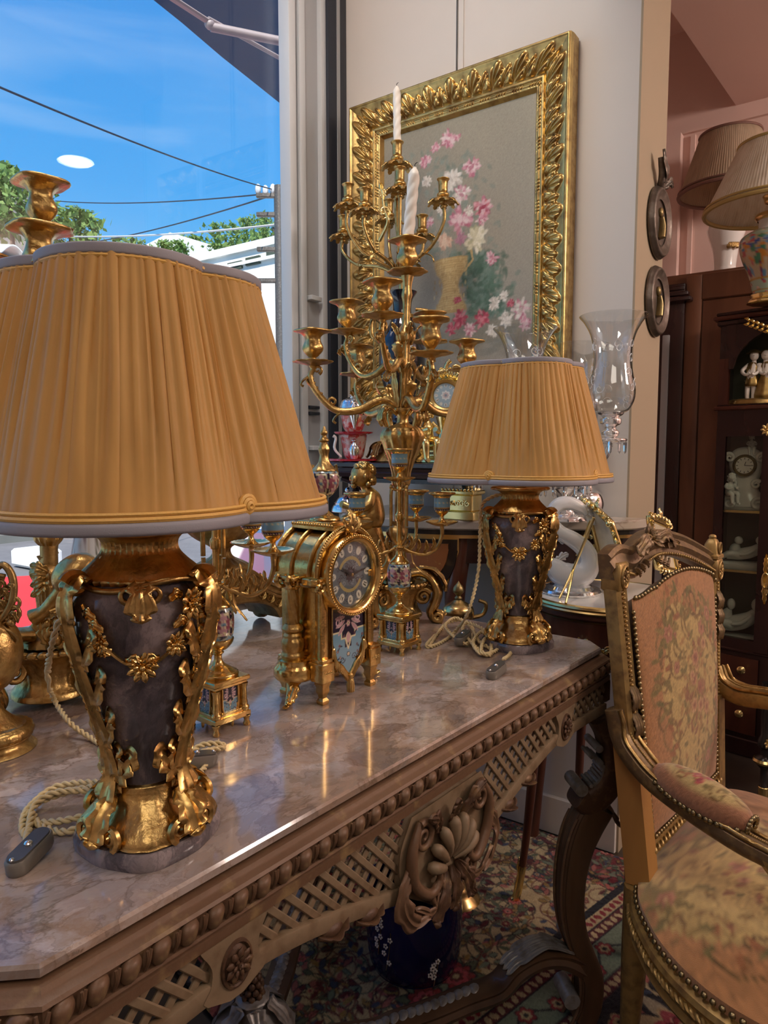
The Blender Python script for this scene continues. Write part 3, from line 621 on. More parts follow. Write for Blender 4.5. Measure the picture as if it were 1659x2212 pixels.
cv.a[(Xc-mxr < -.33) & (dd > lob+.03)] = rgba(NVY)[:3]
fe = (Yc > .68)
def band(y0, y1, c): cv.a[(Yc >= y0) & (Yc < y1)] = rgba(c)[:3]
R_ = random.Random(5)
def vines(n, x0, x1, y0, y1, cols, wd=.006):
    for _ in range(n):
        x, y = R_.uniform(x0, x1), R_.uniform(y0, y1); sp_ = spiral2(x, y, R_.uniform(.03, .10), .012, R_.uniform(0, 6.3), R_.choice((-1, 1))*R_.uniform(.6, 1.1))
        cv.stroke(sp_, wd, R_.choice(cols))
        for p, q in zip(sp_[::4], sp_[1::4]):
            a = math.atan2(*(q-p)[::-1])+R_.choice((-1, 1))*.9; cv.leafm(p[0], p[1], R_.uniform(.022, .04), .007, a, R_.choice((GRN, TEA, 'a06058', OCH, BLU, DRD)), R_.choice((None, NVY)))
def scatter(n, x0, x1, y0, y1, r0, r1, pal):
    for _ in range(n):
        x, y = R_.uniform(x0, x1), R_.uniform(y0, y1); r = R_.uniform(r0, r1); p = R_.choice(pal)
        for k in range(R_.randint(3, 6)): cv.leafm(x, y, r*2.2, r*.42, R_.uniform(0, 6.3), R_.choice((GRN, TEA, OCH, 'a4584e', BLU)), NVY)
        cv.flower(x, y, r, p[0], p[1], p[2], R_.choice((5, 6, 7, 8)), R_.uniform(0, 3), p[3])
vines(520, 0, RW, .66, RH, (DRD, NVY, '6a3a30', GRN), .0035)
scatter(150, 0, RW, .66, RH, .007, .019, ((RED, 'c98a7c', NVY, DRD), ('c0685c', RED, OCH, NVY), (BLU, CRM, RED, NVY), (CRM, 'b8605a', NVY, DRD), (DRD, RED, CRM, CRM)))
for _ in range(9):
    x, y = R_.uniform(0, RW), R_.uniform(.7, RH-.1); r = R_.uniform(.03, .045)
    for k in range(8): cv.leafm(x, y, r*1.7, r*.3, k*pi/4, R_.choice((GRN, TEA)), NVY)
    cv.flower(x, y, r, RED, 'c07a6a', NVY, 9, 0, NVY); cv.flower(x, y, r*.7, 'a84450', DRD, CRM, 7, .4, DRD)
band(0, .68, NVY); vines(110, 0, RW, .12, .46, (CRM, '8c8a78', TEA), .008)
for i in range(11):
    x = .14+i*.28; y = .29+.04*(-1)**i
    for k in range(9): cv.leafm(x, y, .12, .02, k*.7, R_.choice((CRM, 'a79f86', GRN, TEA)), '2a2a30')
    cv.flower(x, y, .062, 'a04a52', 'c79a8c', DRD, 8, .2, CRM); cv.flower(x, y, .036, RED, CRM, NVY, 6, 0, DRD)
    cv.flower(x+.14, y+.05*(-1)**i, .03, CRM, RED, NVY, 6, 0, TEA); cv.flower(x+.10, y-.09, .024, BLU, CRM, RED, 5, 0, CRM); cv.flower(x-.08, y+.10, .024, 'a04a52', CRM, NVY, 5, 0, CRM)
for y0, y1, b_, f_, e_ in ((.485, .515, DRD, CRM, NVY), (.515, .60, TEA, RED, CRM), (.60, .63, DRD, CRM, NVY), (.63, .66, CRM, RED, NVY), (.03, .10, TEA, RED, CRM), (0, .03, DRD, NVY, NVY)):
    band(y0, y1, b_); w = (y1-y0)
    if w > .05:
        cv.stroke([(x, (y0+y1)/2+w*.22*sin(x*42)) for x in np.arange(0, RW, .012)], .006, NVY)
        for i in range(int(RW/.075)): cv.flower(.04+i*.075, (y0+y1)/2+w*.15*(-1)**i, w*.25, f_, e_, NVY, 6, 0, NVY)
    else:
        for i in range(int(RW/.022)): cv.ell(i*.022, (y0+y1)/2, .007, w*.36, .5*(-1)**i, f_)
    cv.stroke([(0, y0), (RW, y0)], .004, NVY)
cv.grain(.10)
nu, nv_ = int(RW/.0034), int(RH/.0034)
gx, gy = np.meshgrid(np.linspace(0, RW, nu), np.linspace(0, RH, nv_), indexing='ij')
P2 = ro[None, None]+(gx+RX0)[..., None]*rx+(gy+RY0)[..., None]*ry
V = np.concatenate([P2, (.009+.0006*rng.standard_normal(gx.shape))[..., None]], -1)
q_ = (P2-W0).reshape(-1, 2); okv = ((q_@WY) < -.03) & ((q_@WX) > SW+.02); Fr = gridF(nu, nv_); Fr = Fr[okv[Fr].all(1)]        # stop short of the walls
m = MB().add(V, Fr, cv.at(gx, gy).reshape(-1, 3))
ed = np.concatenate([V[:, 0], V[:, 0]*[1, 1, 0]+[0, 0, .001]]); m.add(ed.reshape(2, nu, 3), gridF(2, nu), srgb('201c22')); ed = np.stack([V[-1, :200], V[-1, :200]*[1, 1, 0]+[0, 0, .001]]); m.add(ed, gridF(2, 200), srgb('201c22'))
rug = m.build('persian_rug', 'carpet_pile', None, 180); tag(rug, 'Persian rug with cream and red flowered field and navy border under the table', 'rug')

# ================================================================== giltwood centre table
TZ = .80; TA = radians(51.51); TB = PZ(85, 2085, TZ)[:2]; TU = np.array([cos(TA), sin(TA)]); TV = np.array([-TU[1], TU[0]])
def TP(u, v, z=TZ): p = TB+u*TU+v*TV; return (float(p[0]), float(p[1]), float(z))
def TI(px, py, z=TZ): q = PZ(px, py, z)[:2]-TB; return float(q@TU), float(q@TV)
tb = thing('centre_table', 'large carved giltwood centre table with pierced lattice frieze and veined marble top', 'table', TP(0, 0, 0), TA)
c_ = .037; TW = .80; U0, U1 = -.037, 1.13
poly = A_([(0, 0), (U1-c_, 0), (U1, c_), (U1, TW-c_), (U1-c_, TW), (0, TW), (U0, TW-c_), (U0, c_)])
prism_stack([(offset(poly, -.003), TZ-.012), (offset(poly, 0), TZ-.010), (offset(poly, 0), TZ-.003), (offset(poly, -.002), TZ)]).build('marble_top', 'top_marble', tb, 30)['label'] = 'polished veined pink grey marble slab'
prof = [(-.03, .785), (.002, .7865), (.006, .7860), (.009, .7835), (.011, .7815), (.016, .7795), (.018, .7765), (.0145, .7755), (.0145, .7560), (.017, .7550), (.018, .7525), (.0145, .7510), (.0145, .7480), (.0165, .7470), (.0165, .7380), (.008, .7365), (.0, .7365)]
mould(poly, prof).build('frame_moulding', 'gilt_wood', tb, 25)
g = MB().merge(lathe([(.0, -.0128), (.006, -.0118), (.0095, -.006), (.0108, .001), (.0100, .007), (.006, .0118), (.0, .0125)], 10, n=12), basis((0, 0, 0), (.98, .20, 0), (0, .86, 0), (.10, 0, .80)))
for sg in (-1, 1): g.merge(spath([(sg*.0135-.001, -.001, -.0095, .0012), (sg*.0142, -.005, 0, .0020), (sg*.0125+.001, -.005, .0092, .0014)], 7, k=5))
gme = g.mesh('gadroon', 60); gme.materials.append(MAT['gilt_wood'])
def gad(a, b, nrm):
    a, b = A_(a), A_(b); L = np.linalg.norm(b-a); k = max(1, round(L/.0285)); ang = math.atan2(b[1]-a[1], b[0]-a[0])
    for i in range(k):
        p = a+(b-a)*(i+.5)/k; obj('gadroon', gme, 'gilt_wood', tb, (p[0], p[1], .7658), ang)
q = offset(poly, .0150)
for i, j in ((0, 1), (1, 2), (7, 0), (2, 3), (6, 7)): gad(q[i], q[j], None)
# frieze: backing rail, lattice slats clipped to the shaped panels
UC = .533; RO = .362; CW = .104
def zb(u):
    d = abs(u-UC)
    if d < RO: k = np.clip((RO-.032-d)/(RO-.032-CW), 0, 1); return .702-.054*k**1.3
    return .702-.008*np.clip((d-RO-.03)/.16, 0, 1)**1.2
def waist(z): return .034-.012*math.sin(pi*min(1, max(0, (.737-z)/.05)))
def inpan(u, z):
    d = abs(u-UC)
    if d < CW-.004 or abs(d-RO) < waist(z) or d > .55: return False
    return zb(u) < z < .7375
th_ = .0055; pitch = .0250
slat_cache = {}
def slat(u0, z0, u1, z1, off):
    L = math.hypot(u1-u0, z1-z0); key = round(L, 3)
    if key not in slat_cache:
        me = box((0, 0, 0), (L+.004, .004, .0085), .0012).mesh('lattice_slat', 30); me.materials.append(MAT['gilt_wood_light']); slat_cache[key] = me
    o = obj('lattice_slat', slat_cache[key], 'gilt_wood_light', tb, ((u0+u1)/2, -.010+off, (z0+z1)/2)); o.rotation_euler = (0, -math.atan2(z1-z0, u1-u0), 0)
for d in (1, -1):
    for c in np.arange(-1.2, 2.4, pitch):
        us = np.linspace(UC-.56, UC+.56, 700); zz_ = .70 + d*(us-c)*1.05
        ins = np.array([inpan(u, z) for u, z in zip(us, zz_)]) if (zz_.max() > .6 and zz_.min() < .75) else np.zeros(700, bool)
        i = 0
        while i < 700:
            if ins[i]:
                j = i
                while j+1 < 700 and ins[j+1]: j += 1
                if j-i > 5: slat(us[i], zz_[i], us[j], zz_[j], .0014*d)
                i = j+1
            else: i += 1
def border(us, w=.019, name='frieze_border'):
    P = A_([(u, -.012, zb(u)-w*.42) for u in us]); sweep(P, rect(.011, w, .002)[:, ::1], (0, 0, 1), fixed=True).build(name, 'gilt_wood_light', tb)
for a, b in ((UC-RO+.020, UC-CW+.01), (UC+CW-.01, UC+RO-.020), (UC-.55, UC-RO-.020), (UC+RO+.020, UC+.55)): border(np.linspace(a, b, 24))
box((UC, -.006, .7400), (1.10, .012, .006)).build('frieze_rail', 'gilt_wood_light', tb)
box((UC, TW+.006, .70), (1.10, .012, .05)).build('rear_rail', 'gilt_wood_dark', tb)
for x_ in (U0-.004, U1+.004): box((x_, TW/2, .695), (.012, TW-.1, .055)).build('side_rail', 'gilt_wood_light', tb)
for sg in (-1, 1):
    uc = UC+sg*RO
    zz_ = np.linspace(.738, .676, 14); hw = np.array([waist(z)+.004 if z > .70 else .026+(.702-z)*.9*(z > .688)+(.013)*(z <= .688)-max(0, .688-z)*2.6 for z in zz_]); Pb = np.concatenate([np.stack([uc+hw, zz_], 1), np.stack([uc-hw, zz_], 1)[::-1]])
    extrude(Pb, .011, basis((0, -.007, 0), (1, 0, 0), (0, 0, 1), (0, -1, 0)), .001).build('rosette_board', 'gilt_wood_light', tb, 40)
    t = np.linspace(0, 2*pi, 28, endpoint=False); tube(np.stack([uc+.0165*np.cos(t), np.full(28, -.0185), .708+.0215*np.sin(t)], 1), .0022, 6, True).build('rosette_ring', 'gilt_wood_dark', tb)
    ro_ = MB(); ro_.merge(ball((uc, -.016, .708), (.0155, .006, .0205), 16, 7)); blossom(ro_, (uc, -.020, .708), (0, -1, 0), .0165, 9, 3, .2); ro_.build('rosette', 'gilt_wood_dark', tb, 70)
    for uu in (UC+sg*(RO-.135), UC+sg*.165):
        z0 = zb(uu)-.012; hm = MB(); hm.merge(ball((uu, -.012, z0-.006), (.017, .010, .009), 10, 7)); hm.merge(leaf([(uu-sg*.025, -.014, z0-.004), (uu, -.020, z0-.012), (uu+sg*.022, -.014, z0-.004)], (0, -.4, -1), .010, .002, 3)); hm.build('hanging_leaf', 'gilt_wood_dark', tb, 70)
# carved shell cartouche in the middle of the frieze
ca = thing('x', 'x', 'x'); bpy.data.objects.remove(ca)
def KP(a, z, o=0.0): return (UC-.004+a*.92, -.018-o, .662+(z-.662)*1.17-.002)
sh_out = smooth_path([(-.088, .722), (-.112, .69), (-.105, .65), (-.06, .622), (-.022, .603), (.022, .603), (.06, .622), (.105, .65), (.112, .69), (.088, .722)], 48)
so__ = A_([(KP(a_, z_)[0], KP(a_, z_)[2]) for a_, z_ in sh_out]); extrude(so__[::-1], .010, basis((0, -.008, 0), (1, 0, 0), (0, 0, 1), (0, -1, 0)), .003).build('cartouche_plate', 'gilt_wood_light', tb, 50)
m = MB()
for i in range(7):
    a = radians(-66+22*i); L = .060+.008*cos(a*1.5); p0 = A_((0, 0, .634)); 
    P = [p0+A_((sin(a)*.012, -.002, cos(a)*.012)), p0+A_((sin(a)*L*.55, -.012, cos(a)*L*.55)), p0+A_((sin(a)*L*.9, -.010, cos(a)*L*.9)), p0+A_((sin(a)*L, -.004, cos(a)*L))]
    P = A_(P)+A_((UC-.004, -.018, 0)); m.merge(spath(np.concatenate([P, [[.0025], [.006], [.0085], [.004]]], 1), 12, k=8))
m.build('shell', 'gilt_wood_light', tb, 70)
m = MB()
for sg in (-1, 1):
    v1 = volute(KP(sg*.074, .700, .008), (sg, 0, 0), (0, 0, 1), .020, .003, 1.6, 1.2); r = np.linspace(.0055, .002, len(v1)); m.merge(tube(v1, r, 6))
    m.merge(spath([(*KP(sg*.080, .718, .006), .004), (*KP(sg*.100, .690, .008), .007), (*KP(sg*.094, .655, .008), .008), (*KP(sg*.062, .632, .010), .007), (*KP(sg*.040, .640, .012), .005), (*KP(sg*.044, .656, .012), .003)], 26, k=7))
    v2 = volute(KP(sg*.040, .628, .010), (sg, 0, 0), (0, 0, 1), .017, .003, 1.5, -2.2); m.merge(tube(v2, np.linspace(.005, .002, len(v2)), 6))
    m.merge(leaf([KP(sg*.10, .675, .004), KP(sg*.122, .645, .008), KP(sg*.100, .615, .010), KP(sg*.07, .612, .014)], (sg*.3, -1, -.3), .015, .003, 4))
    m.merge(leaf([KP(sg*.03, .625, .004), KP(sg*.06, .612, .012), KP(sg*.10, .632, .012)], (0, -1, -.5), .012, .0025, 3))
m.build('cartouche_scrolls', 'gilt_wood', tb, 70)
m = MB()
for a in (-.5, 0, .5): m.merge(leaf([KP(a*.03, .640, .004), KP(a*.06, .618, .014), KP(a*.09, .596, .010), KP(a*.10, .590, .016)], (a*.4, -1, -.2), .014, .003, 4))
for a in (-.6, .6, 0): m.merge(leaf([KP(a*.05, .690, .003), KP(a*.08, .712, .012), KP(a*.12, .722, .016)], (0, -1, .2), .012, .0025, 3))
m.build('cartouche_leaves', 'gilt_wood_dark', tb, 70)
# scroll legs, all four from one drawing
cx_ = A_(TP(U1-.018, .018, 0)); 
def LE(px, py): p = PY(px, py, cx_[1]); return p[0]-cx_[0], p[2]
tr1 = [(1292, 1545, 50), (1316, 1590, 52), (1322, 1640, 56), (1308, 1690, 62), (1268, 1722, 66), (1243, 1712, 50)]
tr2 = [(1288, 1735, 84), (1262, 1780, 80), (1243, 1830, 70), (1232, 1890, 62), (1230, 1950, 58), (1238, 2005, 55), (1256, 2055, 55), (1272, 2105, 60), (1268, 2160, 62), (1250, 2200, 66), (1240, 2226, 74)]
def ctrl(tr): return A_([(*LE(x, y), w/F*1.40) for x, y, w in tr])
def legpart(tr, n, dep, M, flu=True):
    Q = smooth_path(ctrl(tr), n); P = np.stack([Q[:, 0], np.zeros(n), np.maximum(Q[:, 1], .0095)], 1); k = 48; t = np.arange(k)*2*pi/k
    se = np.sign(np.cos(t))*np.abs(np.cos(t))**.55; sn = np.sign(np.sin(t))*np.abs(np.sin(t))**.55
    f = 1-.09*(np.abs(np.sin(t*9))**.6)*(np.abs(np.cos(t)) > .55) if flu else np.ones(k)
    s_ = np.stack([Q[:, 2][:, None]/2*(se*f)[None], np.full((n, 1), dep/2)*(sn*f)[None]], -1); return sweep(P, s_, (0, 1, 0), fixed=True).xf(M)
CC = (.545, TW/2)
for (u, v, ang) in ((U1-.018, .018, -45), (.002-.02, .018, -135), (U1-.018, TW-.018, 45), (-.018, TW-.018, 135)):
    M = tr(u, v, 0)@rotz(radians(ang)); lg = legpart(tr2, 44, .058, M).build('leg', 'walnut', tb, 35)
    legpart(tr1, 26, .062, M, False).build('leg_scroll', 'gilt_wood_dark', lg, 35)
    for yy_ in (-.020, .020): QQ = smooth_path(ctrl(tr2), 44)[2:-4]; tube(A_([M[:3, :3]@A_((q_[0]-q_[2]*.47, yy_, q_[1]))+M[:3, 3] for q_ in QQ]), .0035, 6).build('leg_moulding', 'gilt_wood', lg, 60)
    e, z = LE(1262, 1655); r_ = .030; m = MB()
    for i in range(11):
        a = radians(-80+16*i); m.merge(tube([(e+cos(a)*r_, -.024, z+sin(a)*r_), (e+cos(a)*r_, .024, z+sin(a)*r_)], .0046, 6), M)
    m.build('scroll_fluting', 'silver_grey', lg, 60)
    for x_, y_, hw, rr_ in ((1243, 1690, .032, .013), (1282, 1605, .030, .008), (1222, 2135, .033, .017)): e, z = LE(x_, y_); MB().merge(tube([(e, -hw, z), (e, hw, z)], rr_, 12), M).build('scroll_roll', 'silver_grey', lg, 60)
    e, z = LE(1300, 1560); box((e-.045, 0, .715), (.10, .06, .05), .006).xf(M).build('leg_block', 'gilt_wood_dark', lg)
    m = MB()
    for i, (x_, y_) in enumerate(((1330, 1600), (1337, 1640), (1328, 1685), (1300, 1728))):
        e, z = LE(x_, y_); m.merge(ball((e, 0, z), (.008, .026, .012), 8, 6), M)
    e0_, z0_ = LE(1300, 1748); m.merge(leaf([(e0_, -.02, z0_+.02), (e0_+.02, 0, z0_-.005), (e0_+.035, .0, z0_-.035), (e0_+.05, 0, z0_-.04)], (1, 0, .2), .02, .003, 4), M); m.build('scroll_carving', 'gilt_wood_dark', lg, 70)
# stretcher arms from the legs to the middle
pL = cx_[:2]; pC = A_(TP(*CC, 0))[:2]
def PV(px, py, p, q):
    r = ray(px, py); d = unit(q-p); nrm = np.array([-d[1], d[0]]); t = (p@nrm)/(r[:2]@nrm); h = r*t; return float((h[:2]-p)@d), float(h[2]+CZ)
st = [PV(x, y, pL, pC) for x, y in ((1262, 2075), (1215, 2052), (1165, 2052), (1115, 2078), (1075, 2120), (1010, 2145), (930, 2178), (850, 2205), (805, 2222))]
Ltot = float(np.linalg.norm(pC-pL)); st = [(max(0, a), z) for a, z in st]; zl = st[-1][1]; st += [(Ltot*.86, zl+.015), (Ltot*.97, zl+.02)]
Q = smooth_path(A_(st), 60); sd = np.linspace(0, 1, 60)
for (u, v) in ((U1-.018, .018), (-.018, .018), (U1-.018, TW-.018), (-.018, TW-.018)):
    p = A_((u, v)); d = unit(A_(CC)-p); P = np.stack([p[0]+d[0]*Q[:, 0], p[1]+d[1]*Q[:, 0], Q[:, 1]-.012], 1)
    sec = A_([(-.020, -.018), (.020, -.018), (.026, -.006), (.022, .004), (.026, .012), (.018, .016), (-.018, .016), (-.026, .012), (-.022, .004), (-.026, -.006)])
    sa = sweep(P, sec, (0, 0, 1), fixed=True).build('stretcher', 'walnut', tb, 40)
    m = MB(); ln = np.concatenate([[0], np.cumsum(np.linalg.norm(np.diff(P, axis=0), axis=1))])
    for x_ in np.arange(ln[-1]*.40, ln[-1]*.97, .0165):
        i = min(58, int(np.searchsorted(ln, x_))); T = unit(P[i+1]-P[i-1]); N_ = unit(A_((0, 0, 1))-T[2]*T); c0_ = A_([np.interp(x_, ln, P[:, k]) for k in range(3)]); m.merge(ball((0, 0, 0), (.0118, .0125, .0045), 12, 5), basis(c0_+N_*.0170, unit(T-.30*N_), np.cross(N_, T), unit(N_+.30*T)))
    m.build('coin_moulding', 'silver_grey', sa, 60)
    m = MB()
    for k in (-.5, 0, .5): m.merge(leaf([P[4]+A_((0, 0, .020)), P[11]+A_((0, 0, .027)), P[18]+A_((0, 0, .022)), P[22]+A_((0, 0, .026))]+A_([(-d[1]*k*.03, d[0]*k*.03, 0)]*4), (0, 0, 1), .014, .002, 3))
    m.build('acanthus', 'silver_grey', sa, 70)
fz = zl+.0
fo = lathe([(.0, -.02), (.075, -.02), (.085, 0), (.080, .02), (.05, .032), (.062, .045), (.070, .06), (.055, .082), (.030, .10), (.022, .112), (.028, .118), (.018, .124)], 36, lobes(12, .10), 40).xf(tr(CC[0], CC[1], fz)).build('finial', 'silver_grey', tb, 50)
m = MB()
for k in range(6): a = k*pi/3; m.merge(leaf([(cos(a)*.066, sin(a)*.066, .052), (cos(a)*.058, sin(a)*.058, .085), (cos(a)*.030, sin(a)*.030, .112), (cos(a)*.034, sin(a)*.034, .118)], (cos(a), sin(a), .3), .018, .002, 4), tr(CC[0], CC[1], fz))
m.build('finial_leaves', 'silver_grey', fo, 70)
m = MB()
for i in range(5):
    for k in range(8): a = k*pi/4+i*.4; r = .017*cos(i*.28); m.merge(ball((cos(a)*r, sin(a)*r, .126+i*.0105), .0065, 6, 5), tr(CC[0], CC[1], fz))
m.merge(ball((0, 0, .178), .008, 8, 6), tr(CC[0], CC[1], fz)); m.build('finial_cone', 'gilt_wood_dark', fo, 70)

# ------------------------------------------------------------------ cobalt cachepot on the rug
pc = PZ(897, 2112, .009); pot = thing('cachepot', 'cobalt blue glazed cachepot with small white flowers standing under the table', 'pot', (pc[0], pc[1], .009))
pot.location.y += .06
lathe([(.0, .0), (.086, 0), (.096, .004), (.104, .02), (.109, .06), (.110, .12), (.108, .165), (.1075, .182), (.110, .190), (.108, .194), (.103, .190), (.102, .165), (.103, .03), (.09, .014), (.0, .012)], 56, n=60).build('body', 'cobalt', pot, 60)
lathe([(.085, .0), (.092, .001), (.094, .006), (.090, .008)], 56).build('foot_rim', 'gilt_wood_dark', pot)
for a0, z0, z1, nn in ((-2.42, .085, .175, 7), (-1.22, .035, .075, 6), (-2.2, .06, .13, 4)):
    m = MB(); m2 = MB()
    for i in range(nn):
        a = a0+random.uniform(-.10, .10)+i*.02; z = z0+(z1-z0)*i/nn; c = A_((cos(a)*.1105, sin(a)*.1105, z))
        for k in range(5): b = k*1.257; T = A_((-sin(a), cos(a), 0)); m.merge(ball(c+T*cos(b)*.0042+A_((0, 0, sin(b)*.0042)), (.0026, .0026, .0026), 6, 4))
    m2.merge(spath([(cos(a0)*.1105, sin(a0)*.1105, z0-.02, .0008), (cos(a0+.08)*.1105, sin(a0+.08)*.1105, (z0+z1)/2, .0008), (cos(a0+.1)*.1105, sin(a0+.1)*.1105, z1, .0006)], 8, k=4))
    fl_ = m2.build('painted_stem', 'gold_old', pot); m.build('painted_flowers', 'porcelain', fl_, 60)['kind'] = 'stuff'
# ================================================================== pair of marble and ormolu lamps
def quatre(phi, c=.41, R=.59):
    p = (phi+pi/4) % (pi/2)-pi/4; return c*np.cos(p)+np.sqrt(R*R-(c*np.sin(p))**2)
def shade_mesh(seed, rb=.176, rt=.116, z0=.330, z1=.543, per=24):
    rr_ = np.random.default_rng(seed); n = 4*per*6; phi = np.linspace(0, 2*pi, n, endpoint=False)
    w = rr_.uniform(.4, 1.6, 4*per); w = w/w.sum()*2*pi; ed = np.concatenate([[0], np.cumsum(w)]); k = np.clip(np.searchsorted(ed, phi, 'right')-1, 0, 4*per-1)
    f = (phi-ed[k])/w[k]; am = rr_.uniform(.35, 1, 4*per)[k]; sk = rr_.uniform(-.03, .03, 4*per)[k]
    pl = (np.sin(pi*f)**.7-.5)*am; rows = []
    for s in np.linspace(0, 1, 11):
        r = (rt+(rb-rt)*s**1.06); a = .0075*(.30+.70*sin(pi*min(1, s*1.05+.05))) ; ph = phi+sk*sin(pi*s)
        R = r*quatre(phi)+a*pl; rows.append(np.stack([R*np.cos(ph), R*np.sin(ph), np.full(n, z1+(z0-z1)*s)], 1))
    out = np.stack(rows); inn = out[::-1].copy(); inn[:, :, :2] *= .985
    return MB().add(np.concatenate([out, inn]), gridF(22, n, True, True))
def rim_path(r, z, n=160): p = np.linspace(0, 2*pi, n, endpoint=False); R = r*quatre(p); return np.stack([R*np.cos(p), R*np.sin(p), np.full(n, z)], 1)
def body_r(z): return float(np.interp(z, [.05, .075, .10, .14, .18, .215, .240, .256, .268], [.030, .030, .034, .044, .0555, .0625, .063, .057, .046]))
def bs(az, z, o=0.0): a = radians(az)-pi/2; r = body_r(z)+o; return np.array([r*cos(a), r*sin(a), z])
def outn(az): a = radians(az)-pi/2; return (cos(a), sin(a), 0)
def make_lamp(label, loc, rz, srot, seed):
    t = thing('table_lamp', label, 'lamp', loc, rz, 'pair of marble and gilt bronze lamps')
    th = np.arange(64)*2*pi/64; o = np.stack([.066*(1+.045*np.cos(4*th)+.015*np.cos(8*th))*np.cos(th), .066*(1+.045*np.cos(4*th)+.015*np.cos(8*th))*np.sin(th)], 1)
    prism_stack([(o*.98, 0), (o, .003), (o, .012), (o*.96, .017)]).build('plinth', 'lamp_marble', t, 30)
    ba = lathe([(.0, .017), (.056, .017), (.060, .021), (.058, .027), (.051, .035), (.043, .044), (.037, .054), (.035, .062), (.031, .066), (.0, .066)], 72, lambda a, z: 1+.07*np.cos(4*a)*(z < .05)+.035*np.abs(np.sin(a*10+z*60))*(z < .056)*(z > .019), 34).build('base', 'gold', t, 60)
    for k in range(4):
        m = MB(); a = k*90+42; d = A_(outn(a)); tn = A_((-d[1], d[0], 0))
        m.merge(leaf([d*.040+A_((0, 0, .058)), d*.056+A_((0, 0, .044)), d*.064+A_((0, 0, .026)), d*.071+A_((0, 0, .021))], d+A_((0, 0, .6)), .018, .003, 4))
        for sg in (-1, 1):
            v_ = volute(d*.059+tn*sg*.016+A_((0, 0, .030)), tn*sg, (0, 0, 1), .011, .002, 1.5, -1.2, 22); m.merge(tube(v_, np.linspace(.0042, .0018, 22), 6))
        m.merge(ball(d*.063+A_((0, 0, .022)), (.007, .007, .005), 8, 6))
        m.build('base_scroll', 'gold_leaf', ba, 50)
    lathe([(body_r(z), z) for z in np.linspace(.05, .268, 40)], 56).build('vase', 'lamp_marble', t, 60)
    nk = lathe([(.056, .262), (.0575, .266), (.053, .271), (.044, .279), (.0365, .288), (.0355, .296), (.039, .302), (.046, .306)], 80, flutes(40, .05), 30).build('neck', 'gold', t, 60)
    lathe([(.044, .305), (.052, .3065), (.0535, .3095), (.050, .3125), (.038, .312), (.012, .311), (.0, .311)], 64, lambda a, z: 1+.05*np.cos(8*a), 20).build('rim', 'gold', nk, 60)
    m = MB()
    for az in (0, 120, 240): 
        for sg in (-1, 1): m.merge(tube(volute(bs(az+sg*10, .256, .004), A_(bs(az+80, .2)*[1, 1, 0])*sg*0+np.cross((0, 0, 1), outn(az))*sg, (0, 0, 1), .010, .002, 1.2, 2.6, 20), np.linspace(.0035, .0016, 20), 6))
        m.merge(leaf([bs(az, .268, .002), bs(az, .256, .006), bs(az, .238, .004), bs(az, .232, .008)], outn(az), .014, .0022, 3))
    p = np.linspace(0, 2*pi, 90, endpoint=False); m.merge(tube(np.stack([.0575*np.cos(p), .0575*np.sin(p), .262-.004*np.cos(3*p)], 1), .003, 6, True)); m.build('collar', 'gold', nk, 70)
    for az in (-62, 62, 180):                                    # long leafy mounts down the flanks
        d = A_(outn(az)); m = MB()
        S = [bs(az, .266, .003), bs(az, .268, .016), bs(az, .250, .014), bs(az, .215, .007), bs(az, .17, .006), bs(az, .12, .006), bs(az, .08, .007), d*.046+A_((0, 0, .052))]
        m.merge(leaf(S, d, .0225, .0026, 8, .10, 96, 3, env=([0, .12, .25, .5, .75, 1], [.5, .85, .9, .60, .70, .8])))
        for sg in (-1, 1):
            for z, L in ((.205, .026), (.165, .034), (.125, .030), (.088, .030)):
                m.merge(leaf([bs(az+sg*4, z-.022, .004), bs(az+sg*14, z-.006, .006), bs(az+sg*(18+L*260), z+L*.45, .005), bs(az+sg*(20+L*330), z+L*.35, .010)], d, .0125, .0018, 4, .15, 30))
            m.merge(leaf([bs(az+sg*6, .06, .005), bs(az+sg*24, .080, .008), bs(az+sg*44, .098, .008), bs(az+sg*52, .088, .014)], d, .0155, .0020, 5, .15, 34))
        m.merge(tube(volute(bs(az, .262, .012), d, (0, 0, 1), .012, .003, 1.3, .4, 24), np.linspace(.005, .002, 24), 6))
        m.build('leaf_mount', 'gold_leaf', t, 50)
    for c in (0, 120, 240):                                      # swags of flowers between them
        m = MB(); f = [(-50, .246), (-40, .232), (-30, .213), (-15, .196), (0, .190), (15, .196), (28, .210), (40, .232), (47, .246)]
        m.merge(spath([(*bs(c+a, z, .004), .0018) for a, z in f], 40, k=5))
        for a, z, r in ((-33, .214, .0115), (0, .190, .0145), (27, .208, .0120), (43, .243, .0170)): blossom(m, bs(c+a, z, .003), outn(c+a), r, 9, 2, .35)
        for a, z, s in ((-46, .236, 1), (-24, .203, -1), (-12, .194, 1), (12, .194, -1), (20, .200, 1), (36, .226, -1), (-40, .226, 1), (50, .228, 1), (34, .250, -1)):
            m.merge(leaf([bs(c+a, z, .003), bs(c+a+s*5, z+.004, .006), bs(c+a+s*12, z-.002, .004)], outn(c+a), .0065, .0014, 3, .2, 10))
        gl = m.build('garland', 'gold_bright', t, 70)
        m = MB(); m.merge(spath([(*bs(c+47, .246, .004), .0016), (*bs(c+50, .21, .004), .0016), (*bs(c+50, .165, .004), .0012)], 12, k=5)); blossom(m, bs(c+50, .196, .003), outn(c+50), .011, 8, 2)
        for z in (.22, .182, .165): m.merge(leaf([bs(c+50, z, .003), bs(c+54, z-.006, .007), bs(c+51, z-.018, .004)], outn(c+50), .007, .0015, 3, .2, 10))
        m.build('flower_drop', 'gold_bright', gl, 70)
    rod = tube([(0, 0, .305), (0, 0, .52)], .0055, 12).build('rod', 'brass', t)
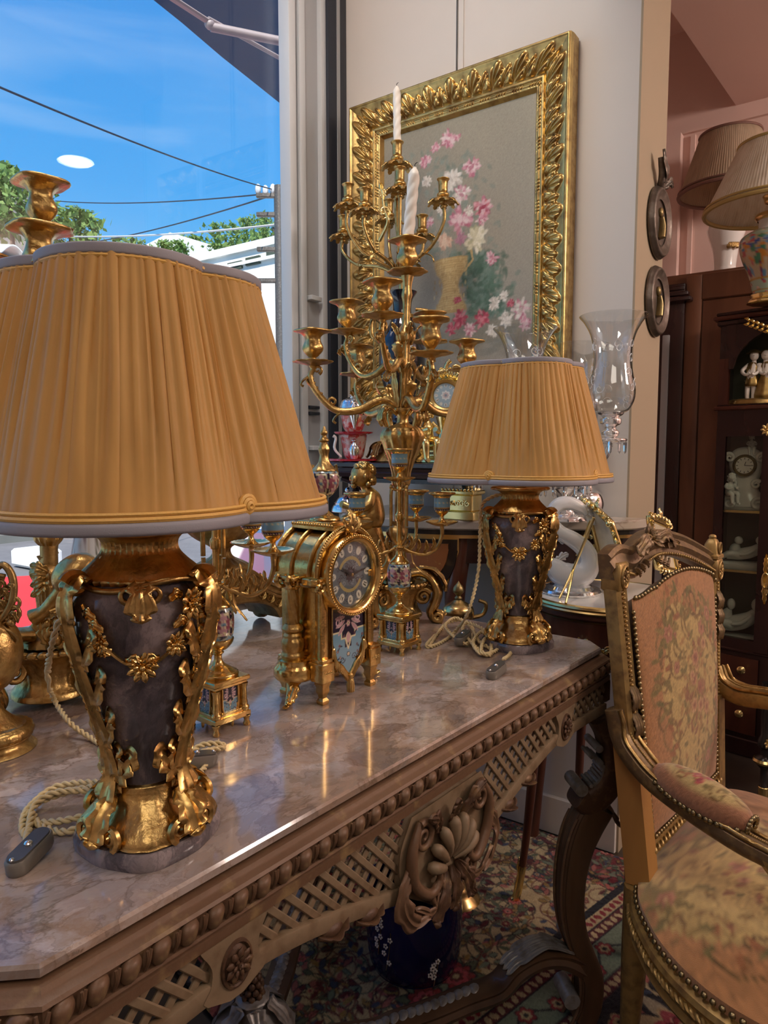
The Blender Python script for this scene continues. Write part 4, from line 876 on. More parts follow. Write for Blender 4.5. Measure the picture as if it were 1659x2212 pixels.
    lathe([(.009, .310), (.012, .312), (.012, .322), (.007, .326)], 20).build('rod_collar', 'brass', rod)
    shd = shade_mesh(seed).xf(rotz(srot)).build('shade', 'silk', t, 70)
    M = rotz(srot)
    tube(rim_path(.1785, .3335), .0023, 6, True).xf(M).build('lower_gimp', 'silk_trim', shd); tube(rim_path(.1785, .3375), .0017, 6, True).xf(M).build('lower_gimp', 'silk_trim', shd)
    tube(rim_path(.1175, .5345), .0018, 6, True).xf(M).build('upper_gimp', 'silk_trim', shd)
    P = rim_path(.1775, .3265); sweep(P, rect(.0085, .010, .003, 3), (0, 0, 1), True, fixed=True).xf(M).build('lower_tape', 'grey_tape', shd)
    P = rim_path(.1165, .5405); sweep(P, rect(.005, .009, .002, 3), (0, 0, 1), True, fixed=True).xf(M).build('upper_tape', 'grey_tape', shd)
    for k in range(4):
        a = pi/4+k*pi/2; r = .1775*quatre(np.array([pi/4]))[0]; c = A_((cos(a)*r, sin(a)*r, .337)); mm = MB()
        for q_, rad in enumerate((.0085, .0055, .0025)): p = np.linspace(0, 2*pi, 20, endpoint=False); mm.merge(tube(np.stack([np.full(20, .002+q_*.0014), np.cos(p)*rad, np.sin(p)*rad], 1), .0022, 5, True))
        mm.merge(ball((0, 0, 0), (.004, .009, .009), 12, 6)); mm.xf(basis(c, (cos(a), sin(a), 0), (-sin(a), cos(a), 0), (0, 0, 1))); mm.xf(M).build('rosette', 'silk_trim', shd, 70)
    m = MB()
    for k in range(4): a = k*pi/2+pi/4+srot; m.merge(tube([(0, 0, .515), (cos(a)*.097, sin(a)*.097, .54)], .0016, 5))
    m.build('shade_carrier', 'brass', shd)
    return t
def inv(o, P):
    P = A_(P)-A_(o.location); c, s = cos(o.rotation_euler[2]), sin(o.rotation_euler[2]); return np.stack([P[:, 0]*c+P[:, 1]*s, -P[:, 0]*s+P[:, 1]*c, P[:, 2]], 1)
def cord(o, pts, n=160, name='cord'): return rope(inv(o, pts), .0037, .018, 2, 6, n).build(name, 'cord_silk', o, 70)
def switch(o, p, ang, tilt):
    M = tr(*inv(o, [p])[0])@rotz(ang-o.rotation_euler[2])@roty(tilt)
    s = prism_stack([(rect(.054, .020, .0095, 5)*.92, -.009), (rect(.054, .020, .0095, 5), -.006), (rect(.054, .020, .0095, 5), .004), (rect(.054, .020, .0095, 5)*.94, .006)]).xf(M).build('switch', 'bakelite_edge', o, 40)
    prism_stack([(rect(.050, .0175, .0085, 5), .005), (rect(.050, .0175, .0085, 5)*.95, .0078)]).xf(M).build('switch_face', 'bakelite', s, 40)
    for x, r in ((0, .004), (.022, .0024)): MB().merge(ball((x, 0, .008), (r, r, r*.8), 10, 6)).xf(M).build('switch_stud', 'steel', s)
    return s
z0 = TZ
u, v = TI(322, 1803); p = TP(u, v); LA = make_lamp('large near lamp with grey marble vase and gold pleated shade at the front', p, radians(18), radians(45+90-52), 3)
Y1 = p[1]
def tp(x, y, h=.0035): q_ = PZ(x, y, TZ+h); return tuple(q_)
cord(LA, [PY(258, 1176, Y1-.02), PY(215, 1215, Y1-.02), PY(165, 1270, Y1+.02), PY(128, 1340, Y1+.05), PY(104, 1440, Y1+.06), tp(112, 1500, .05), tp(150, 1560, .02), tp(205, 1600), tp(262, 1640), tp(300, 1668)], 150)
cord(LA, [tp(262, 1700, .02), tp(205, 1690, .016), tp(120, 1700, .010), tp(62, 1745, .006), tp(48, 1785, .004), tp(60, 1800, .004), tp(75, 1740, .012), tp(120, 1712, .018), tp(190, 1708, .018), tp(240, 1715, .016), tp(232, 1745, .012), tp(150, 1770, .010), tp(80, 1775, .005), tp(62, 1750, .005), tp(110, 1722, .012), tp(200, 1700, .02), tp(228, 1720, .03), tp(215, 1755, .012), tp(150, 1795, .006), tp(90, 1785, .004), tp(70, 1760, .004), tp(62, 1790, .004), tp(58, 1812, .010)], 420)
cord(LA, [tp(395, 1645, .006), tp(430, 1612, .012), tp(470, 1606, .010), tp(482, 1614, .004), tp(440, 1624, .010), tp(400, 1640, .014), tp(430, 1640, .012), tp(455, 1625, .004), tp(440, 1660, .004), tp(405, 1690, .004), tp(385, 1680, .004)], 160)
switch(LA, tp(64, 1838, .012), radians(-102), .15); switch(LA, tp(424, 1640, .012), radians(40), .2)
u, v = TI(1118, 1394); p = TP(u, v); LB = make_lamp('smaller looking far lamp with grey marble vase and amber pleated shade at table end', p, radians(-11), radians(45-22), 5)
Y2 = p[1]
cord(LB, [PY(1098, 1064, Y2), PY(1060, 1075, Y2), PY(1040, 1095, Y2-.01), PY(1037, 1150, Y2-.02), PY(1033, 1235, Y2-.03), PY(1012, 1320, Y2-.05), tp(985, 1362, .012), tp(958, 1385), tp(930, 1397), tp(922, 1392), tp(940, 1372)], 200)
cord(LB, [tp(928, 1395), tp(950, 1362), tp(968, 1345, .012), tp(1000, 1340, .014), tp(1022, 1360, .006), tp(1010, 1390, .008), tp(985, 1378, .012), tp(962, 1352, .018), tp(985, 1335, .02), tp(1015, 1352, .014), tp(1035, 1385, .01), tp(1060, 1402, .004), tp(1055, 1416, .004), tp(1025, 1395, .012), tp(1000, 1362, .016), tp(1010, 1345, .024), tp(1045, 1360, .02), tp(1075, 1385, .01), tp(1072, 1405, .004), tp(1040, 1412, .008), tp(1022, 1388, .014), tp(1040, 1365, .018), tp(1060, 1385, .012), tp(1058, 1414, .004), tp(1040, 1405, .012), tp(1050, 1378, .016), tp(1085, 1376, .010), tp(1105, 1398, .004), tp(1100, 1415, .004), tp(1088, 1424, .008)], 560)
switch(LB, tp(1072, 1447, .011), radians(-125), .12); switch(LB, tp(1000, 1376, .016), radians(60), -.1)
# ================================================================== cloisonne clock set
BLUE, CNV, PNK, IVY = '6f97ac', '1c1730', 'b98f96', 'd8cfa8'
def lathe_paint(prof, k, canvas_fn, n=None, res=None):
    pr = smooth_path(A_(prof), n) if n else A_(prof); t = np.arange(k+1)*2*pi/k; R = pr[:, 0][:, None]
    V = np.stack([R*np.cos(t), R*np.sin(t), np.repeat(pr[:, 1][:, None], k+1, 1)], -1)
    uu = np.tile(np.arange(k+1)/k, (len(pr), 1)); vv = np.tile(np.linspace(0, 1, len(pr))[:, None], (1, k+1))
    return MB().add(V, gridF(len(pr), k+1)[:, ::-1], canvas_fn(uu, vv).reshape(-1, 3))
def cloison(seed, rep=4, bg=BLUE):
    cv = Canvas(1, 1, bg, 160); r = random.Random(seed)
    for i in range(rep):
        x = (i+.5)/rep
        cv.ell(x, .5, .42/rep, .46, 0, IVY); cv.ell(x, .5, .39/rep, .43, 0, CNV); cv.ell(x, .5, .27/rep, .33, 0, PNK); cv.flower(x, .5, .17/rep, BLUE, IVY, CNV, 6, 0, CNV)
        for sg in (-1, 1):
            cv.stroke(spiral2(x+sg*.2/rep, .78, .13/rep, .02, 0, sg*1.1), .02, IVY); cv.stroke(spiral2(x+sg*.2/rep, .22, .13/rep, .02, 0, -sg*1.1), .02, IVY)
            cv.leafm(x+sg*.30/rep, .5, .16, .04, pi/2, '8a4a5a', IVY); cv.leafm(x+sg*.30/rep, .5, .16, .04, -pi/2, '8a4a5a', IVY)
        cv.leafm(x+.5/rep, .5, .4, .05/rep*3, pi/2, CNV, IVY); cv.leafm(x+.5/rep, .5, .4, .05/rep*3, -pi/2, CNV, IVY)
    for _ in range(60): cv.ell(r.random(), r.random(), .012, .016, r.random()*3, r.choice((IVY, CNV, PNK)))
    return lambda u, v: cv.at(u, v)
def cupband():
    cv = Canvas(1, 1, BLUE, 120)
    for i in range(12): cv.flower(i/12+.04, .68, .035, '8ea9a0', IVY, '7a5560', 5, 0, None); cv.leafm(i/12, .62, .08, .012, 1.2, '3c5a60')
    cv.a[:int(.38*cv.H)] = rgba(CNV)[:3]; cv.a[int(.36*cv.H):int(.42*cv.H)] = rgba('a07a30')[:3]; cv.a[:4] = rgba('a07a30')[:3]
    for i in range(24): cv.ell(i/24+.02, .19, .011, .09, 0, IVY if i % 2 else PNK)
    return lambda u, v: cv.at(u, v)
def plaque(w, h, seed=1):                            # hanging lambrequin of enamel, x right, y down from 0..h
    cv = Canvas(w, h, BLUE, 1500*(.08/w)); r = random.Random(seed); c = w/2
    def Y(f): return h*(1-f)
    xs = np.arange(cv.W)/cv.res; ys = np.arange(cv.H)/cv.res; X, Yy = np.meshgrid(xs, ys); f = 1-Yy/h
    top = .40+.10*(np.abs(X-c)/c < .42)+.14*(np.abs(X-c)/c < .2)
    cv.a[f < top] = rgba(CNV)[:3]
    P = [(0, Y(.40)), (c*.58, Y(.40)), (c*.58, Y(.50)), (c*.80, Y(.50)), (c, Y(.66)), (c*1.2, Y(.50)), (c*1.42, Y(.50)), (c*1.42, Y(.40)), (w, Y(.40))]; cv.stroke(P, w*.035, IVY)
    for sg in (-1, 1):
        for k in range(5): cv.leafm(c+sg*c*.2, Y(.10+.05*k), c*.6, c*.07, (0 if sg > 0 else pi)+sg*(.8-.4*k), PNK, 'e0cfc8')
        cv.stroke(spiral2(c+sg*c*.6, Y(.25), c*.22, c*.04, 1, sg*1.2), w*.025, 'd8b8c0')
        for k in range(7): x, y = c+sg*c*r.uniform(.25, .9), Y(r.uniform(.46, .80)); cv.flower(x, y, c*.07, '7a3a4a', CNV, IVY, 5, r.random(), None); cv.leafm(x, y, c*.2, c*.04, r.uniform(0, 6), '1d2c3c')
        cv.stroke(spiral2(c+sg*c*.35, Y(.80), c*.16, c*.03, 0, sg*1.2), w*.02, '20263c')
    cv.leafm(c, Y(.58), h*.16, c*.13, pi/2, 'c9a2a2', IVY); cv.flower(c, Y(.74), c*.12, CNV, IVY, PNK, 6, 0, None); cv.flower(c, Y(.30), c*.14, PNK, IVY, CNV, 6, 0, None)
    return cv
def plate_mesh(outline, w, h, cv, th, n=46):         # enamel sheet cut to an outline (x, y); y up from 0
    xs = np.linspace(-w/2, w/2, n); rows = []; m = MB()
    ys = np.linspace(0, h, int(n*h/w)+2); half = np.array([outline(y/h) for y in ys])*w/2
    T = np.linspace(-1, 1, n); V = np.stack([half[:, None]*T[None], np.zeros((len(ys), n)), np.repeat(ys[:, None], n, 1)], -1)
    m.add(V, gridF(len(ys), n), cv.at(V[..., 0]+w/2, V[..., 2]).reshape(-1, 3)); return m

def small_cup(t, c, zplate, scale=1.0):              # drip pan, stem, enamelled socket and rim of one light
    s = scale; M = tr(c[0], c[1], zplate)
    pn = lathe([(.0, -.004), (.010, -.003), (.020, .000), (.027*s, .003), (.0295*s, .0045), (.0285*s, .006), (.018, .003), (.0, .002)], 40, lambda a, z: 1+.025*np.cos(20*a)*(z > .002), 18).xf(M).build('drip_pan', 'gold_bright', t, 50)
    lathe([(.0115, .002), (.006, .007), (.0038, .012), (.0042, .016), (.009, .020), (.0125, .024), (.0132, .026)], 24, n=18).xf(M).build('socket_stem', 'gold_bright', pn, 60)
    lathe_paint([(.0132, .026), (.0150, .028), (.0152, .035), (.0150, .043), (.0152, .050)], 48, cupband(), 14).xf(M).build('socket', 'enamel', pn, 60)
    lathe([(.0152, .050), (.0180, .054), (.0245, .0565), (.0255, .0585), (.0235, .0600), (.0125, .0590), (.011, .056), (.011, .045), (.0, .045)], 40, lambda a, z: 1+.012*np.cos(30*a)*(z > .055), 22).xf(M).build('socket_rim', 'gold_bright', pn, 50)
def small_candelabrum(label, loc):
    t = thing('cloisonne_candelabrum', label, 'candelabrum', loc, TA, 'pair of small cloisonne candelabra')
    m = MB()
    b = box((0, 0, .018), (.062, .062, .008), .001); b.merge(box((0, 0, .024), (.056, .056, .006), .001)); b.merge(box((0, 0, .043), (.046, .046, .036), .001)); b.merge(box((0, 0, .0635), (.056, .056, .005), .001)); b.merge(box((0, 0, .069), (.062, .062, .007), .0015))
    b.build('base', 'gold_bright', t, 30)
    for sx in (-1, 1):
        for sy in (-1, 1):
            lathe([(.0, 0), (.0045, 0), (.0055, .003), (.0035, .007), (.0045, .011), (.0062, .014), (.0062, .0155)], 12).xf(tr(sx*.0265, sy*.0265, 0)).build('foot', 'gold_bright', t, 50)
            lathe([(.0062, .021), (.0075, .024), (.0075, .028), (.0052, .030), (.0056, .034), (.0046, .037), (.0042, .054), (.0056, .058), (.0066, .061)], 16, flutes(8, .06)).xf(tr(sx*.024, sy*.024, 0)).build('column', 'gold_bright', t, 50)
    out = lambda f: .30 if f < .04 else (.62+.2*sin(f*7) if f < .22 else (.86 if f < .4 else 1.0))
    for a in (0, pi/2, pi, -pi/2):
        cv = plaque(.026, .040, 3); pl_ = plate_mesh(out, .026, .040, cv, .001, 30).xf(rotz(a)@tr(0, -.0243, .020)).build('enamel_plaque', 'enamel', t, 60)
        m = MB(); m.merge(spath([(-.0135, -.0252, .060, .0012), (-.0135, -.0252, .034, .0012), (-.009, -.0256, .023, .0014), (0, -.0262, .0175, .0016), (.009, -.0256, .023, .0014), (.0135, -.0252, .034, .0012), (.0135, -.0252, .060, .0012)], 30, k=5)); m.merge(ball((0, -.028, .0115), (.0024, .0024, .006), 8, 6)); m.merge(ball((0, -.0275, .018), .003, 8, 6))
        m.xf(rotz(a)).build('plaque_border', 'gold', pl_, 60)
    lathe([(.026, .072), (.0265, .077), (.023, .079), (.0205, .081), (.0165, .084), (.010, .088), (.0058, .094), (.0056, .101), (.0085, .105), (.0065, .1075), (.012, .110), (.0185, .117), (.0212, .124), (.0205, .1255)], 48, lambda a, z: 1+.05*np.abs(np.cos(12*a))*((z > .109) | (z < .08)), 40).build('pedestal', 'gold_bright', t, 50)
    lathe_paint([(.0200, .124), (.0222, .135), (.0230, .148), (.0220, .160), (.0180, .171)], 64, cloison(4, 5), 26).build('enamel_body', 'enamel', t, 70)
    lathe([(.0190, .168), (.0185, .172), (.0135, .178), (.0075, .185), (.0062, .196), (.0105, .199), (.0105, .202), (.0058, .206), (.0048, .245), (.0075, .250), (.0078, .262), (.0050, .268), (.0046, .305), (.0065, .309), (.0046, .314), (.0060, .322)], 32, lambda a, z: 1-.06*np.abs(np.sin(4*a))*(z > .2), 50).build('stem', 'gold_bright', t, 50)
    for k in range(3):
        a = k*2.094+.5; x, y = cos(a)*.017, sin(a)*.017
        tube([(x, y, .240), (x, y, .300)], .0034, 8).build('colonnette', 'gold', t)
        m = MB(); m.merge(spath([(x, y, .300, .0034), (x*.9, y*.9, .310, .0036), (x*.35, y*.35, .308, .003)], 8, k=6)); m.merge(ball((x, y, .314), (.0035, .0035, .005), 8, 6)); m.build('colonnette_top', 'gold', t, 60); m = MB(); m.merge(spath([(x, y, .238, .0034), (x*.9, y*.9, .22, .003), (x*.3, y*.3, .205, .003)], 8, k=6)); m.build('colonnette_scroll', 'gold', t, 60)
    small_cup(t, (0, 0), .326, 1.0)
    for w in (186, -6, 64):
        a = radians(w)-TA; d = A_((cos(a), sin(a), 0)); R = .080; m = MB(); zz_ = .244
        m.merge(spath([(*(d*.006+A_((0, 0, .200))), .003), (*(d*.020+A_((0, 0, .192))), .0032), (*(d*.048+A_((0, 0, .186))), .0032), (*(d*.070+A_((0, 0, .198))), .0034), (*(d*R+A_((0, 0, .222))), .0036), (*(d*R+A_((0, 0, .242))), .004)], 26, k=8))
        n_ = np.cross((0, 0, 1), d)
        for s_, zz2 in ((.018, .195), (.032, .189), (.046, .187), (.06, .193)):
            for sg in (-1, 1): m.merge(leaf([d*s_+A_((0, 0, zz2)), d*(s_+.006)+n_*sg*.006+A_((0, 0, zz2+.012)), d*(s_+.004)+n_*sg*.010+A_((0, 0, zz2+.026))], n_*sg+A_((0, 0, .4)), .0045, .001, 3, .2, 10))
        m.merge(leaf([d*.022+A_((0, 0, .190)), d*.026+A_((0, 0, .170)), d*.036+A_((0, 0, .158)), d*.042+A_((0, 0, .150))], d, .005, .001, 3, .2, 10))
        ar = m.build('arm', 'gold', t, 70); small_cup(t, d[:2]*R, zz_, 1.0)
    return t
u, v = TI(486, 1572); small_candelabrum('small gilt cloisonne candelabrum half hidden behind the near marble lamp', TP(u, v+.012))
u, v = TI(873, 1407); small_candelabrum('small gilt cloisonne candelabrum standing right of the clock', TP(u, v+.012))

# ------------------------------------------------------------------ clock
ck = thing('mantel_clock', 'gilt bronze arched mantel clock with blue cloisonne panel and urn on top', 'clock', TP(.588, .258), TA)
m = MB(); 
for s in (-1, 1): m.merge(box((s*.056, -.046, .050), (.026, .026, .030), .0015))
m.merge(box((0, .0, .051), (.128, .086, .024), .001)); m.merge(box((0, 0, .064), (.120, .080, .006), .001)); m.merge(box((0, .004, .120), (.112, .074, .110), .001))
for s in (-1, 1):
    m.merge(box((s*.056, -.046, .0675), (.022, .022, .006), .001)); m.merge(box((s*.054, -.043, .12), (.014, .014, .104), .001))
m.build('case', 'gold_bright', ck, 30)
for s in (-1, 1):
    bay = lathe([(.0, .036), (.030, .036), (.033, .040), (.033, .052), (.030, .056), (.027, .060), (.027, .066), (.020, .069), (.0, .069)], 40).xf(tr(s*.068, 0, 0)).build('side_bay', 'gold_bright', ck, 40)
    lathe([(.017, .068), (.018, .073), (.015, .078), (.0165, .083), (.0165, .094), (.0135, .099), (.0140, .103), (.0115, .107), (.0165, .112), (.0145, .117), (.0110, .121)], 32, lambda a, z: 1+.05*np.abs(np.sin(6*a))*((z > .075) & (z < .1)), 30).xf(tr(s*.073, 0, 0)).build('column_base', 'gold', bay, 50)
    lathe([(.0108, .120), (.0112, .14), (.0106, .165), (.0098, .178)], 48, twist(10, .12, 130), 30).xf(tr(s*.073, 0, 0)).build('column', 'gold', bay, 60)
    m = MB()
    for sy in (-1, 1):
        sc = tube(volute((s*.078, sy*.013, .186), (0, sy, 0), (0, 0, 1), .0085, .0015, 1.5, pi*.6, 22), np.linspace(.0036, .0018, 22), 6); m.merge(sc)
        m.merge(spath([(s*.090, sy*.012, .197, .003), (s*.094, sy*.012, .190, .004), (s*.088, sy*.012, .180, .004), (s*.078, sy*.010, .178, .003)], 10, k=6))
    m.merge(box((s*.070, 0, .192), (.040, .040, .006), .0015)); m.merge(lathe([(.0105, .174), (.0135, .178), (.012, .181), (.0165, .188)], 24).xf(tr(s*.073, 0, 0))); m.build('capital', 'gold_bright', bay, 50)
    m = MB().merge(spath([(s*.072, 0, .040, .013), (s*.082, -.008, .026, .0095), (s*.094, -.014, .012, .0062), (s*.104, -.018, .004, .0045), (s*.112, -.021, .0045, .003)], 22, k=10, flat=.75))
    m.merge(leaf([(s*.074, -.012, .040), (s*.086, -.016, .026), (s*.097, -.019, .012), (s*.104, -.022, .006)], (s*.5, -.6, .5), .009, .0018, 5, .2, 20)); m.build('splayed_foot', 'gold_bright', bay, 60)
    for y in (-.046, .034):
        m = lathe([(.0, 0), (.0085, 0), (.0095, .003), (.0095, .006), (.006, .010), (.0075, .015), (.0105, .020), (.0095, .026), (.0125, .032), (.0125, .036)], 4).xf(tr(s*.056, y, 0)@rotz(pi/4)).build('foot', 'gold_bright', ck, 30)
    fr_ = MB()
    for k in range(3): fr_.merge(tube(volute((s*.056+(k-1)*.006, -.0595, .050), (1, 0, 0), (0, 0, 1), .0028, .0006, 1.2, 0, 12), .0007, 4))
    fr_.build('frieze_scroll', 'gold_pale', ck)
    m = MB(); m.merge(box((s*.060, -.040, .188), (.034, .030, .010), .001)); m.merge(tube(volute((s*.070, -.056, .182), (s, 0, 0), (0, 0, 1), .010, .002, 1.4, 1.2, 22), np.linspace(.004, .0018, 22), 6)); m.merge(box((s*.058, -.044, .176), (.020, .020, .008), .001)); m.build('impost', 'gold_bright', ck, 40)
box((0, .004, .188), (.126, .086, .014), .002).build('cornice', 'gold_bright', ck, 30)
# vaulted drum
t_ = np.linspace(0, pi, 41); m = MB()
def vault(r, y0, y1):
    o = [(r*cos(a), r*sin(a)) for a in t_]; P = np.concatenate([A_(o), [[-r, -.006], [r, -.006]]]); return prism(P, 0, y1-y0).xf(tr(0, y1, .195)@rotx(pi/2))
m.merge(vault(.066, -.046, .046)); m.build('drum', 'gold_bright', ck, 35)
for y, r, w in ((-.047, .069, .008), (-.030, .068, .006), (.008, .068, .006), (.044, .0690, .008)):
    a = np.linspace(0, pi, 40); tube(np.stack([r*np.cos(a), np.full(40, y), .195+r*np.sin(a)], 1), w*.45, 8).build('drum_rib', 'gold', ck)
m = MB()
for a in np.linspace(.25, pi-.25, 46): m.merge(ball((.0715*cos(a), -.050, .195+.0715*sin(a)), (.0025, .0022, .0025), 6, 4), np.eye(4))
m.build('rope_edge', 'gold', ck, 70)
bz = MB(); n = 80; a = np.linspace(0, 2*pi, n, endpoint=False)
bp_ = [(.050, -.052), (.051, -.062), (.0545, -.0665), (.0585, -.067), (.0615, -.063), (.0625, -.056), (.0625, -.046)]
V = np.stack([np.stack([r*np.cos(a), np.full(n, y), .192+r*np.sin(a)], 1) for r, y in bp_]); bz.add(V, gridF(len(bp_), n, False, True)); bz.build('bezel', 'gold_bright', ck, 60)
m = MB()
for q in np.linspace(0, 2*pi, 84, endpoint=False): m.merge(ball((.0610*cos(q), -.0660, .192+.0610*sin(q)), .0021, 6, 4))
m.build('bezel_beads', 'gold_bright', ck, 70)
cv = Canvas(.104, .104, '5d6a72', 3600); c = .052
for k in range(70): q = random.uniform(0, 6.3); r = random.uniform(.006, .046); cv.stroke(spiral2(c+r*cos(q), c+r*sin(q), .0045, .001, q, random.choice((-1, 1))*1.1, 12), .0009, random.choice(('2a2f38', '8f9aa0', '3c3038')))
for r0_, r1_, col in ((.0275, .031, 'b9a36a'),):
    for q0, q1 in ((.5, 2.64), (3.64, 5.78)): cv.stroke([(c+.0255*cos(q), c+.0255*sin(q)) for q in np.linspace(q0, q1, 30)], .0052, 'a99a62')
cv.flower(c, c, .012, '2a2430', '4a4048', '1a1820', 10)
NUM = ['XII', 'I', 'II', 'III', 'IIII', 'V', 'VI', 'VII', 'VIII', 'IX', 'X', 'XI']
for k in range(12):
    q = pi/2-k*pi/6; x, y = c+.0400*cos(q), c+.0400*sin(q); cv.ell(x, y, .0076, .0060, q, '9aa0a0'); cv.ell(x, y, .0068, .0053, q, 'd9d8c8')
    tx, ty = A_((sin(q), -cos(q))), A_((cos(q), sin(q))); s = NUM[k]; wch = {'I': .0016, 'V': .0030, 'X': .0030}; tw_ = sum(wch[ch] for ch in s); x0 = -tw_/2
    def st_(ax, ay, bx, by): P = [A_((x, y))+tx*ax+ty*ay, A_((x, y))+tx*bx+ty*by]; cv.stroke(P, .0008, '141214')
    for ch in s:
        w_ = wch[ch]; l, r_ = x0+.0003, x0+w_-.0003; h_ = .0036
        if ch == 'I': st_((l+r_)/2, -h_, (l+r_)/2, h_)
        if ch == 'V': st_(l, h_, (l+r_)/2, -h_); st_(r_, h_, (l+r_)/2, -h_)
        if ch == 'X': st_(l, h_, r_, -h_); st_(r_, h_, l, -h_)
        x0 += w_
rr_ = np.linspace(.0005, .0512, 70); aa = np.linspace(0, 2*pi, 220); X = rr_[:, None]*np.cos(aa); Z = rr_[:, None]*np.sin(aa)
dl = MB().add(np.stack([X, np.full_like(X, -.0535), .192+Z], -1), gridF(70, 220), cv.at(X+c, Z+c).reshape(-1, 3)).build('dial', 'enamel', ck, 180)
def hand(ang, L, w):
    P = A_([(-w*.6, -L*.16), (-w, L*.35), (-w*.35, L*.5), (-w*.9, L*.68), (0, L), (w*.9, L*.68), (w*.35, L*.5), (w, L*.35), (w*.6, -L*.16)])[::-1]
    return extrude(P, .0007, tr(0, -.0565, .192)@roty(ang)@rotx(pi/2))
hand(radians(-62), .026, .0024).build('hour_hand', 'black_paint', dl); hand(radians(80), .036, .0020).build('minute_hand', 'black_paint', dl)
ball((0, -.058, .192), (.0028, .002, .0028), 12, 6).build('hand_boss', 'gold_old', dl)
m = MB(); a = np.linspace(0, 2*pi, 48, endpoint=False); MB().add(np.stack([np.stack([r*np.cos(a), np.full(48, y), .192+r*np.sin(a)], 1) for r, y in ((.0005, -.0640), (.03, -.0632), (.0508, -.0612))]), gridF(3, 48, False, True)).build('crystal', 'clear_glass', ck, 180)
# enamel lambrequin with fringe and tassel
out = lambda f: .16 if f < .02 else (.30+.25*sin(min(1, f/.2)*pi*.9) if f < .2 else (.74+.06*sin(f*20) if f < .36 else (.86 if f < .44 else 1.0)))
cv = plaque(.076, .112, 2); pq = plate_mesh(out, .076, .112, cv, .002, 60).xf(tr(0, -.0485, .036)).build('enamel_panel', 'enamel', ck, 60)
box((0, -.040, .095), (.078, .014, .10), .001).build('panel_back', 'gold', ck)
E_ = [(-.039, .146), (-.039, .085), (-.034, .080), (-.030, .062), (-.016, .050), (-.008, .040), (0, .034), (.008, .040), (.016, .050), (.030, .062), (.034, .080), (.039, .085), (.039, .146)]
Q = smooth_path(A_(E_), 60); tube(np.stack([Q[:, 0], np.full(60, -.0505), Q[:, 1]], 1), .0019, 6).build('panel_border', 'gold_bright', pq)
m = MB()
for (x, z) in Q[6:-6]: 
    d = unit(A_((x*.6, -.05+z*.0-.02))); m.merge(spath([(x, -.0505, z, .0016), (x+d[0]*.006, -.0520, z-.010, .0017), (x+d[0]*.007, -.051, z-.014, .0010)], 6, k=5))
m.build('fringe', 'gold', pq, 60)
m = lathe([(.0, .004), (.0062, .006), (.0068, .016), (.0050, .026), (.0030, .028), (.0046, .031), (.0046, .034), (.0, .037)], 24, flutes(12, .18)).xf(tr(0, -.053, .0)).build('tassel', 'gold', pq, 60)
m = MB(); m.merge(leaf([(0, -.050, .252), (0, -.058, .268), (0, -.056, .284), (0, -.048, .292)], (0, -1, .2), .010, .002, 4))
for s in (-1, 1): m.merge(leaf([(s*.004, -.052, .256), (s*.014, -.058, .268), (s*.018, -.054, .280)], (0, -1, .2), .006, .0015, 3)); m.merge(spath([(s*.012, -.052, .262, .003), (s*.032, -.050, .254, .003), (s*.05, -.048, .238, .002)], 12, k=6))
m.merge(ball((0, -.057, .262), (.006, .004, .009), 10, 7)); m.build('crest', 'gold', ck, 70)
# urn
tp_ = MB().merge(box((0, 0, .264), (.056, .090, .008), .001)); tp_.merge(box((0, 0, .270), (.050, .070, .005), .001)); tp_.build('top_platform', 'gold_bright', ck, 30)
for s in (-1, 1):
    m = MB()
    for y in np.linspace(-.042, .042, 17): m.merge(ball((s*.029, y, .268), .0028, 6, 5))
    m.build('platform_beads', 'gold_bright', ck, 70)
ur = lathe([(.0, .272), (.022, .272), (.023, .277), (.016, .280), (.013, .283), (.0065, .288), (.0045, .295), (.0060, .301), (.0042, .305), (.0070, .309)], 36, lambda a, z: 1+.04*np.abs(np.cos(10*a))*(z < .28), 28).build('urn_foot', 'gold_bright', ck, 50)
lathe_paint([(.0070, .308), (.0150, .315), (.0215, .325), (.0240, .337), (.0225, .346), (.0190, .350)], 64, cloison(9, 6), 26).build('urn_body', 'enamel', ur, 70)
lathe([(.0195, .349), (.0205, .352), (.0150, .357), (.0100, .364), (.0072, .374), (.0085, .380), (.0095, .385), (.0065, .392), (.0050, .395), (.0085, .398), (.0050, .403), (.0040, .406), (.0060, .410), (.0030, .416), (.0015, .420)], 40, lambda a, z: 1-.10*np.abs(np.sin(a*4+z*160))*(z < .39), 50).build('urn_lid', 'gold', ur, 60)
for s in (-1, 1): spath([(s*.022, 0, .335, .002), (s*.030, 0, .342, .0024), (s*.029, 0, .354, .002), (s*.026, 0, .360, .003)], 14, k=6).build('urn_handle', 'gold', ur)
# ================================================================== large gilt candelabra
def big_cup(t, p, s=1.0, mt='gold', rot=0.0):
    M = tr(*p)@rotz(rot)@scl(s)
    pn = lathe([(.0, -.006), (.012, -.004), (.026, .0), (.038, .002), (.0425, .0045), (.040, .0065), (.024, .004), (.0, .003)], 48, lambda a, z: 1+.06*np.cos(8*a)*(z > -.002), 20).xf(M).build('drip_pan', mt, t, 55)
    lathe([(.007, .003), (.0085, .008), (.0065, .012), (.012, .018), (.0195, .027), (.0215, .035), (.0185, .044), (.0165, .051), (.019, .059), (.0265, .065), (.0365, .0675), (.0395, .0695), (.037, .0725), (.026, .0715), (.014, .069), (.012, .060), (.0, .058)], 56,
          lambda a, z: 1+.09*np.sin(4*a+z*60)*(z < .064)*(z > .014)+.07*np.cos(4*a)*(z >= .060), 44).xf(M).build('candle_socket', mt, pn, 60)
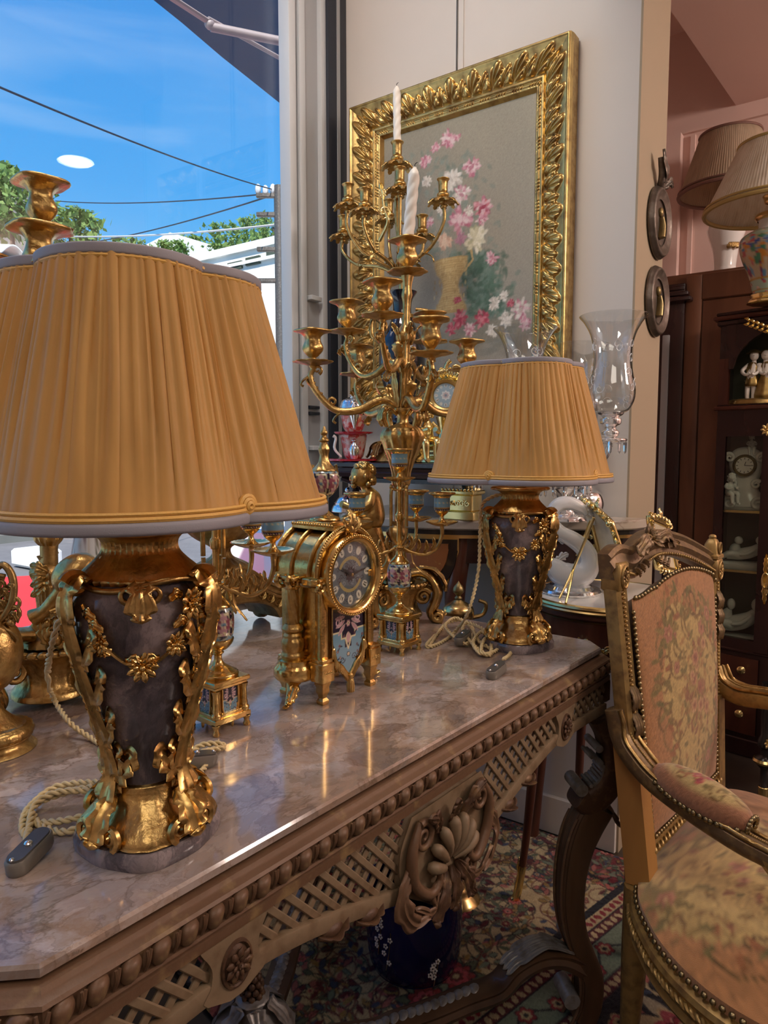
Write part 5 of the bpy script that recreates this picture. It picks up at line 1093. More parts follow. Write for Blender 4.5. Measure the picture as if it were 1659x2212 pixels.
def arm_path(root, p, dip=.03):
    root, p = A_(root), A_(p); d = p-root; h = A_((d[0], d[1], 0)); z = root[2]
    return [root, root+h*.22+A_((0, 0, .024)), root+h*.50+A_((0, 0, .010-dip*.3)), root+h*.76+A_((0, 0, -dip*.2+d[2]*.08)), root+h*.97+A_((0, 0, d[2]*.42)), root+h*1.03+A_((0, 0, d[2]*.72)), p-A_((0, 0, .012)), p-A_((0, 0, .003))]
def big_arm(t, root, p, r=.0075, mt='gold', leafy=True):
    C = A_(arm_path(root, p)); rad = r*A_([1.15, 1.25, 1.15, 1.0, .9, .8, .75, 1.3]); m = MB()
    m.merge(spath(np.concatenate([C, rad[:, None]], 1), 46, k=9)); d = unit((C[-1]-C[0])*[1, 1, 0]); nn = np.cross((0, 0, 1), d); Q = smooth_path(C, 46)
    if leafy:
        for i, w, dz in ((6, .013, .030), (17, .011, -.020), (26, .010, .022), (33, .008, -.018)):
            q = Q[i]; m.merge(leaf([q, q+d*.014+A_((0, 0, dz*.55)), q+d*.020+A_((0, 0, dz)), q+d*.014+A_((0, 0, dz*1.25))], d*(-1 if dz > 0 else 1)+A_((0, 0, .3)), w, .002, 4, .2, 14))
        m.merge(tube(volute(Q[20]+A_((0, 0, .014)), d, (0, 0, 1), .012, .002, 1.3, -1.6, 20), np.linspace(.005, .002, 20), 6))
        m.merge(tube(volute(Q[38]+d*-.010, -d, (0, 0, 1), .010, .002, 1.2, -1.2, 18), np.linspace(.004, .0018, 18), 6))
        for i in range(24, 42, 2): m.merge(ball(Q[i]+d*-.004+A_((0, 0, .006)), .0030, 6, 5))
    m.build('arm', mt, t, 70)
def cherub(M, mt, t, name='cherub'):
    m = MB()
    m.merge(spath([(0, 0, .0, .022), (0, .002, .018, .027), (.0, .002, .038, .024), (0, -.002, .056, .022), (0, -.006, .068, .014), (0, -.010, .076, .009), (0, -.012, .084, .012)], 26, k=14))
    m.merge(ball((0, -.016, .100), (.0205, .023, .0235), 18, 12))
    m.merge(ball((0, -.038, .096), (.004, .004, .004), 8, 6)); m.merge(ball((-.009, -.033, .093), .0075, 8, 6)); m.merge(ball((.009, -.033, .093), .0075, 8, 6)); m.merge(ball((0, -.035, .086), (.006, .004, .004), 8, 6)); m.merge(ball((0, -.033, .080), .006, 8, 6))
    for s in (-1, 1):
        m.merge(ball((s*.020, -.014, .098), (.003, .005, .006), 8, 6))
        m.merge(spath([(s*.018, -.002, .062, .010), (s*.032, -.010, .046, .0095), (s*.030, -.030, .036, .0078), (s*.018, -.046, .040, .0065), (s*.010, -.054, .043, .0075)], 18, k=10))
        m.merge(spath([(s*.012, -.006, .008, .016), (s*.020, -.034, .010, .0145), (s*.018, -.052, .004, .012), (s*.016, -.052, -.022, .010), (s*.016, -.058, -.044, .0075), (s*.016, -.072, -.046, .006)], 22, k=10))
    m.xf(M); b = m.build(name, mt, t, 80)
    h = MB(); r_ = random.Random(3)
    for i in range(60):
        a, e = r_.uniform(0, 6.3), r_.uniform(.05, 1.5); d = A_((cos(a)*cos(e), sin(a)*cos(e), sin(e)))
        if d[1] < -.45 and d[2] < .6: continue
        h.merge(ball(A_((0, -.014, .101))+d*A_((.0205, .023, .0225)), (.0058, .0058, .0050), 6, 5))
    for i in range(16): a = r_.uniform(.2, 2.9); h.merge(ball((cos(a)*.020, -.014+sin(a)*.021, .094+r_.uniform(-.012, .004)), .0058, 6, 5))
    h.xf(M).build('curls', mt, b, 80); return b
def scroll_foot(M, mt, t, H=.115):
    k = H/.115; m = MB(); S = [(.030, 0, .108), (.058, 0, .112), (.082, 0, .096), (.092, 0, .068), (.084, 0, .040), (.078, 0, .022), (.088, 0, .008), (.104, 0, .006)]
    Q = smooth_path(A_(S)*k, 40); w = np.interp(np.linspace(0, 1, 40), [0, .3, .6, .85, 1], [.020, .024, .020, .014, .017])*k; kk = 14; t_ = np.arange(kk)*2*pi/kk
    sec = np.stack([np.stack([.012*k*np.cos(t_)*(1-.2*np.abs(np.sin(2*t_))), w_*np.sin(t_)], 1) for w_ in w]); m.merge(sweep(Q, sec, (0, 1, 0), fixed=True))
    for z_, r_, a in ((.060, .019, .5), (.016, .011, 2.6)):
        for sy in (-1, 1): m.merge(tube(volute(A_((.062 if z_ > .03 else .094, sy*.013, z_))*k, (1, 0, 0), (0, 0, 1), r_*k, .003*k, 1.6, a, 28), np.linspace(.0065, .0026, 28)*k, 7))
    m.merge(leaf(A_([(.050, 0, .122), (.084, 0, .116), (.106, 0, .090), (.108, 0, .070)])*k, (1, 0, .5), .020*k, .003, 5)); m.merge(leaf(A_([(.096, 0, .05), (.090, 0, .028), (.104, 0, .018), (.112, 0, .022)])*k, (1, 0, .3), .013*k, .002, 4))
    return m.xf(M).build('scroll_foot', mt, t, 65)
def big_candelabrum(label, loc, plates, centre, zroot, feet, cherubs, mt, tilt=0.0, trophy=False):
    t = thing('gilt_candelabrum', label, 'candelabrum', loc, 0, 'pair of tall gilt bronze candelabra')
    o = A_(loc); cz = centre[2]-o[2]; sx = (centre[0]-o[0])/max(cz, .1); sy_ = (centre[1]-o[1])/max(cz, .1)
    def ax(z): return A_((sx*z, sy_*z, z))
    sh = np.eye(4); sh[0, 2] = sx; sh[1, 2] = sy_
    lathe([(.0, .0), (.052, .0), (.056, .008), (.050, .016), (.046, .03), (.052, .05), (.062, .066), (.066, .074), (.0, .074)], 64, lambda a, z: 1-.05*np.abs(np.sin(9*a))*((z > .018) & (z < .06)), 30).xf(tr(0, 0, .012)).build('drum', mt, t, 50)
    p = np.linspace(0, 2*pi, 30, endpoint=False); m = MB()
    for q in p: m.merge(ball((0, 0, 0), (.010, .0055, .0058), 8, 6), tr(.067*cos(q), .067*sin(q), .088)@rotz(q+pi/2+.5))
    m.build('rope_rim', mt, t, 70)
    for f in feet: scroll_foot(rotz(f), mt, t)
    lathe([(.0, .088), (.040, .088), (.036, .10), (.026, .108), (.028, .116), (.018, .126), (.016, .150), (.019, .178), (.016, .182), (.021, .190), (.024, .200), (.019, .210), (.010, .216), (.013, .224)], 40, flutes(20, .07), 44).build('pedestal', 'gold_old', t, 55)
    for c in cherubs: cherub(tr(*c[:3])@rotz(c[3])@scl(1.12), mt, t)
    zv = zroot-o[2]
    if True:
        lathe([(.014, zv-.165), (.020, zv-.158), (.022, zv-.150), (.0215, zv-.135), (.030, zv-.105), (.041, zv-.080), (.049, zv-.058), (.050, zv-.047), (.044, zv-.036), (.026, zv-.028), (.014, zv-.022), (.0135, zv-.006), (.019, zv+.002), (.020, zv+.010)], 72, lambda a, z: 1-.10*np.abs(np.sin(7*a+(z-zv)*22))*(z < zv-.034), 50).xf(sh).build('fluted_vase', mt, t, 60)
        tube([ax(.20), ax(max(.22, zv-.16))], .013, 14).build('vase_stem', 'gold_old', t)
        for k in range(4):
            a = k*pi/2+.6; d = A_((cos(a), sin(a), 0)); b = ax(zv-.03); m = MB()
            m.merge(spath([(*(b+d*.044), .006), (*(b+d*.052+A_((0, 0, .026))), .006), (*(b+d*.036+A_((0, 0, .040))), .005), (*(b+d*.016+A_((0, 0, .026))), .004)], 18, k=8)); m.merge(leaf([b+d*.030+A_((0, 0, .034)), b+d*.052+A_((0, 0, .040)), b+d*.060+A_((0, 0, .016)), b+d*.054+A_((0, 0, .0))], d+A_((0, 0, .4)), .013, .002, 4)); m.merge(ball(b+d*.050+A_((0, 0, .036)), .0085, 8, 7)); m.build('vase_handle', mt, t, 70)
    L = cz-.004-zv
    pr = [(.017, 0), (.013, .10), (.0105, .28), (.0145, .30), (.0165, .33), (.012, .36), (.0115, .50), (.020, .53), (.022, .58), (.015, .62), (.0095, .66), (.0085, .80), (.012, .86), (.010, .92), (.014, 1.0)]
    lathe([(r, zv+f*L) for r, f in pr], 36, flutes(9, .16), 70).xf(sh).build('shaft', mt, t, 60)
    m = MB()
    for k in range(5): a = k*1.257; d = A_((cos(a), sin(a), 0)); b = ax(zv); m.merge(leaf([b+d*.012, b+d*.020+A_((0, 0, .05)), b+d*.026+A_((0, 0, .09)), b+d*.040+A_((0, 0, .105))], d, .012, .002, 4)); b = ax(zv+L*.5); m.merge(leaf([b+d*.012, b+d*.022+A_((0, 0, .03)), b+d*.036+A_((0, 0, .045))], d, .009, .002, 3))
    m.build('shaft_leaves', mt, t, 70)
    for i, (q, tier) in enumerate(plates):
        q = A_(q)-o; big_arm(t, ax(zv+(.005 if tier == 0 else L*.30)), q, .0078 if tier == 0 else .0068, mt); big_cup(t, q, 1.0, mt, i*.7)
    big_cup(t, A_(centre)-o, 1.0, mt)
    return t
p0_ = TP(1.02, .445); Y0 = p0_[1]
PL = [(PY(676, 786, Y0), 0), (PY(931, 768, Y0-.14), 0), (PY(1008, 803, Y0+.12), 0), (PY(772, 812, Y0+.17), 0), (PY(826, 686, Y0-.11), 1), (PY(750, 720, Y0+.10), 1), (PY(928, 742, Y0+.15), 1)]
cA = PY(880, 592, Y0); zr = PY(855, 892, Y0)[2]
ch_ = A_(PY(800, 1128, Y0-.01))-A_(p0_)
CA = big_candelabrum('tall gilt bronze candelabrum with tulip sockets and cherub at the far end of the table', p0_, PL, cA, zr, (radians(-10), radians(110), radians(230)), [(ch_[0], ch_[1], ch_[2]-.008, radians(-75))], 'gold')
m = MB(); q = ch_; spath([(0, 0, .088, .02), (q[0]*.6, q[1]*.6, q[2]*.62, .024), (q[0], q[1], q[2]-.02, .026), (q[0], q[1], q[2]-.004, .022)], 16, k=12).build('cherub_seat', 'gold', CA, 60)
# twisted candle leaning in the top socket
def twisted_candle(label, p, q, r):
    p, q = A_(p), A_(q); n = 70; s = np.linspace(0, 1, n); C = p+(q-p)*s[:, None]; k = 28; a = np.arange(k)*2*pi/k; R = r*np.minimum(1, ((1-s)/.10).clip(.12, 1)**.6)
    t = thing('twisted_candle', label, 'candle', tuple(p), 0, 'twisted white candles')
    L = np.linalg.norm(q-p); sec = np.stack([np.stack([R[i]*(.86+.16*np.abs(np.cos((a+s[i]*L*70)*1.5)))*np.cos(a), R[i]*(.86+.16*np.abs(np.cos((a+s[i]*L*70)*1.5)))*np.sin(a)], 1) for i in range(n)])
    sweep(C-p, sec, (0, 1, 0)).build('wax', 'wax', t, 70); d = unit(q-p); spath([(*(q-p-d*.002), .0012), (*(q-p+d*.006), .001), (*(q-p+d*.008+A_((.005, 0, .002))), .0008)], 6, k=5).build('wick', 'wick', t); return t
b = A_(cA)+A_((0, 0, .060)); tip = PY(896, 361, Y0); twisted_candle('twisted white candle leaning in the top tulip socket', b, tip, .0125)

# second one of the pair, far left, mostly hidden by the near lamp
u, v = TI(112, 1512); p1_ = TP(u, v); Y1_ = p1_[1]
PL = [(PY(88, 612, Y1_-.10), 1), (PY(-22, 668, Y1_-.03), 0), (PY(300, 760, Y1_+.05), 0), (PY(150, 800, Y1_+.16), 0), (PY(250, 690, Y1_-.02), 1)]
CB = big_candelabrum('tall gilt bronze candelabrum rising behind the near lamp at the left edge', p1_, PL, PY(92, 503, Y1_), PY(105, 940, Y1_)[2], (radians(-125), radians(-5), radians(115)), [], 'gold')
o = A_(p1_); tp0 = lambda x, y, dy=0.0: A_(PY(x, y, Y1_+dy))-o
m = MB(); m.merge(ball((0, 0, 0), (.036, .030, .026), 20, 14), tr(*tp0(163, 1238, -.06))@roty(radians(-35)))
bg_ = m.build('trophy_gourd', 'gold', CB, 80)
spath([(*tp0(140, 1268, -.06), .012), (*tp0(118, 1295, -.06), .010), (*tp0(95, 1320, -.06), .009), (*tp0(72, 1334, -.06), .013)], 16, k=10).build('trophy_horn', 'gold', CB, 60)
m = MB()
for i, (x, y) in enumerate(((100, 1375), (120, 1355), (150, 1370), (135, 1335), (165, 1345), (180, 1385), (110, 1392), (150, 1395), (190, 1330), (175, 1300), (145, 1310))): q_ = tp0(x, y, -.05); m.merge(leaf([q_, q_+A_((.008, -.006, .012)), q_+A_((.022, -.004, .018)), q_+A_((.034, 0, .012))] if i % 2 else [q_, q_+A_((-.006, -.006, .014)), q_+A_((-.004, -.004, .030)), q_+A_((.006, 0, .036))], (0, -1, .3), .011, .002, 4))
m.build('trophy_leaves', 'gold', CB, 70)
m = MB()
for i in range(5): m.merge(tube([tp0(98+i*9, 1318+i*4, -.065), tp0(142+i*9, 1300+i*4, -.05)], .0045, 8))
m.build('trophy_pipes', 'gold', CB, 60)
m = MB()
for i in range(14): q_ = tp0(100+random.uniform(0, 90), 1400-random.uniform(0, 60), -.045+random.uniform(-.01, .02)); m.merge(ball(q_, random.uniform(.006, .011), 8, 7))
m.build('trophy_fruit', 'gold', CB, 70)
m = MB(); blossom(m, tp0(92, 1258, -.04), (-.5, -1, .3), .020, 9, 2); 
for s in range(4): q_ = tp0(105, 1235+s*8, -.045); m.merge(leaf([q_, q_+A_((-.012, -.006, .008-.006*s)), q_+A_((-.026, 0, .010-.010*s))], (0, -1, .2), .008, .0015, 3))
m.build('trophy_flower', 'gold', CB, 70)
# ------------------------------------------------------------------ porcelain vase with gilt mounts, seen below the near shade
u, v = TI(205, 1435); vs = thing('mounted_porcelain_vase', 'white painted porcelain vase with leafy gilt handles under the near lampshade', 'vase', TP(u, v))
cvp = Canvas(1, 1, 'c9cdd0', 200)
for k in range(5):
    x = .1+.2*k
    for j in range(26): cvp.leafm(x+random.uniform(-.06, .06), .6+random.uniform(-.16, .16), .05, .008, random.uniform(0, 6.3), random.choice(('6a6a58', '4f5340', '8a7a60', '7b6a72')))
    for j in range(6): cvp.flower(x+random.uniform(-.05, .05), .6+random.uniform(-.12, .12), .014, random.choice(('8a6a70', 'b0a090', '6a7488')), 'ddd8cc', '4a4430', 5)
    cvp.stroke([(x+.1, .2), (x+.1, .95)], .008, 'a8862f')
zt = PY(205, 1135, vs.location[1])[2]-TZ
lathe_paint([(.020, .06), (.034, .085), (.044, .12), (.046, .15), (.036, .185), (.024, zt+.00), (.022, zt+.03), (.030, zt+.06), (.034, zt+.07)], 64, lambda a, b: cvp.at(a, b), 40).build('body', 'porcelain_paint', vs, 70)
lathe([(.0, 0), (.042, 0), (.045, .008), (.036, .016), (.024, .026), (.014, .040), (.018, .052), (.026, .060), (.022, .066)], 48, lobes(12, .05), 24).build('foot', 'gold', vs, 60)
for s in (-1, 1):
    m = MB(); e = zt
    m.merge(spath([(s*.036, 0, .10, .005), (s*.064, 0, .14, .006), (s*.062, 0, e-.03, .006), (s*.044, 0, e, .005), (s*.046, 0, e+.03, .004), (s*.060, 0, e+.045, .004)], 34, k=8)); m.merge(leaf([(s*.058, 0, e-.05), (s*.066, 0, e-.02), (s*.054, 0, e+.01), (s*.066, 0, e+.02)], (s, -.3, .3), .011, .002, 5)); m.merge(leaf([(s*.044, 0, .10), (s*.066, 0, .11), (s*.074, 0, .14), (s*.070, 0, .16)], (s, -.3, 0), .012, .002, 4)); m.merge(tube(volute((s*.066, 0, e+.036), (s, 0, 0), (0, 0, 1), .012, .002, 1.3, 3.4, 18), np.linspace(.004, .002, 18), 6)); m.build('handle', 'gold', vs, 70)
# ------------------------------------------------------------------ broad gilt centrepiece behind the clock
cp = thing('gilt_centrepiece', 'broad gilt bronze centrepiece on an arched engraved base behind the clock', 'centrepiece', TP(.70, .655), TA)
xs = np.linspace(-.150, .150, 41); up_ = .085+.060*np.exp(-(xs/.075)**2); lo = np.where(np.abs(xs) < .110, .022+.048*np.sqrt(np.clip(1-(xs/.110)**2, 0, 1)), .022)
P = np.concatenate([np.stack([xs, lo], 1), np.stack([xs, up_], 1)[::-1]])
prism(P, -.055, .055, .004).xf(rotx(pi/2)).build('base', 'gold_old', cp, 40)
for y in (-.057, .057):
    for z_, off in ((.0, .0), (-.014, .0), (-.022, .0)): tube(np.stack([xs, np.full(41, y), up_+z_], 1), .0035, 6).build('moulding', 'gold_old', cp)
    m = MB()
    for x in np.linspace(-.125, .125, 12): zc_ = float(np.interp(x, xs, lo)*.45+np.interp(x, xs, up_)*.55)-.010; m.merge(tube(volute((x, y*1.02, zc_), (1, 0, 0), (0, 0, 1), .009, .002, 1.3, x*20, 14), .0016, 5)); m.merge(leaf([(x, y*1.02, zc_-.012), (x+.007, y*1.05, zc_-.006), (x+.010, y*1.02, zc_+.006)], (0, y, 0), .004, .001, 3, .2, 8))
    m.build('engraved_scrolls', 'gold', cp, 60)
for s in (-1, 1):
    for y in (-.048, .048):
        m = MB(); m.merge(spath([(s*.130, y, .060, .022), (s*.142, y, .040, .022), (s*.152, y, .020, .020), (s*.160, y, .010, .013)], 14, k=12)); m.merge(ball((s*.150, y*1.1, .022), (.020, .018, .021), 14, 10)); m.merge(leaf([(s*.120, y, .075), (s*.150, y*1.1, .052), (s*.170, y*1.1, .028)], (s*.4, y*12, .5), .012, .002, 4)); m.build('foot', 'gold_old', cp, 65)
lathe([(.0, .13), (.050, .135), (.056, .145), (.040, .155), (.022, .165), (.018, .18), (.030, .19), (.060, .21), (.085, .24), (.092, .262), (.097, .27), (.088, .274), (.08, .262), (.0, .25)], 72, lobes(18, .05), 40).build('bowl', 'gold_old', cp, 60)
for s in (-1, 1): m = MB(); m.merge(spath([(s*.084, 0, .24, .006), (s*.120, 0, .25, .007), (s*.126, 0, .285, .006), (s*.104, 0, .292, .005)], 22, k=8)); m.merge(leaf([(s*.10, 0, .235), (s*.125, 0, .25), (s*.138, 0, .28)], (s, 0, -.3), .012, .002, 4)); m.build('bowl_handle', 'gold_old', cp, 70)
# ------------------------------------------------------------------ ewer cut by the left edge
u, v = TI(-14, 1618); ew = thing('gilt_ewer', 'gilt bronze ewer with roped round foot cut off by the left edge', 'ewer', TP(u, v))
lathe([(.0, 0), (.047, 0), (.049, .003), (.044, .007), (.042, .012), (.046, .017)], 48, n=12).build('foot_plate', 'gold', ew, 50)
lathe([(.046, .015), (.050, .021), (.048, .028), (.042, .031), (.034, .033), (.024, .040), (.014, .052), (.010, .064), (.014, .070), (.012, .076), (.024, .086), (.036, .105), (.040, .13), (.034, .155), (.020, .175), (.016, .20), (.024, .225)], 64, lambda a, z: 1-.05*np.abs(np.sin(a*13+z*90))*((z > .016) & (z < .031)), 60).build('body', 'gold', ew, 60)
m = MB(); oo = A_(ew.location); e_ = lambda x, y: A_(PY(x, y, ew.location[1]-.005))-oo
m.merge(spath([(*e_(-25, 1245), .004), (*e_(5, 1220), .0045), (*e_(26, 1245), .005), (*e_(28, 1290), .005), (*e_(10, 1330), .005), (*e_(-15, 1350), .004)], 36, k=8))
for c_2, a in (((14, 1300), 0), ((30, 1300), 2), ((0, 1262), 1), ((6, 1330), 3), ((26, 1322), 4)): m.merge(tube(volute(e_(*c_2), (1, 0, 0), (0, 0, 1), .012, .002, 1.4, a, 20), np.linspace(.0032, .0014, 20), 6))
for x, y in ((4, 1285), (16, 1275), (22, 1335), (-4, 1310)): q_ = e_(x, y); m.merge(leaf([q_, q_+A_((.006, -.004, .006)), q_+A_((.010, 0, -.006))], (0, -1, 0), .006, .0012, 3, .2, 10))
m.merge(ball(e_(24, 1345), .006, 8, 6)); m.merge(spath([(*e_(-20, 1340), .006), (*e_(-30, 1400), .007), (*e_(-20, 1460), .006)], 14, k=8)); m.build('handle', 'gold_old', ew, 70)
m = MB(); q_ = e_(0, 1370); m.merge(leaf([q_, q_+A_((.010, -.005, .004)), q_+A_((.016, 0, -.010)), q_+A_((.006, 0, -.016))], (0, -1, 0), .009, .0015, 3)); m.build('handle_leaf', 'gold_old', ew, 70)
# ================================================================== flower painting in its carved frame
FS0, FS1, FZ0, FZ1 = PW(758, 243, .05)[0], PW(1238, 80, .05)[0], 1.305, 2.325
FWd = .118; pt = thing('framed_painting', 'large flower painting in a wide carved gold frame on the white wall', 'painting', W(0, 0, 0), RZ)
def frame_side(L, wd, n, k, per, seed):
    l = np.linspace(0, L, n); q = np.linspace(0, 1, k); Lg, Qg = np.meshgrid(l, q, indexing='ij')
    base = np.interp(Qg, [0, .02, .06, .09, .16, .40, .64, .70, .72, .78, .80, .90, .92, 1.0], [.030, .052, .054, .050, .047, .034, .024, .024, .032, .032, .024, .024, .026, .010])
    N_ = max(1, round(L/per)); P = L/N_; x = ((Lg/P) % 1.0-.5)*P; y = (Qg-.68)*-wd                       # y from the inner edge outwards
    x2 = (((Lg/P)+.5) % 1.0-.5)*P; H = wd*.58
    def fan(x, y, W_, hgt, nr):
        r = np.hypot(x/W_, y/hgt); a = np.arctan2(x/W_, np.maximum(y, 1e-5)/hgt); edge = .86+.12*np.abs(np.cos(a*nr*.5)); env = np.clip((edge-r)*9, 0, 1)*(y > 0)
        return env*(.45+.55*np.abs(np.cos(a*nr))**.6)*np.clip(r*3, .3, 1)*np.sin(pi*np.clip(r, 0, 1)*.85+.3)
    h1 = fan(x, y, P*.50, H, 5); h2 = fan(x2, y-.004, P*.27, H*.72, 4)
    sw = 0
    for sg in (-1, 1):
        dx = x-sg*P*.30; dy = y-H*.42; rr = np.hypot(dx, dy); aa = np.arctan2(dy, sg*dx); sw = np.maximum(sw, np.clip(1-rr/.016, 0, 1)**.5*(.5+.5*np.cos(aa*1+rr*520)))
    rel = np.maximum(np.maximum(h1, h2*.9), sw*.85)
    z = base+.016*rel*((Qg > .08) & (Qg < .70))
    bead = np.abs(np.sin(Lg*pi/.012)); odd = (np.sin(Lg*2*pi/.072) > -.3); z += .006*np.where(odd, bead**.6, .9)*np.exp(-((Qg-.85)/.035)**2)
    return Lg, Qg, z
Wf, Hf = FS1-FS0, FZ1-FZ0; m = MB()
for i, L in enumerate((Wf, Hf, Wf, Hf)):
    Lg, Qg, z = frame_side(L, FWd, 560 if i % 2 == 0 else 740, 64, .082, i); ins = Qg*FWd; lx = ins+(L-2*ins)*(Lg/L)
    a, b = ((lx, ins), (Wf-ins, lx), (Wf-lx, Hf-ins), (ins, Hf-lx))[i]
    m.add(np.stack([FS0+a, -.012-z, FZ0+b], -1), gridF(*Lg.shape))
m.build('carved_frame', 'frame_gold', pt, 180)
mould(A_([(FS0, FZ0), (FS1, FZ0), (FS1, FZ1), (FS0, FZ1)]), [(0, 0.0), (.0, .038), (-.02, .042), (-.02, 0)]).xf(basis((0, -.006, 0), (1, 0, 0), (0, 0, 1), (0, -1, 0))).build('frame_edge', 'gold_old', pt, 30)
CS0, CS1, CZ0, CZ1 = FS0+FWd*.98, FS1-FWd*.98, FZ0+FWd*.98, FZ1-FWd*.98; cw, chh = CS1-CS0, CZ1-CZ0
cv = Canvas(cw, chh, '9c968a', 420); Yc, Xc = np.mgrid[0:cv.H, 0:cv.W]/cv.res
n1 = sum(np.sin(Xc*rng.uniform(5, 30)+Yc*rng.uniform(5, 30)+rng.uniform(0, 6))*.5 for _ in range(8))/8; cv.a *= (1+.10*n1+.12*(Xc/cw-.3))[..., None]; cv.a[..., 2] *= (1-.10*Yc/chh)
def pp(px, py): s, z = PW(px, py, .03); return s-CS0, z-CZ0
KS = 2.16/F
R_ = random.Random(11)
def daub(px, py, r, pal, n=46, fr=1.0):
    x, y = pp(px, py); r *= KS*1.05
    for i in range(n):
        a = R_.uniform(0, 6.3); d = r*(1-i/n)**.7*R_.uniform(.75, 1.05); cv.ell(x+cos(a)*d*.8, y+sin(a)*d*.8*fr, r*.30, r*.14, a+R_.uniform(-.4, .4), R_.choice(pal), .5, .8)
for _ in range(520):
    px, py = R_.gauss(1040, 26), R_.uniform(545, 720); x, y = pp(px+(py-620)*.12, py); cv.ell(x, y, R_.uniform(.008, .02), R_.uniform(.004, .009), R_.uniform(0, 3), R_.choice(('4f6a58', '5d7a66', '71887a', '44604e', '7e9284')), .6, .6)
for _ in range(200):
    px, py = R_.gauss(965, 45), R_.uniform(330, 560); x, y = pp(px, py); cv.ell(x, y, .012, .006, R_.uniform(0, 3), R_.choice(('7f8f84', '8b988c', '6f8478')), .7, .5)
for _ in range(160): x, y = pp(R_.uniform(850, 1140), R_.uniform(690, 760)); cv.ell(x, y, .03, .012, R_.uniform(-.4, .4), R_.choice(('8f8878', '7f8278', '98907f')), .7, .5)
# woven basket vase
VA = [(935, 560, 44), (938, 575, 42), (945, 590, 36), (955, 602, 24), (962, 615, 20), (962, 632, 22), (958, 648, 30), (955, 662, 38), (955, 672, 40)]
for (xa, ya, ra), (xb, yb, rb) in zip(VA[:-1], VA[1:]):
    for f in np.linspace(0, 1, 7): x, y = pp(970+0*xa, ya+(yb-ya)*f); cv.ell(x, y, (ra+(rb-ra)*f)*KS, .006, 0, 'c7ad78' if int(f*6) % 2 else 'b89a66', .2, 1)
for k in range(60):
    px, py = 970+R_.uniform(-36, 36), R_.uniform(558, 672); x, y = pp(px, py); cv.ell(x, y, .003, .007, 0, R_.choice(('d8c28e', 'a88a58')), .5, .5)
cv.stroke([pp(1000, 585), pp(1018, 560), pp(1012, 530)], .007, 'c7ad78')
PKP = ('d9a3b0', 'c9808f', 'e3c0c4', 'b96a7e', 'e8d3d2'); WHT = ('e6dfd2', 'd8cfc4', 'f0ebe2', 'c8beb0'); RDP = ('b84a5c', 'c9616f', 'a53c50', 'd68a92'); CRMP = ('e3dcc0', 'd2caa8', 'eee8d4', 'b9b48c'); PCH = ('dcb8a0', 'e2c8b0', 'caa088')
for px, py, r, pal in ((965, 298, 22, PKP), (985, 296, 9, PKP), (937, 318, 13, PKP), (915, 348, 16, PKP), (1015, 360, 22, PKP), (972, 388, 27, WHT), (918, 392, 14, WHT), (1040, 447, 25, RDP[1:]+PKP), (993, 420, 24, WHT+PKP), (1037, 475, 14, PKP), (990, 475, 33, PKP), (952, 452, 14, WHT), (925, 480, 12, PKP), (1027, 515, 30, CRMP), (958, 520, 21, PCH), (990, 515, 16, ('a97a8c', 'b98a98')), (1060, 557, 17, PKP), (1008, 455, 12, WHT), (990, 690, 22, RDP), (1012, 712, 17, PKP), (970, 712, 16, RDP), (1064, 655, 16, WHT), (1038, 690, 21, RDP), (1085, 640, 12, WHT), (1122, 668, 24, WHT+PKP), (1090, 690, 18, WHT), (1060, 715, 15, WHT), (1100, 655, 10, RDP), (985, 648, 10, RDP), (1130, 700, 16, PKP)): daub(px, py, r, pal)
cv.grain(.05)
gx, gz = np.meshgrid(np.linspace(0, cw, 200), np.linspace(0, chh, 270), indexing='ij')
m = MB().add(np.stack([CS0+gx, np.full_like(gx, -.022), CZ0+gz], -1), gridF(200, 270), cv.at(gx, gz).reshape(-1, 3)); m.build('canvas', 'canvas_paint', pt, 180)
tube([(PW(989, 0)[0], -.006, FZ1-.01), (PW(989, 0)[0], -.006, ZC-.02)], .0012, 6).build('hanging_wire', 'wire', pt)

# ================================================================== console with tiered stand along the wall
zs_ = .995
co_ = thing('marquetry_console', 'bow fronted marquetry console with marble top under the painting', 'console', W(0, 0, 0), RZ)
fr = smooth_path(A_([(-.27, -.02), (-.255, -.30), (-.16, -.405), (.02, -.43), (.20, -.38), (.40, -.24), (.56, -.12), (.602, -.02)]), 40)
prism(fr, zs_-.026, zs_, .004).build('marble_top', 'console_marble', co_, 40)
prism(offset(fr, -.012), zs_-.040, zs_-.026).build('top_frieze', 'ebony', co_, 40)
prism(offset(fr, -.020), zs_-.050, zs_-.040).build('brass_band', 'brass', co_, 40)
mat('marquetry', (.30, .105, .035), 0, .3, noise=(34, (.50, .27, .09), .56, .64), coat=.4); mat('banding', (.022, .014, .012), 0, .3, coat=.4)
dens = fr; Lq = np.concatenate([[0], np.cumsum(np.linalg.norm(np.diff(fr, axis=0), axis=1))])
def apron(off, z_top, drop, mt, name, a0, a1, n=60):
    g_ = offset(fr, -.03+off); ss = np.linspace(a0, a1, n); X = np.interp(ss, Lq, g_[:, 0]); Y = np.interp(ss, Lq, g_[:, 1]); f = (ss-a0)/(a1-a0)
    zbm = z_top-drop(f); V = np.stack([np.stack([X, Y, np.full(n, z_top)], 1), np.stack([X, Y, zbm], 1), np.stack([X, Y+.014, zbm], 1), np.stack([X, Y+.014, np.full(n, z_top)], 1)]); m = MB().add(V, gridF(4, n, True)); m.build(name, mt, co_, 40)
sh_ = lambda f: np.clip(np.minimum(f, 1-f)*9, 0, 1)**.5
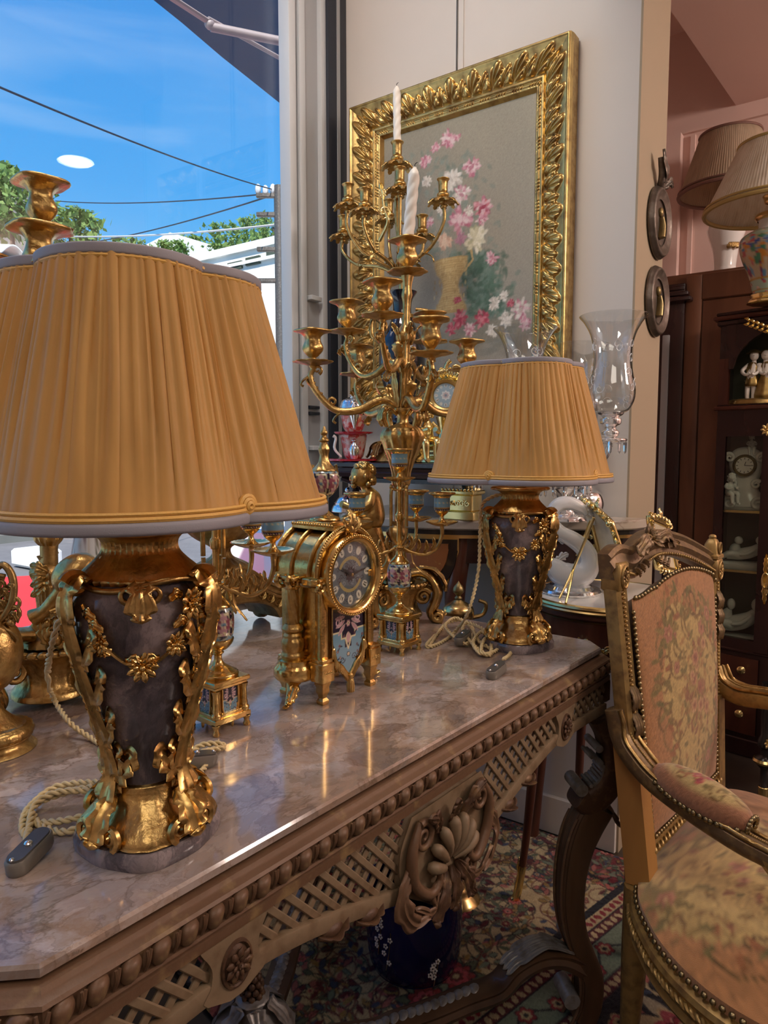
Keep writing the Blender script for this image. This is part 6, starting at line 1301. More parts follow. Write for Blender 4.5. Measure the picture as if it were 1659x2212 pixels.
apron(0, zs_-.050, lambda f: .04+.108*sh_(f), 'brass', 'apron_edge', .36, .80); apron(.004, zs_-.055, lambda f: .03+.105*sh_(f), 'banding', 'apron_banding', .365, .795); apron(.007, zs_-.066, lambda f: .015+.085*sh_(f), 'marquetry', 'apron_marquetry', .39, .77)
for lx, ly in ((-.20, -.34), (.18, -.32), (-.22, -.06), (.30, -.05)): spath([(lx, ly, zs_-.05, .030), (lx-.012, ly-.02, zs_-.25, .028), (lx+.01, ly+.01, .40, .017), (lx, ly, .12, .013), (lx-.01, ly-.015, .0, .018)], 24, k=10).build('leg', 'mahogany', co_, 50)
prism(offset(fr, -.035), zs_-.12, zs_-.05).build('case', 'mahogany_dark', co_, 40)
# tiered dark stand carrying the upper ornaments
zt_ = 1.146
et = thing('tiered_stand', 'dark wooden tiered stand on the console carrying vases', 'stand', W(0, 0, zs_), RZ)
d_ = zt_-zs_
fs = smooth_path(A_([(-.232, -.05), (-.228, -.385), (-.20, -.405), (.22, -.405), (.25, -.385), (.25, -.05)]), 8); fs = A_([(-.232, -.05), (-.228, -.405), (.25, -.405), (.25, -.05)])[[0, 1, 2, 3]]
prism(fs, d_-.014, d_, .002).build('top_shelf', 'mahogany_dark', et, 30)
mould(fs, [(-.05, d_-.014), (-.004, d_-.016), (-.008, d_-.026), (-.003, d_-.030), (-.012, d_-.042), (-.05, d_-.046)]).build('shelf_moulding', 'mahogany_dark', et, 30)
box((.01, -.22, d_-.052), (.44, .30, .012)).build('lower_board', 'mahogany_dark', et)
for x, y in ((-.18, -.34), (.20, -.34), (-.18, -.10), (.20, -.10)): lathe([(.012, 0), (.018, .006), (.010, .02), (.016, d_*.5), (.010, d_-.07), (.016, d_-.05)], 16, n=20).xf(tr(x, y, 0)).build('support', 'mahogany_dark', et, 50)
spath([(-.20, -.37, d_-.046, .012), (-.16, -.36, d_-.06, .012), (-.13, -.34, d_-.09, .008)], 10, k=8).build('bracket', 'mahogany_dark', et)
# ------------------------------------------------------------------ black urn candelabrum
s0_, z_ = PW(868, 1000, .22); loc = W(s0_, .22, zt_); uc_ = thing('urn_candelabrum', 'black porcelain urn mounted as a gilt candelabrum with leafy pans on the dark stand', 'candelabrum', loc, 0)
Yd = loc[1]; o = A_(loc); dP = lambda x, y, dy=0.0: A_(PY(x, y, Yd+dy))-o
zq = lambda y: float(dP(870, y)[2])
lathe([(.0, 0), (.092, 0), (.096, .008), (.088, .018), (.078, .030), (.082, .045), (.07, .058), (.05, .064), (.0, .064)], 64, lambda a, z: 1+.04*np.abs(np.cos(8*a)), 24).build('base', 'gold_old', uc_, 55)
m = MB()
for k in range(10): a = k*.628; d = A_((cos(a), sin(a), 0)); m.merge(leaf([d*.06+A_((0, 0, .06)), d*.088+A_((0, 0, .05)), d*.10+A_((0, 0, .02)), d*.108+A_((0, 0, .012))], d+A_((0, 0, .5)), .022, .003, 4))
m.build('base_leaves', 'gold_old', uc_, 70)
lathe([(.048, .062), (.050, .10), (.040, .112), (.044, .12), (.030, .14), (.024, zq(880)+.02), (.040, zq(860)), (.066, zq(810)), (.070, zq(770)), (.060, zq(730)), (.038, zq(700)), (.028, zq(675)), (.030, zq(650)), (.043, zq(634)), (.044, zq(631)), (.034, zq(633)), (.026, zq(650))], 56, n=80).build('urn', 'black_porcelain', uc_, 60)
lathe([(.030, zq(690)), (.036, zq(688)), (.034, zq(680)), (.029, zq(679))], 40).build('neck_ring', 'gold', uc_)
for s in (-1, 1): m = MB(); m.merge(spath([(s*.060, 0, zq(745), .006), (s*.092, 0, zq(720), .007), (s*.080, 0, zq(675), .006), (s*.04, 0, zq(668), .005)], 20, k=8)); m.merge(leaf([(s*.06, 0, zq(700)), (s*.085, 0, zq(690)), (s*.10, 0, zq(715))], (s, 0, .3), .014, .002, 4)); m.build('urn_handle', 'gold', uc_, 70)
spath([(0, 0, zq(640), .012), (0, 0, zq(560), .010), (*dP(858, 470), .008), (*dP(857, 365), .006)], 24, k=10).build('stem', 'gold', uc_, 60)
m = MB()
for k in range(7): a = k*.9; d = A_((cos(a), sin(a), 0)); m.merge(leaf([A_((0, 0, zq(600)))+d*.006, A_((0, 0, zq(580)))+d*.024, A_((0, 0, zq(562)))+d*.038, A_((0, 0, zq(566)))+d*.055], d+A_((0, 0, .3)), .012, .0016, 4))
m.build('stem_leaves', 'gold', uc_, 70)
def leafy_cup(t, p, s=1.0):
    M = tr(*p)@scl(s); pn = MB()
    for k in range(9): a = k*.698; d = A_((cos(a), sin(a), 0)); pn.merge(leaf([d*.006, d*.022+A_((0, 0, .004)), d*.038+A_((0, 0, .002)), d*.048+A_((0, 0, -.010))], (0, 0, 1), .0135, .0016, 4, -.1, 14))
    pn.merge(ball((0, 0, -.002), (.012, .012, .006), 12, 7)); pan = pn.xf(M).build('leaf_pan', 'gold', t, 70)
    lathe([(.006, .0), (.007, .008), (.014, .012), (.0185, .018), (.017, .024), (.011, .027), (.0135, .031), (.0145, .058), (.0185, .064), (.0190, .067), (.013, .0675), (.011, .062), (.0, .060)], 40, lambda a, z: 1-.07*np.abs(np.sin(7*a))*((z > .03) & (z < .06)), 36).xf(M).build('candle_socket', 'gold', pan, 55)
leafy_cup(uc_, dP(858, 358), 1.0)
for px, py, dy in ((752, 446, 0), (788, 458, -.10), (957, 436, -.06), (912, 512, .06), (864, 412, -.05), (742, 512, .12), (840, 478, .12)):
    q = dP(px, py, dy); r0_ = dP(858, 590); h = (q-r0_)*[1, 1, 0]; C = [r0_, r0_+h*.35+A_((0, 0, .03)), r0_+h*.75+A_((0, 0, (q-r0_)[2]*.35)), r0_+h*1.02+A_((0, 0, (q-r0_)[2]*.7)), q]
    m = MB().merge(spath(np.concatenate([A_(C), A_([[.006], [.006], [.0055], [.005], [.006]])], 1), 30, k=8)); Q = smooth_path(A_(C), 30); d = unit(h)
    m.merge(leaf([Q[10], Q[10]+d*.018+A_((0, 0, .004)), Q[10]+d*.038+A_((0, 0, -.006)), Q[10]+d*.044+A_((0, 0, -.022))], (0, 0, 1), .009, .0015, 3)); m.merge(ball(Q[-2]-A_((0, 0, .006)), (.009, .009, .008), 10, 7)); m.build('arm', 'gold', uc_, 70); leafy_cup(uc_, q, .95)
m = MB(); b0 = dP(828, 440, -.13); m.merge(spath([(*dP(820, 520, -.08), .005), (*dP(838, 480, -.12), .005), (*dP(830, 450, -.12), .004), (*dP(826, 420, -.12), .003)], 20, k=7)); m.merge(tube(volute(dP(830, 458, -.12), (1, 0, 0), (0, 0, 1), .018, .004, 1.2, -1.5, 20), .004, 6)); m.merge(leaf([dP(828, 430, -.12), dP(826, 415, -.12), dP(822, 395, -.12)], (0, -1, 0), .010, .002, 3)); m.build('scroll_spray', 'gold_pale', uc_, 70)
b = A_(loc)+dP(858, 358)+A_((0, 0, .062)); twisted_candle('twisted white candle standing highest against the picture frame', b, PY(857, 186, Yd), .0115)

# ------------------------------------------------------------------ ruby glass centrepiece
s0_, z_ = PW(764, 996, .33); loc = W(s0_, .33, zt_); rg = thing('ruby_glass_stand', 'red and clear cut glass tiered stand with scalloped rims beside the window frame', 'glass', loc, 0)
zq = lambda y: float((A_(PY(764, y, loc[1]))-A_(loc))[2])
sc_ = lambda a, z: 1+.05*np.abs(np.cos(9*a))
lathe([(.0, 0), (.066, .002), (.072, .008), (.070, .010), (.04, .008), (.0, .010)], 72, sc_, 20).build('lower_dish', 'red_glass', rg, 60)
lathe([(.022, .008), (.030, .02), (.036, .05), (.042, .085), (.040, .087), (.0, .08)], 40, flutes(10, .05), 20).build('lower_vase', 'red_white', rg, 60)
z1 = zq(940); lathe([(.010, z1-.02), (.030, z1-.004), (.052, z1+.004), (.055, z1+.008), (.052, z1+.009), (.0, z1)], 72, sc_, 20).build('upper_dish', 'red_glass', rg, 60)
z2 = zq(900); lathe([(.014, z1), (.030, z1+.02), (.036, z2-.01), (.037, z2+.005), (.0, z2)], 40, flutes(10, .05), 20).build('upper_vase', 'red_white', rg, 60)
z3 = zq(868); lathe([(.032, z2), (.040, z2+.012), (.034, z3), (.020, z3+.010), (.008, z3+.016), (.012, z3+.022), (.0, z3+.032)], 40, lobes(8, .08), 26).build('cover', 'silver', rg, 60)
for px, y0, y1 in ((768, 965, 990), (770, 880, 912)): zz_ = (zq(y0), zq(y1)); lathe([(.002, zz_[1]-.02), (.014, (zz_[0]+zz_[1])/2), (.012, zz_[0]), (.004, zz_[0]+.012), (.008, zz_[0]+.018), (.0, zz_[0]+.024)], 24, flutes(12, .14), 20).xf(tr(.004, -.048, 0)).build('ribbed_drop', 'silver', rg, 60)
spath([(-.036, -.02, .015, .003), (-.056, -.02, .04, .004), (-.052, -.02, .07, .004), (-.060, -.02, .078, .005)], 14, k=8).build('glass_handle', 'porcelain', rg)
# ------------------------------------------------------------------ gilt clock with figures, half behind the far lamp
s0_, z_ = PW(962, 1000, .24); loc = W(s0_, .24, zt_); gc = thing('figure_clock', 'bright gilt clock with white enamel dial and cherub behind the far lampshade', 'clock', loc, radians(-8))
o = A_(loc); q_ = lambda x, y, dy=0.0: A_(PY(x, y, loc[1]+dy))-o
lathe([(.0, 0), (.075, 0), (.078, .01), (.066, .02), (.070, .035), (.05, .05), (.0, .05)], 48, lobes(8, .06), 20).build('base', 'gold_pale', gc, 55)
spath([(0, 0, .05, .03), (0, .01, .09, .022), (0, .01, float(q_(962, 900)[2]), .03)], 16, k=12).build('support', 'gold_pale', gc)
dc = q_(964, 856); rr_ = .046; a = np.linspace(0, 2*pi, 48, endpoint=False)
V = np.stack([np.stack([dc[0]+r*np.cos(a), np.full(48, dc[1]+y), dc[2]+r*np.sin(a)], 1) for r, y in ((.0005, -.030), (.035, -.030), (.036, -.036), (.044, -.038), (.050, -.028), (.050, .02), (.0005, .03))]); MB().add(V, gridF(7, 48, False, True)).build('drum', 'gold_pale', gc, 50)
cvd = Canvas(.08, .08, '9fb6c4', 1500)
for k in range(12): qa = k*pi/6; cvd.ell(.04+.027*cos(qa), .04+.027*sin(qa), .005, .004, qa, 'd8dcd8'); cvd.stroke([(.04+.024*cos(qa), .04+.024*sin(qa)), (.04+.030*cos(qa), .04+.030*sin(qa))], .0012, '30384a')
cvd.flower(.04, .04, .014, 'dadfe0', 'c5b6b8', '8a98a8', 8)
rr2 = np.linspace(.0005, .034, 30); aa = np.linspace(0, 2*pi, 90); X = rr2[:, None]*np.cos(aa); Z = rr2[:, None]*np.sin(aa); MB().add(np.stack([dc[0]+X, np.full_like(X, dc[1]-.032), dc[2]+Z], -1), gridF(30, 90), cvd.at(X+.04, Z+.04).reshape(-1, 3)).build('dial', 'porcelain_paint', gc, 180)
cherub(tr(*(q_(925, 960, -.06)))@rotz(radians(25))@scl(.95), 'gold_pale', gc)
m = MB()
for k in range(9): qa = radians(20+k*20); c = dc+A_((cos(qa)*.05, -.02, sin(qa)*.05)); m.merge(leaf([c, c+A_((cos(qa)*.018, -.012, sin(qa)*.018)), c+A_((cos(qa)*.032, -.004, sin(qa)*.028))], (0, -1, .2), .012, .002, 3))
m.merge(tube(volute(q_(985, 800, -.02), (1, 0, 0), (0, 0, 1), .03, .006, 1.3, 2, 24), np.linspace(.007, .003, 24), 7)); m.build('foliage', 'gold_pale', gc, 70)
# ------------------------------------------------------------------ small things on the console
def onc(px, n): s_, z_ = PW(px, 1100, n); return W(s_, n, zs_)
l = onc(752, .34); sv = thing('silver_dish', 'small lidded silver dish at the left end of the console', 'dish', l)
lathe([(.0, 0), (.044, 0), (.048, .006), (.044, .018), (.038, .024), (.040, .028)], 48, lobes(16, .05), 20).build('dish', 'silver', sv, 60); lathe([(.040, .027), (.030, .042), (.014, .052), (.006, .058), (.010, .064), (.007, .072), (.0, .076)], 40, flutes(12, .06), 24).build('lid', 'silver', sv, 60)
l = onc(1000, .34); gp = thing('gilt_pedestal_box', 'bright yellow gilt square plinth between the two lampshades on the console', 'plinth', l, RZ)
box((0, 0, .012), (.10, .07, .024), .003).build('foot', 'gold_pale', gp); box((0, 0, .046), (.086, .058, .045), .003).build('block', 'gold_pale', gp); box((0, 0, .074), (.10, .07, .012), .003).build('cap', 'gold_pale', gp)
m = MB()
for x in np.linspace(-.045, .045, 9): m.merge(ball((x, -.034, .082), .004, 6, 5))
m.build('bead_row', 'gold_pale', gp, 70); m = MB()
for x in np.linspace(-.03, .03, 5): m.merge(tube(volute((x, -.031, .045), (1, 0, 0), (0, 0, 1), .008, .002, 1.2, x*60, 14), .0018, 5))
m.build('relief', 'gold_pale', gp, 70)
l = onc(1022, .43-.12); sc1 = thing('silver_candlestick', 'fluted silver candlestick foot below the far lampshade', 'candlestick', l)
lathe([(.0, 0), (.042, 0), (.044, .006), (.038, .016), (.022, .026), (.012, .036), (.009, .046), (.013, .054), (.024, .075), (.028, .095), (.022, .11), (.012, .12), (.010, .16), (.018, .17), (.0, .175)], 56, flutes(16, .10), 50).build('candlestick', 'silver', sc1, 60)
m = MB(); blossom(m, (-.040, -.014, .030), (-.5, -1, .3), .014, 7, 2); m.build('gilt_flower', 'gold_pale', sc1, 70)
l = onc(1262, .13); sp2 = thing('silver_jar', 'dark silver round jar behind the frosted glass swan', 'jar', l)
lathe([(.0, 0), (.030, 0), (.045, .015), (.052, .04), (.044, .068), (.024, .082), (.020, .092), (.028, .10), (.0, .102)], 48, n=40).build('jar', 'silver', sp2, 60); lathe([(.028, .10), (.018, .112), (.006, .118), (.009, .126), (.0, .132)], 32, n=16).build('lid', 'silver', sp2, 60)
# ------------------------------------------------------------------ crystal candelabrum with hurricane shades
l = onc(1218, .22); hc = thing('crystal_candelabrum', 'crystal candelabrum with three engraved hurricane glasses and hanging prisms', 'candelabrum', l)
o = A_(l); Yh = l[1]; q_ = lambda x, y, dy=0.0: A_(PY(x, y, Yh+dy))-o
mat('cut_crystal', (.95, .96, .97), 0, .03, trans=.92, ior=1.5)
lathe([(.0, 0), (.052, 0), (.054, .006), (.044, .014), (.030, .020), (.020, .034), (.026, .044), (.018, .056), (.024, .075), (.034, .09), (.030, .10), (.014, .11), (.020, .13), (.014, .16), (.020, .185), (.0, .19)], 24, flutes(12, .06), 50).build('stem', 'cut_crystal', hc, 25)
lathe([(.014, .096), (.05, .102), (.066, .100), (.062, .106), (.03, .110), (.012, .108)], 32, lobes(16, .06)).build('prism_pan', 'cut_crystal', hc, 30)
pz = lathe([(.0, 0), (.004, .006), (.0045, .028), (.003, .032), (.0, .034)], 6); pzm = pz.mesh('prism', 20); pzm.materials.append(MAT['cut_crystal'])
gz = PX(1350, 900, 0)
def prisms(c, r, z, n, ph=0.0, k=.034):
    for i in range(n): a = ph+i*2*pi/n; obj('prism', pzm, 'cut_crystal', hc, (c[0]+cos(a)*r, c[1]+sin(a)*r, z-k))
prisms((0, 0), .062, .098, 14)
mat('etched', (.92, .93, .93), 0, .4, trans=.3)
for px, py, dy in ((1318, 950, -.06), (1130, 965, .02), (1243, 985, .14)):
    c = q_(px, py, dy); h = c[2]
    spath([(0, 0, .17, .007), (c[0]*.4, c[1]*.4, .165, .007), (c[0]*.85, c[1]*.85, h-.05, .007), (c[0], c[1], h-.012, .008)], 22, k=8).build('arm', 'cut_crystal', hc, 50)
    lathe([(.010, -.012), (.034, -.006), (.040, .0), (.034, .004), (.012, .004)], 32, lobes(12, .06), 16).xf(tr(*c)).build('drip_pan', 'cut_crystal', hc, 30); prisms(c, .038, h-.002, 10)
    lathe([(.010, .002), (.020, .010), (.022, .020), (.014, .028), (.016, .034), (.026, .040), (.027, .052), (.020, .056), (.030, .062), (.034, .068)], 28, flutes(10, .05), 30).xf(tr(*c)).build('socket', 'cut_crystal', hc, 30)
    gl = lathe([(.028, .066), (.044, .075), (.056, .10), (.058, .128), (.052, .160), (.0465, .195), (.0475, .230), (.056, .265), (.070, .292), (.0815, .306), (.083, .309), (.080, .308), (.0685, .291), (.0545, .264), (.0460, .23), (.0450, .195), (.0505, .16), (.0565, .128), (.0545, .10), (.043, .077), (.027, .068)], 64, n=90).xf(tr(*c)).build('hurricane_glass', 'clear_glass', hc, 80)
    m = MB(); R_ = random.Random(int(px))
    for i in range(26):
        a = R_.uniform(0, 6.3); zz_ = R_.uniform(.085, .25); rad = float(np.interp(zz_, [.075, .10, .128, .16, .195, .23, .265], [.044, .056, .058, .052, .0465, .0475, .056]))+.0006; n_ = 12; t_ = np.linspace(0, 1, n_); rr_ = .012*(1-t_)+.002; th = R_.choice((-1, 1))*t_*6.5+R_.uniform(0, 6); A2 = a+rr_*np.cos(th)/rad; Z2 = zz_+rr_*np.sin(th)
        m.merge(tube(np.stack([c[0]+rad*np.cos(A2), c[1]+rad*np.sin(A2), c[2]+Z2], 1), .0009, 4))
    m.build('engraving', 'etched', gl, 60)

# tall brass fire dog on the floor behind the table, its top just showing
pa = PY(990, 1310, 1.78); an = thing('brass_andiron', 'brass fire dog with pointed knob showing behind the table end', 'andiron', (pa[0], pa[1], 0)); zt2 = pa[2]
lathe([(.0, .0), (.06, .0), (.064, .01), (.045, .03), (.018, .06), (.014, .2), (.022, .22), (.014, .24), (.016, zt2-.08), (.030, zt2-.05), (.040, zt2-.02), (.036, zt2), (.018, zt2+.012), (.010, zt2+.018)], 36, n=60).build('body', 'brass', an, 60)
lathe([(.006, zt2+.014), (.010, zt2+.022), (.006, zt2+.028), (.014, zt2+.038), (.012, zt2+.050), (.004, zt2+.060), (.0, zt2+.066)], 24, flutes(8, .08), 24).build('knob', 'bronze_green', an, 60)
for s in (-1, 1): spath([(s*.030, 0, zt2-.03, .006), (s*.062, 0, zt2-.02, .006), (s*.070, 0, zt2+.006, .005), (s*.052, 0, zt2+.016, .005)], 18, k=8).build('scroll', 'brass', an)
# ================================================================== round table with glass and frames
ZR = .82; rc = PZ(1312, 1282, ZR); RR = .192
rt_ = thing('round_side_table', 'round mahogany side table with pale marble top and brass rim by the wall', 'table', (rc[0], rc[1], 0))
lathe([(.0, ZR-.014), (RR-.006, ZR-.014), (RR-.004, ZR-.004), (RR-.007, ZR), (.0, ZR)], 72).build('marble_top', 'pale_marble', rt_, 30)
lathe([(RR-.006, ZR-.018), (RR+.002, ZR-.018), (RR+.004, ZR-.014), (RR+.001, ZR-.010), (RR+.003, ZR-.006), (RR+.001, ZR-.001), (RR-.004, ZR+.002), (RR-.006, ZR-.002)], 72).build('brass_rim', 'brass', rt_, 30)
lathe([(.0, ZR-.016), (RR-.004, ZR-.018), (RR-.003, ZR-.030), (RR-.012, ZR-.032), (RR-.012, ZR-.115), (RR-.008, ZR-.118), (RR-.012, ZR-.128), (.0, ZR-.128)], 72).build('drum', 'mahogany', rt_, 30)
lathe([(RR-.011, ZR-.040), (RR-.008, ZR-.038), (RR-.011, ZR-.035)], 72).build('brass_line', 'brass', rt_, 30)
for k, a in enumerate((182, 92, 2, 272)):
    d = A_((cos(radians(a)), sin(radians(a)), 0)); P = [(*(d*(RR-.026)+A_((0, 0, ZR-.12))), .017), (*(d*(RR-.022)+A_((0, 0, .55))), .015), (*(d*(RR-.005)+A_((0, 0, .28))), .012), (*(d*(RR+.012)+A_((0, 0, .10))), .0095), (*(d*(RR+.026)+A_((0, 0, .012))), .009)]
    lg = spath(P, 26, k=8).build('leg', 'mahogany', rt_, 50); m = MB()
    m.merge(spath([(*(d*(RR+.012)+A_((0, 0, .10))), .0105), (*(d*(RR+.026)+A_((0, 0, .02))), .0115), (*(d*(RR+.036)+A_((0, 0, .006))), .010)], 10, k=8)); m.merge(leaf([d*(RR+.012)+A_((0, 0, .05)), d*(RR+.024)+A_((0, 0, .09)), d*(RR+.020)+A_((0, 0, .125))], d, .008, .0015, 3)); m.build('gilt_shoe', 'gold_pale', lg, 60)
for a in (182, 92): d = A_((cos(radians(a)), sin(radians(a)), 0)); e = A_((cos(radians(a-90)), sin(radians(a-90)), 0)); spath([(*(d*(RR-.012)+A_((0, 0, .42))), .009), (*((d+e)*.06+A_((0, 0, .47))), .010), (*(e*(RR-.012)+A_((0, 0, .42))), .009)], 16, k=8).build('stretcher', 'mahogany_dark', rt_)
m = MB(); a0 = radians(-125)
for k in range(-4, 5):
    a = a0+k*.13; d = A_((cos(a), sin(a), 0)); tn = A_((-sin(a), cos(a), 0)); p = d*(RR-.008)+A_((0, 0, ZR-.100+.006*cos(k*1.6))); m.merge(leaf([p, p+d*.006+tn*.012+A_((0, 0, .012*(-1)**k)), p+d*.004+tn*.026+A_((0, 0, .004*(-1)**k))], d, .009, .0016, 3))
blossom(m, A_((cos(a0)*(RR-.006), sin(a0)*(RR-.006), ZR-.092)), (cos(a0), sin(a0), .1), .022, 7, 2, .6); m.build('gilt_mount', 'gold_pale', rt_, 70)
# frosted dolphin
dp = PZ(1232, 1268, ZR+.014); Yq = dp[1]; df = thing('frosted_glass_dolphin', 'frosted glass curling dolphin on a clear glass disc upon the round table', 'sculpture', (dp[0], dp[1], ZR))
o = A_((dp[0], dp[1], ZR)); q_ = lambda x, y, dy=0.0: A_(PY(x, y, Yq+dy))-o
KQ = 1.86/F
pth = [(1268, 1112, 5), (1256, 1098, 11), (1234, 1088, 14), (1210, 1089, 15), (1194, 1105, 14), (1194, 1130, 14), (1210, 1150, 15), (1238, 1166, 17), (1262, 1186, 19), (1272, 1212, 22), (1262, 1236, 26), (1238, 1246, 28), (1212, 1238, 26), (1196, 1222, 19), (1186, 1210, 9)]
m = MB().merge(spath([(*q_(x, y), r*KQ) for x, y, r in pth], 90, k=16)); 
m.merge(leaf([q_(1262, 1105), q_(1278, 1098), q_(1290, 1086)], (0, -1, 0), .020, .004, 2)); m.merge(leaf([q_(1262, 1108), q_(1280, 1118), q_(1284, 1134)], (0, -1, 0), .018, .004, 2)); m.merge(leaf([q_(1210, 1240), q_(1192, 1222), q_(1178, 1202)], (0, -1, 0), .020, .004, 3)); m.merge(leaf([q_(1200, 1215), q_(1215, 1202), q_(1228, 1196)], (0, -1, 0), .012, .003, 3)); m.merge(leaf([q_(1206, 1150), q_(1212, 1168), q_(1220, 1172)], (0, -1, 0), .008, .002, 2))
m.build('dolphin', 'frosted', df, 80)
lathe([(.0, .0005), (.074, .0005), (.078, .006), (.074, .012), (.060, .013), (.054, .020), (.040, .022), (.0, .022)], 64, flutes(32, .03)).build('glass_base', 'cut_crystal', df, 40)
# small ornate frames on easels
def small_frame(label, quad, Yf, dy, rod=None):
    TLc, TRc, BRc, BLc = [PY(x, y, Yf+d) for (x, y), d in zip(quad, dy)]; base = (TLc+TRc+BRc+BLc)/4; t = thing('easel_frame', label, 'picture frame', (base[0], base[1], ZR), 0, 'small gilt frames')
    o = A_((base[0], base[1], ZR)); C = [c-o for c in (TLc, TRc, BRc, BLc)]; n_ = unit(np.cross(C[1]-C[0], C[3]-C[0])); 
    if n_[1] > 0: n_ = -n_
    P = np.concatenate([np.linspace(C[i], C[(i+1) % 4], 14)[:-1] for i in range(4)]); fr_ = tube(P, .0085, 8, True, N0=n_).build('frame', 'gold_pale', t, 60)
    m = MB(); R_ = random.Random(2)
    for i, p in enumerate(P):
        if i % 2 == 0: dd = unit(p-sum(C)/4); m.merge(leaf([p+n_*.006, p+dd*.010+n_*.010, p+dd*.018+n_*.004], n_, .007, .0015, 3, .2, 8))
    for c in C: m.merge(ball(c+n_*.006, .009, 8, 7))
    top = (C[0]+C[1])/2; m.merge(leaf([top, top+A_((0, 0, .016))+n_*.006, top+A_((0, 0, .034))], n_, .012, .002, 4)); m.build('frame_leaves', 'gold_pale', fr_, 70)
    ctr = sum(C)/4; I = [ctr+(c-ctr)*.86 for c in C]; V = [i-n_*.004 for i in I]+[i+n_*.001 for i in I]; MB().add(V, [(0, 1, 2, 3), (7, 6, 5, 4), (0, 4, 5, 1), (1, 5, 6, 2), (2, 6, 7, 3), (3, 7, 4, 0)]).build('picture', 'picture_pale', t, 20)
    if rod:
        for a, b, r in rod:
            spath([(*(A_(PY(*a))-o), r), (*((A_(PY(*a))+A_(PY(*b)))/2-o+A_((.001, 0, 0))), r), (*(A_(PY(*b))-o), r)], 10, k=8).build('easel_leg', 'gold_pale', t)
    return t
mat('picture_pale', (.72, .62, .44), 0, .3, noise=(20, (.50, .42, .30), .45, .7), coat=.4)
Yf = rc[1]
f1 = PZ(1208, 1293, ZR+.003); f2 = PZ(1222, 1303, ZR+.003)
small_frame('ornate gilt easel frame leaning behind the frosted dolphin', ((1268, 1082), (1320, 1130), (1352, 1225), (1298, 1205)), Yf-.02, (.05, -.05, -.05, .05),
            [((1283, 1118, Yf-.09), (1238, 1230, f1[1]+.035), .0036), ((1238, 1230, f1[1]+.035), (1208, 1293, f1[1]), .003), ((1238, 1230, f1[1]+.035), (1222, 1303, f2[1]), .003), ((1275, 1125, Yf), (1245, 1200, Yf+.03), .003)])
small_frame('gilt frame standing edge on beside the wardrobe above the chair back', ((1402, 1118), (1440, 1135), (1462, 1235), (1420, 1225)), Yf+.02, (-.05, .05, .05, -.05))

# ================================================================== bronze plaques on the side of the pier
def plaque_round(label, px, py, rv):
    n_, z = PX(px, py, SP+.007); t = thing('round_plaque', label, 'plaque', W(SP+.007, n_, z), RZ); r = rv*2.12/F
    lathe([(.0, .010), (r*.62, .008), (r*.66, .014), (r*.72, .012), (r*.86, .018), (r*.94, .022), (r, .016), (r*.98, .0), (.0, .0)], 48, n=40).xf(roty(pi/2)).build('disc', 'bronze_dark', t, 60)
    m = MB(); m.merge(ball((.012, 0, r*.30), (.008, r*.13, r*.15), 10, 8)); m.merge(spath([(.010, 0, r*.15, r*.14), (.012, r*.05, -r*.1, r*.17), (.010, 0, -r*.45, r*.20)], 14, k=10, flat=.5)); m.merge(spath([(.012, r*.1, r*.05, r*.06), (.014, r*.3, -r*.1, r*.05), (.012, r*.2, -r*.3, r*.04)], 10, k=8)); m.build('relief', 'bronze_green', t, 70)
    return t, r
t, r = plaque_round('upper round bronze relief plaque with ribbon crest on the pier side', 1418, 483, 70)
m = MB(); m.merge(spath([(.012, -.01, r, .012), (.02, -.03, r+.03, .010), (.02, -.05, r+.07, .008)], 12, k=8)); m.merge(leaf([(.012, 0, r), (.03, -.02, r+.03), (.03, -.05, r+.06), (.03, -.065, r+.085)], (1, 0, 0), .018, .003, 4)); m.merge(leaf([(.012, 0, r), (.03, .02, r+.02), (.03, .04, r+.01)], (1, 0, 0), .015, .003, 3)); m.build('ribbon', 'bronze_dark', t, 70)
plaque_round('lower round bronze relief plaque on the pier side', 1413, 652, 70)

# ================================================================== wardrobe and bow fronted vitrine at the back
nW = -1.20; sa = PW(1406, 1000, nW)[0]; zw = PW(1500, 588, nW)[1]; sb = sa+.86
wr = thing('wardrobe', 'tall plain mahogany wardrobe behind the pier', 'wardrobe', W(0, 0, 0), RZ)
wbox(sa+.02, sb, nW-.28, nW-.015, .10, zw).build('body', 'mahogany_light', wr)
wbox(sa-.01, sb+.02, nW-.28, nW+.005, 0, .10, .006).build('plinth', 'mahogany', wr)
sp1 = PW(1468, 1000, nW)[0]; sp2_ = PW(1506, 900, nW)[0]
wbox(sa, sp1, nW-.015, nW+.012, .10, zw-.04, .004).build('corner_post', 'mahogany_dark', wr); wbox(sp1, sp2_, nW-.015, nW, .10, zw-.01, .004).build('stile', 'mahogany_light', wr); wbox(sp2_+.004, sb, nW-.015, nW-.004, .12, zw-.12, .004).build('door_panel', 'mahogany_light', wr)
wbox(sp2_, sb, nW-.015, nW, zw-.115, zw-.01, .004).build('top_rail', 'mahogany_light', wr)
for i, (dx, z0_) in enumerate(((.0, .10), (.015, .075), (.03, .05))): wbox(sa-.05+dx, sp1+.03-dx, nW-.25, nW+.045-dx, zw-z0_-.02, zw-z0_, .004).build('cornice', 'mahogany_dark', wr)
wbox(sa+.035, sa+.065, nW+.010, nW+.018, .25, zw-.25, .003).build('grey_strip', 'alu_grey', wr)  # narrow opaque grey strip down the dark corner post
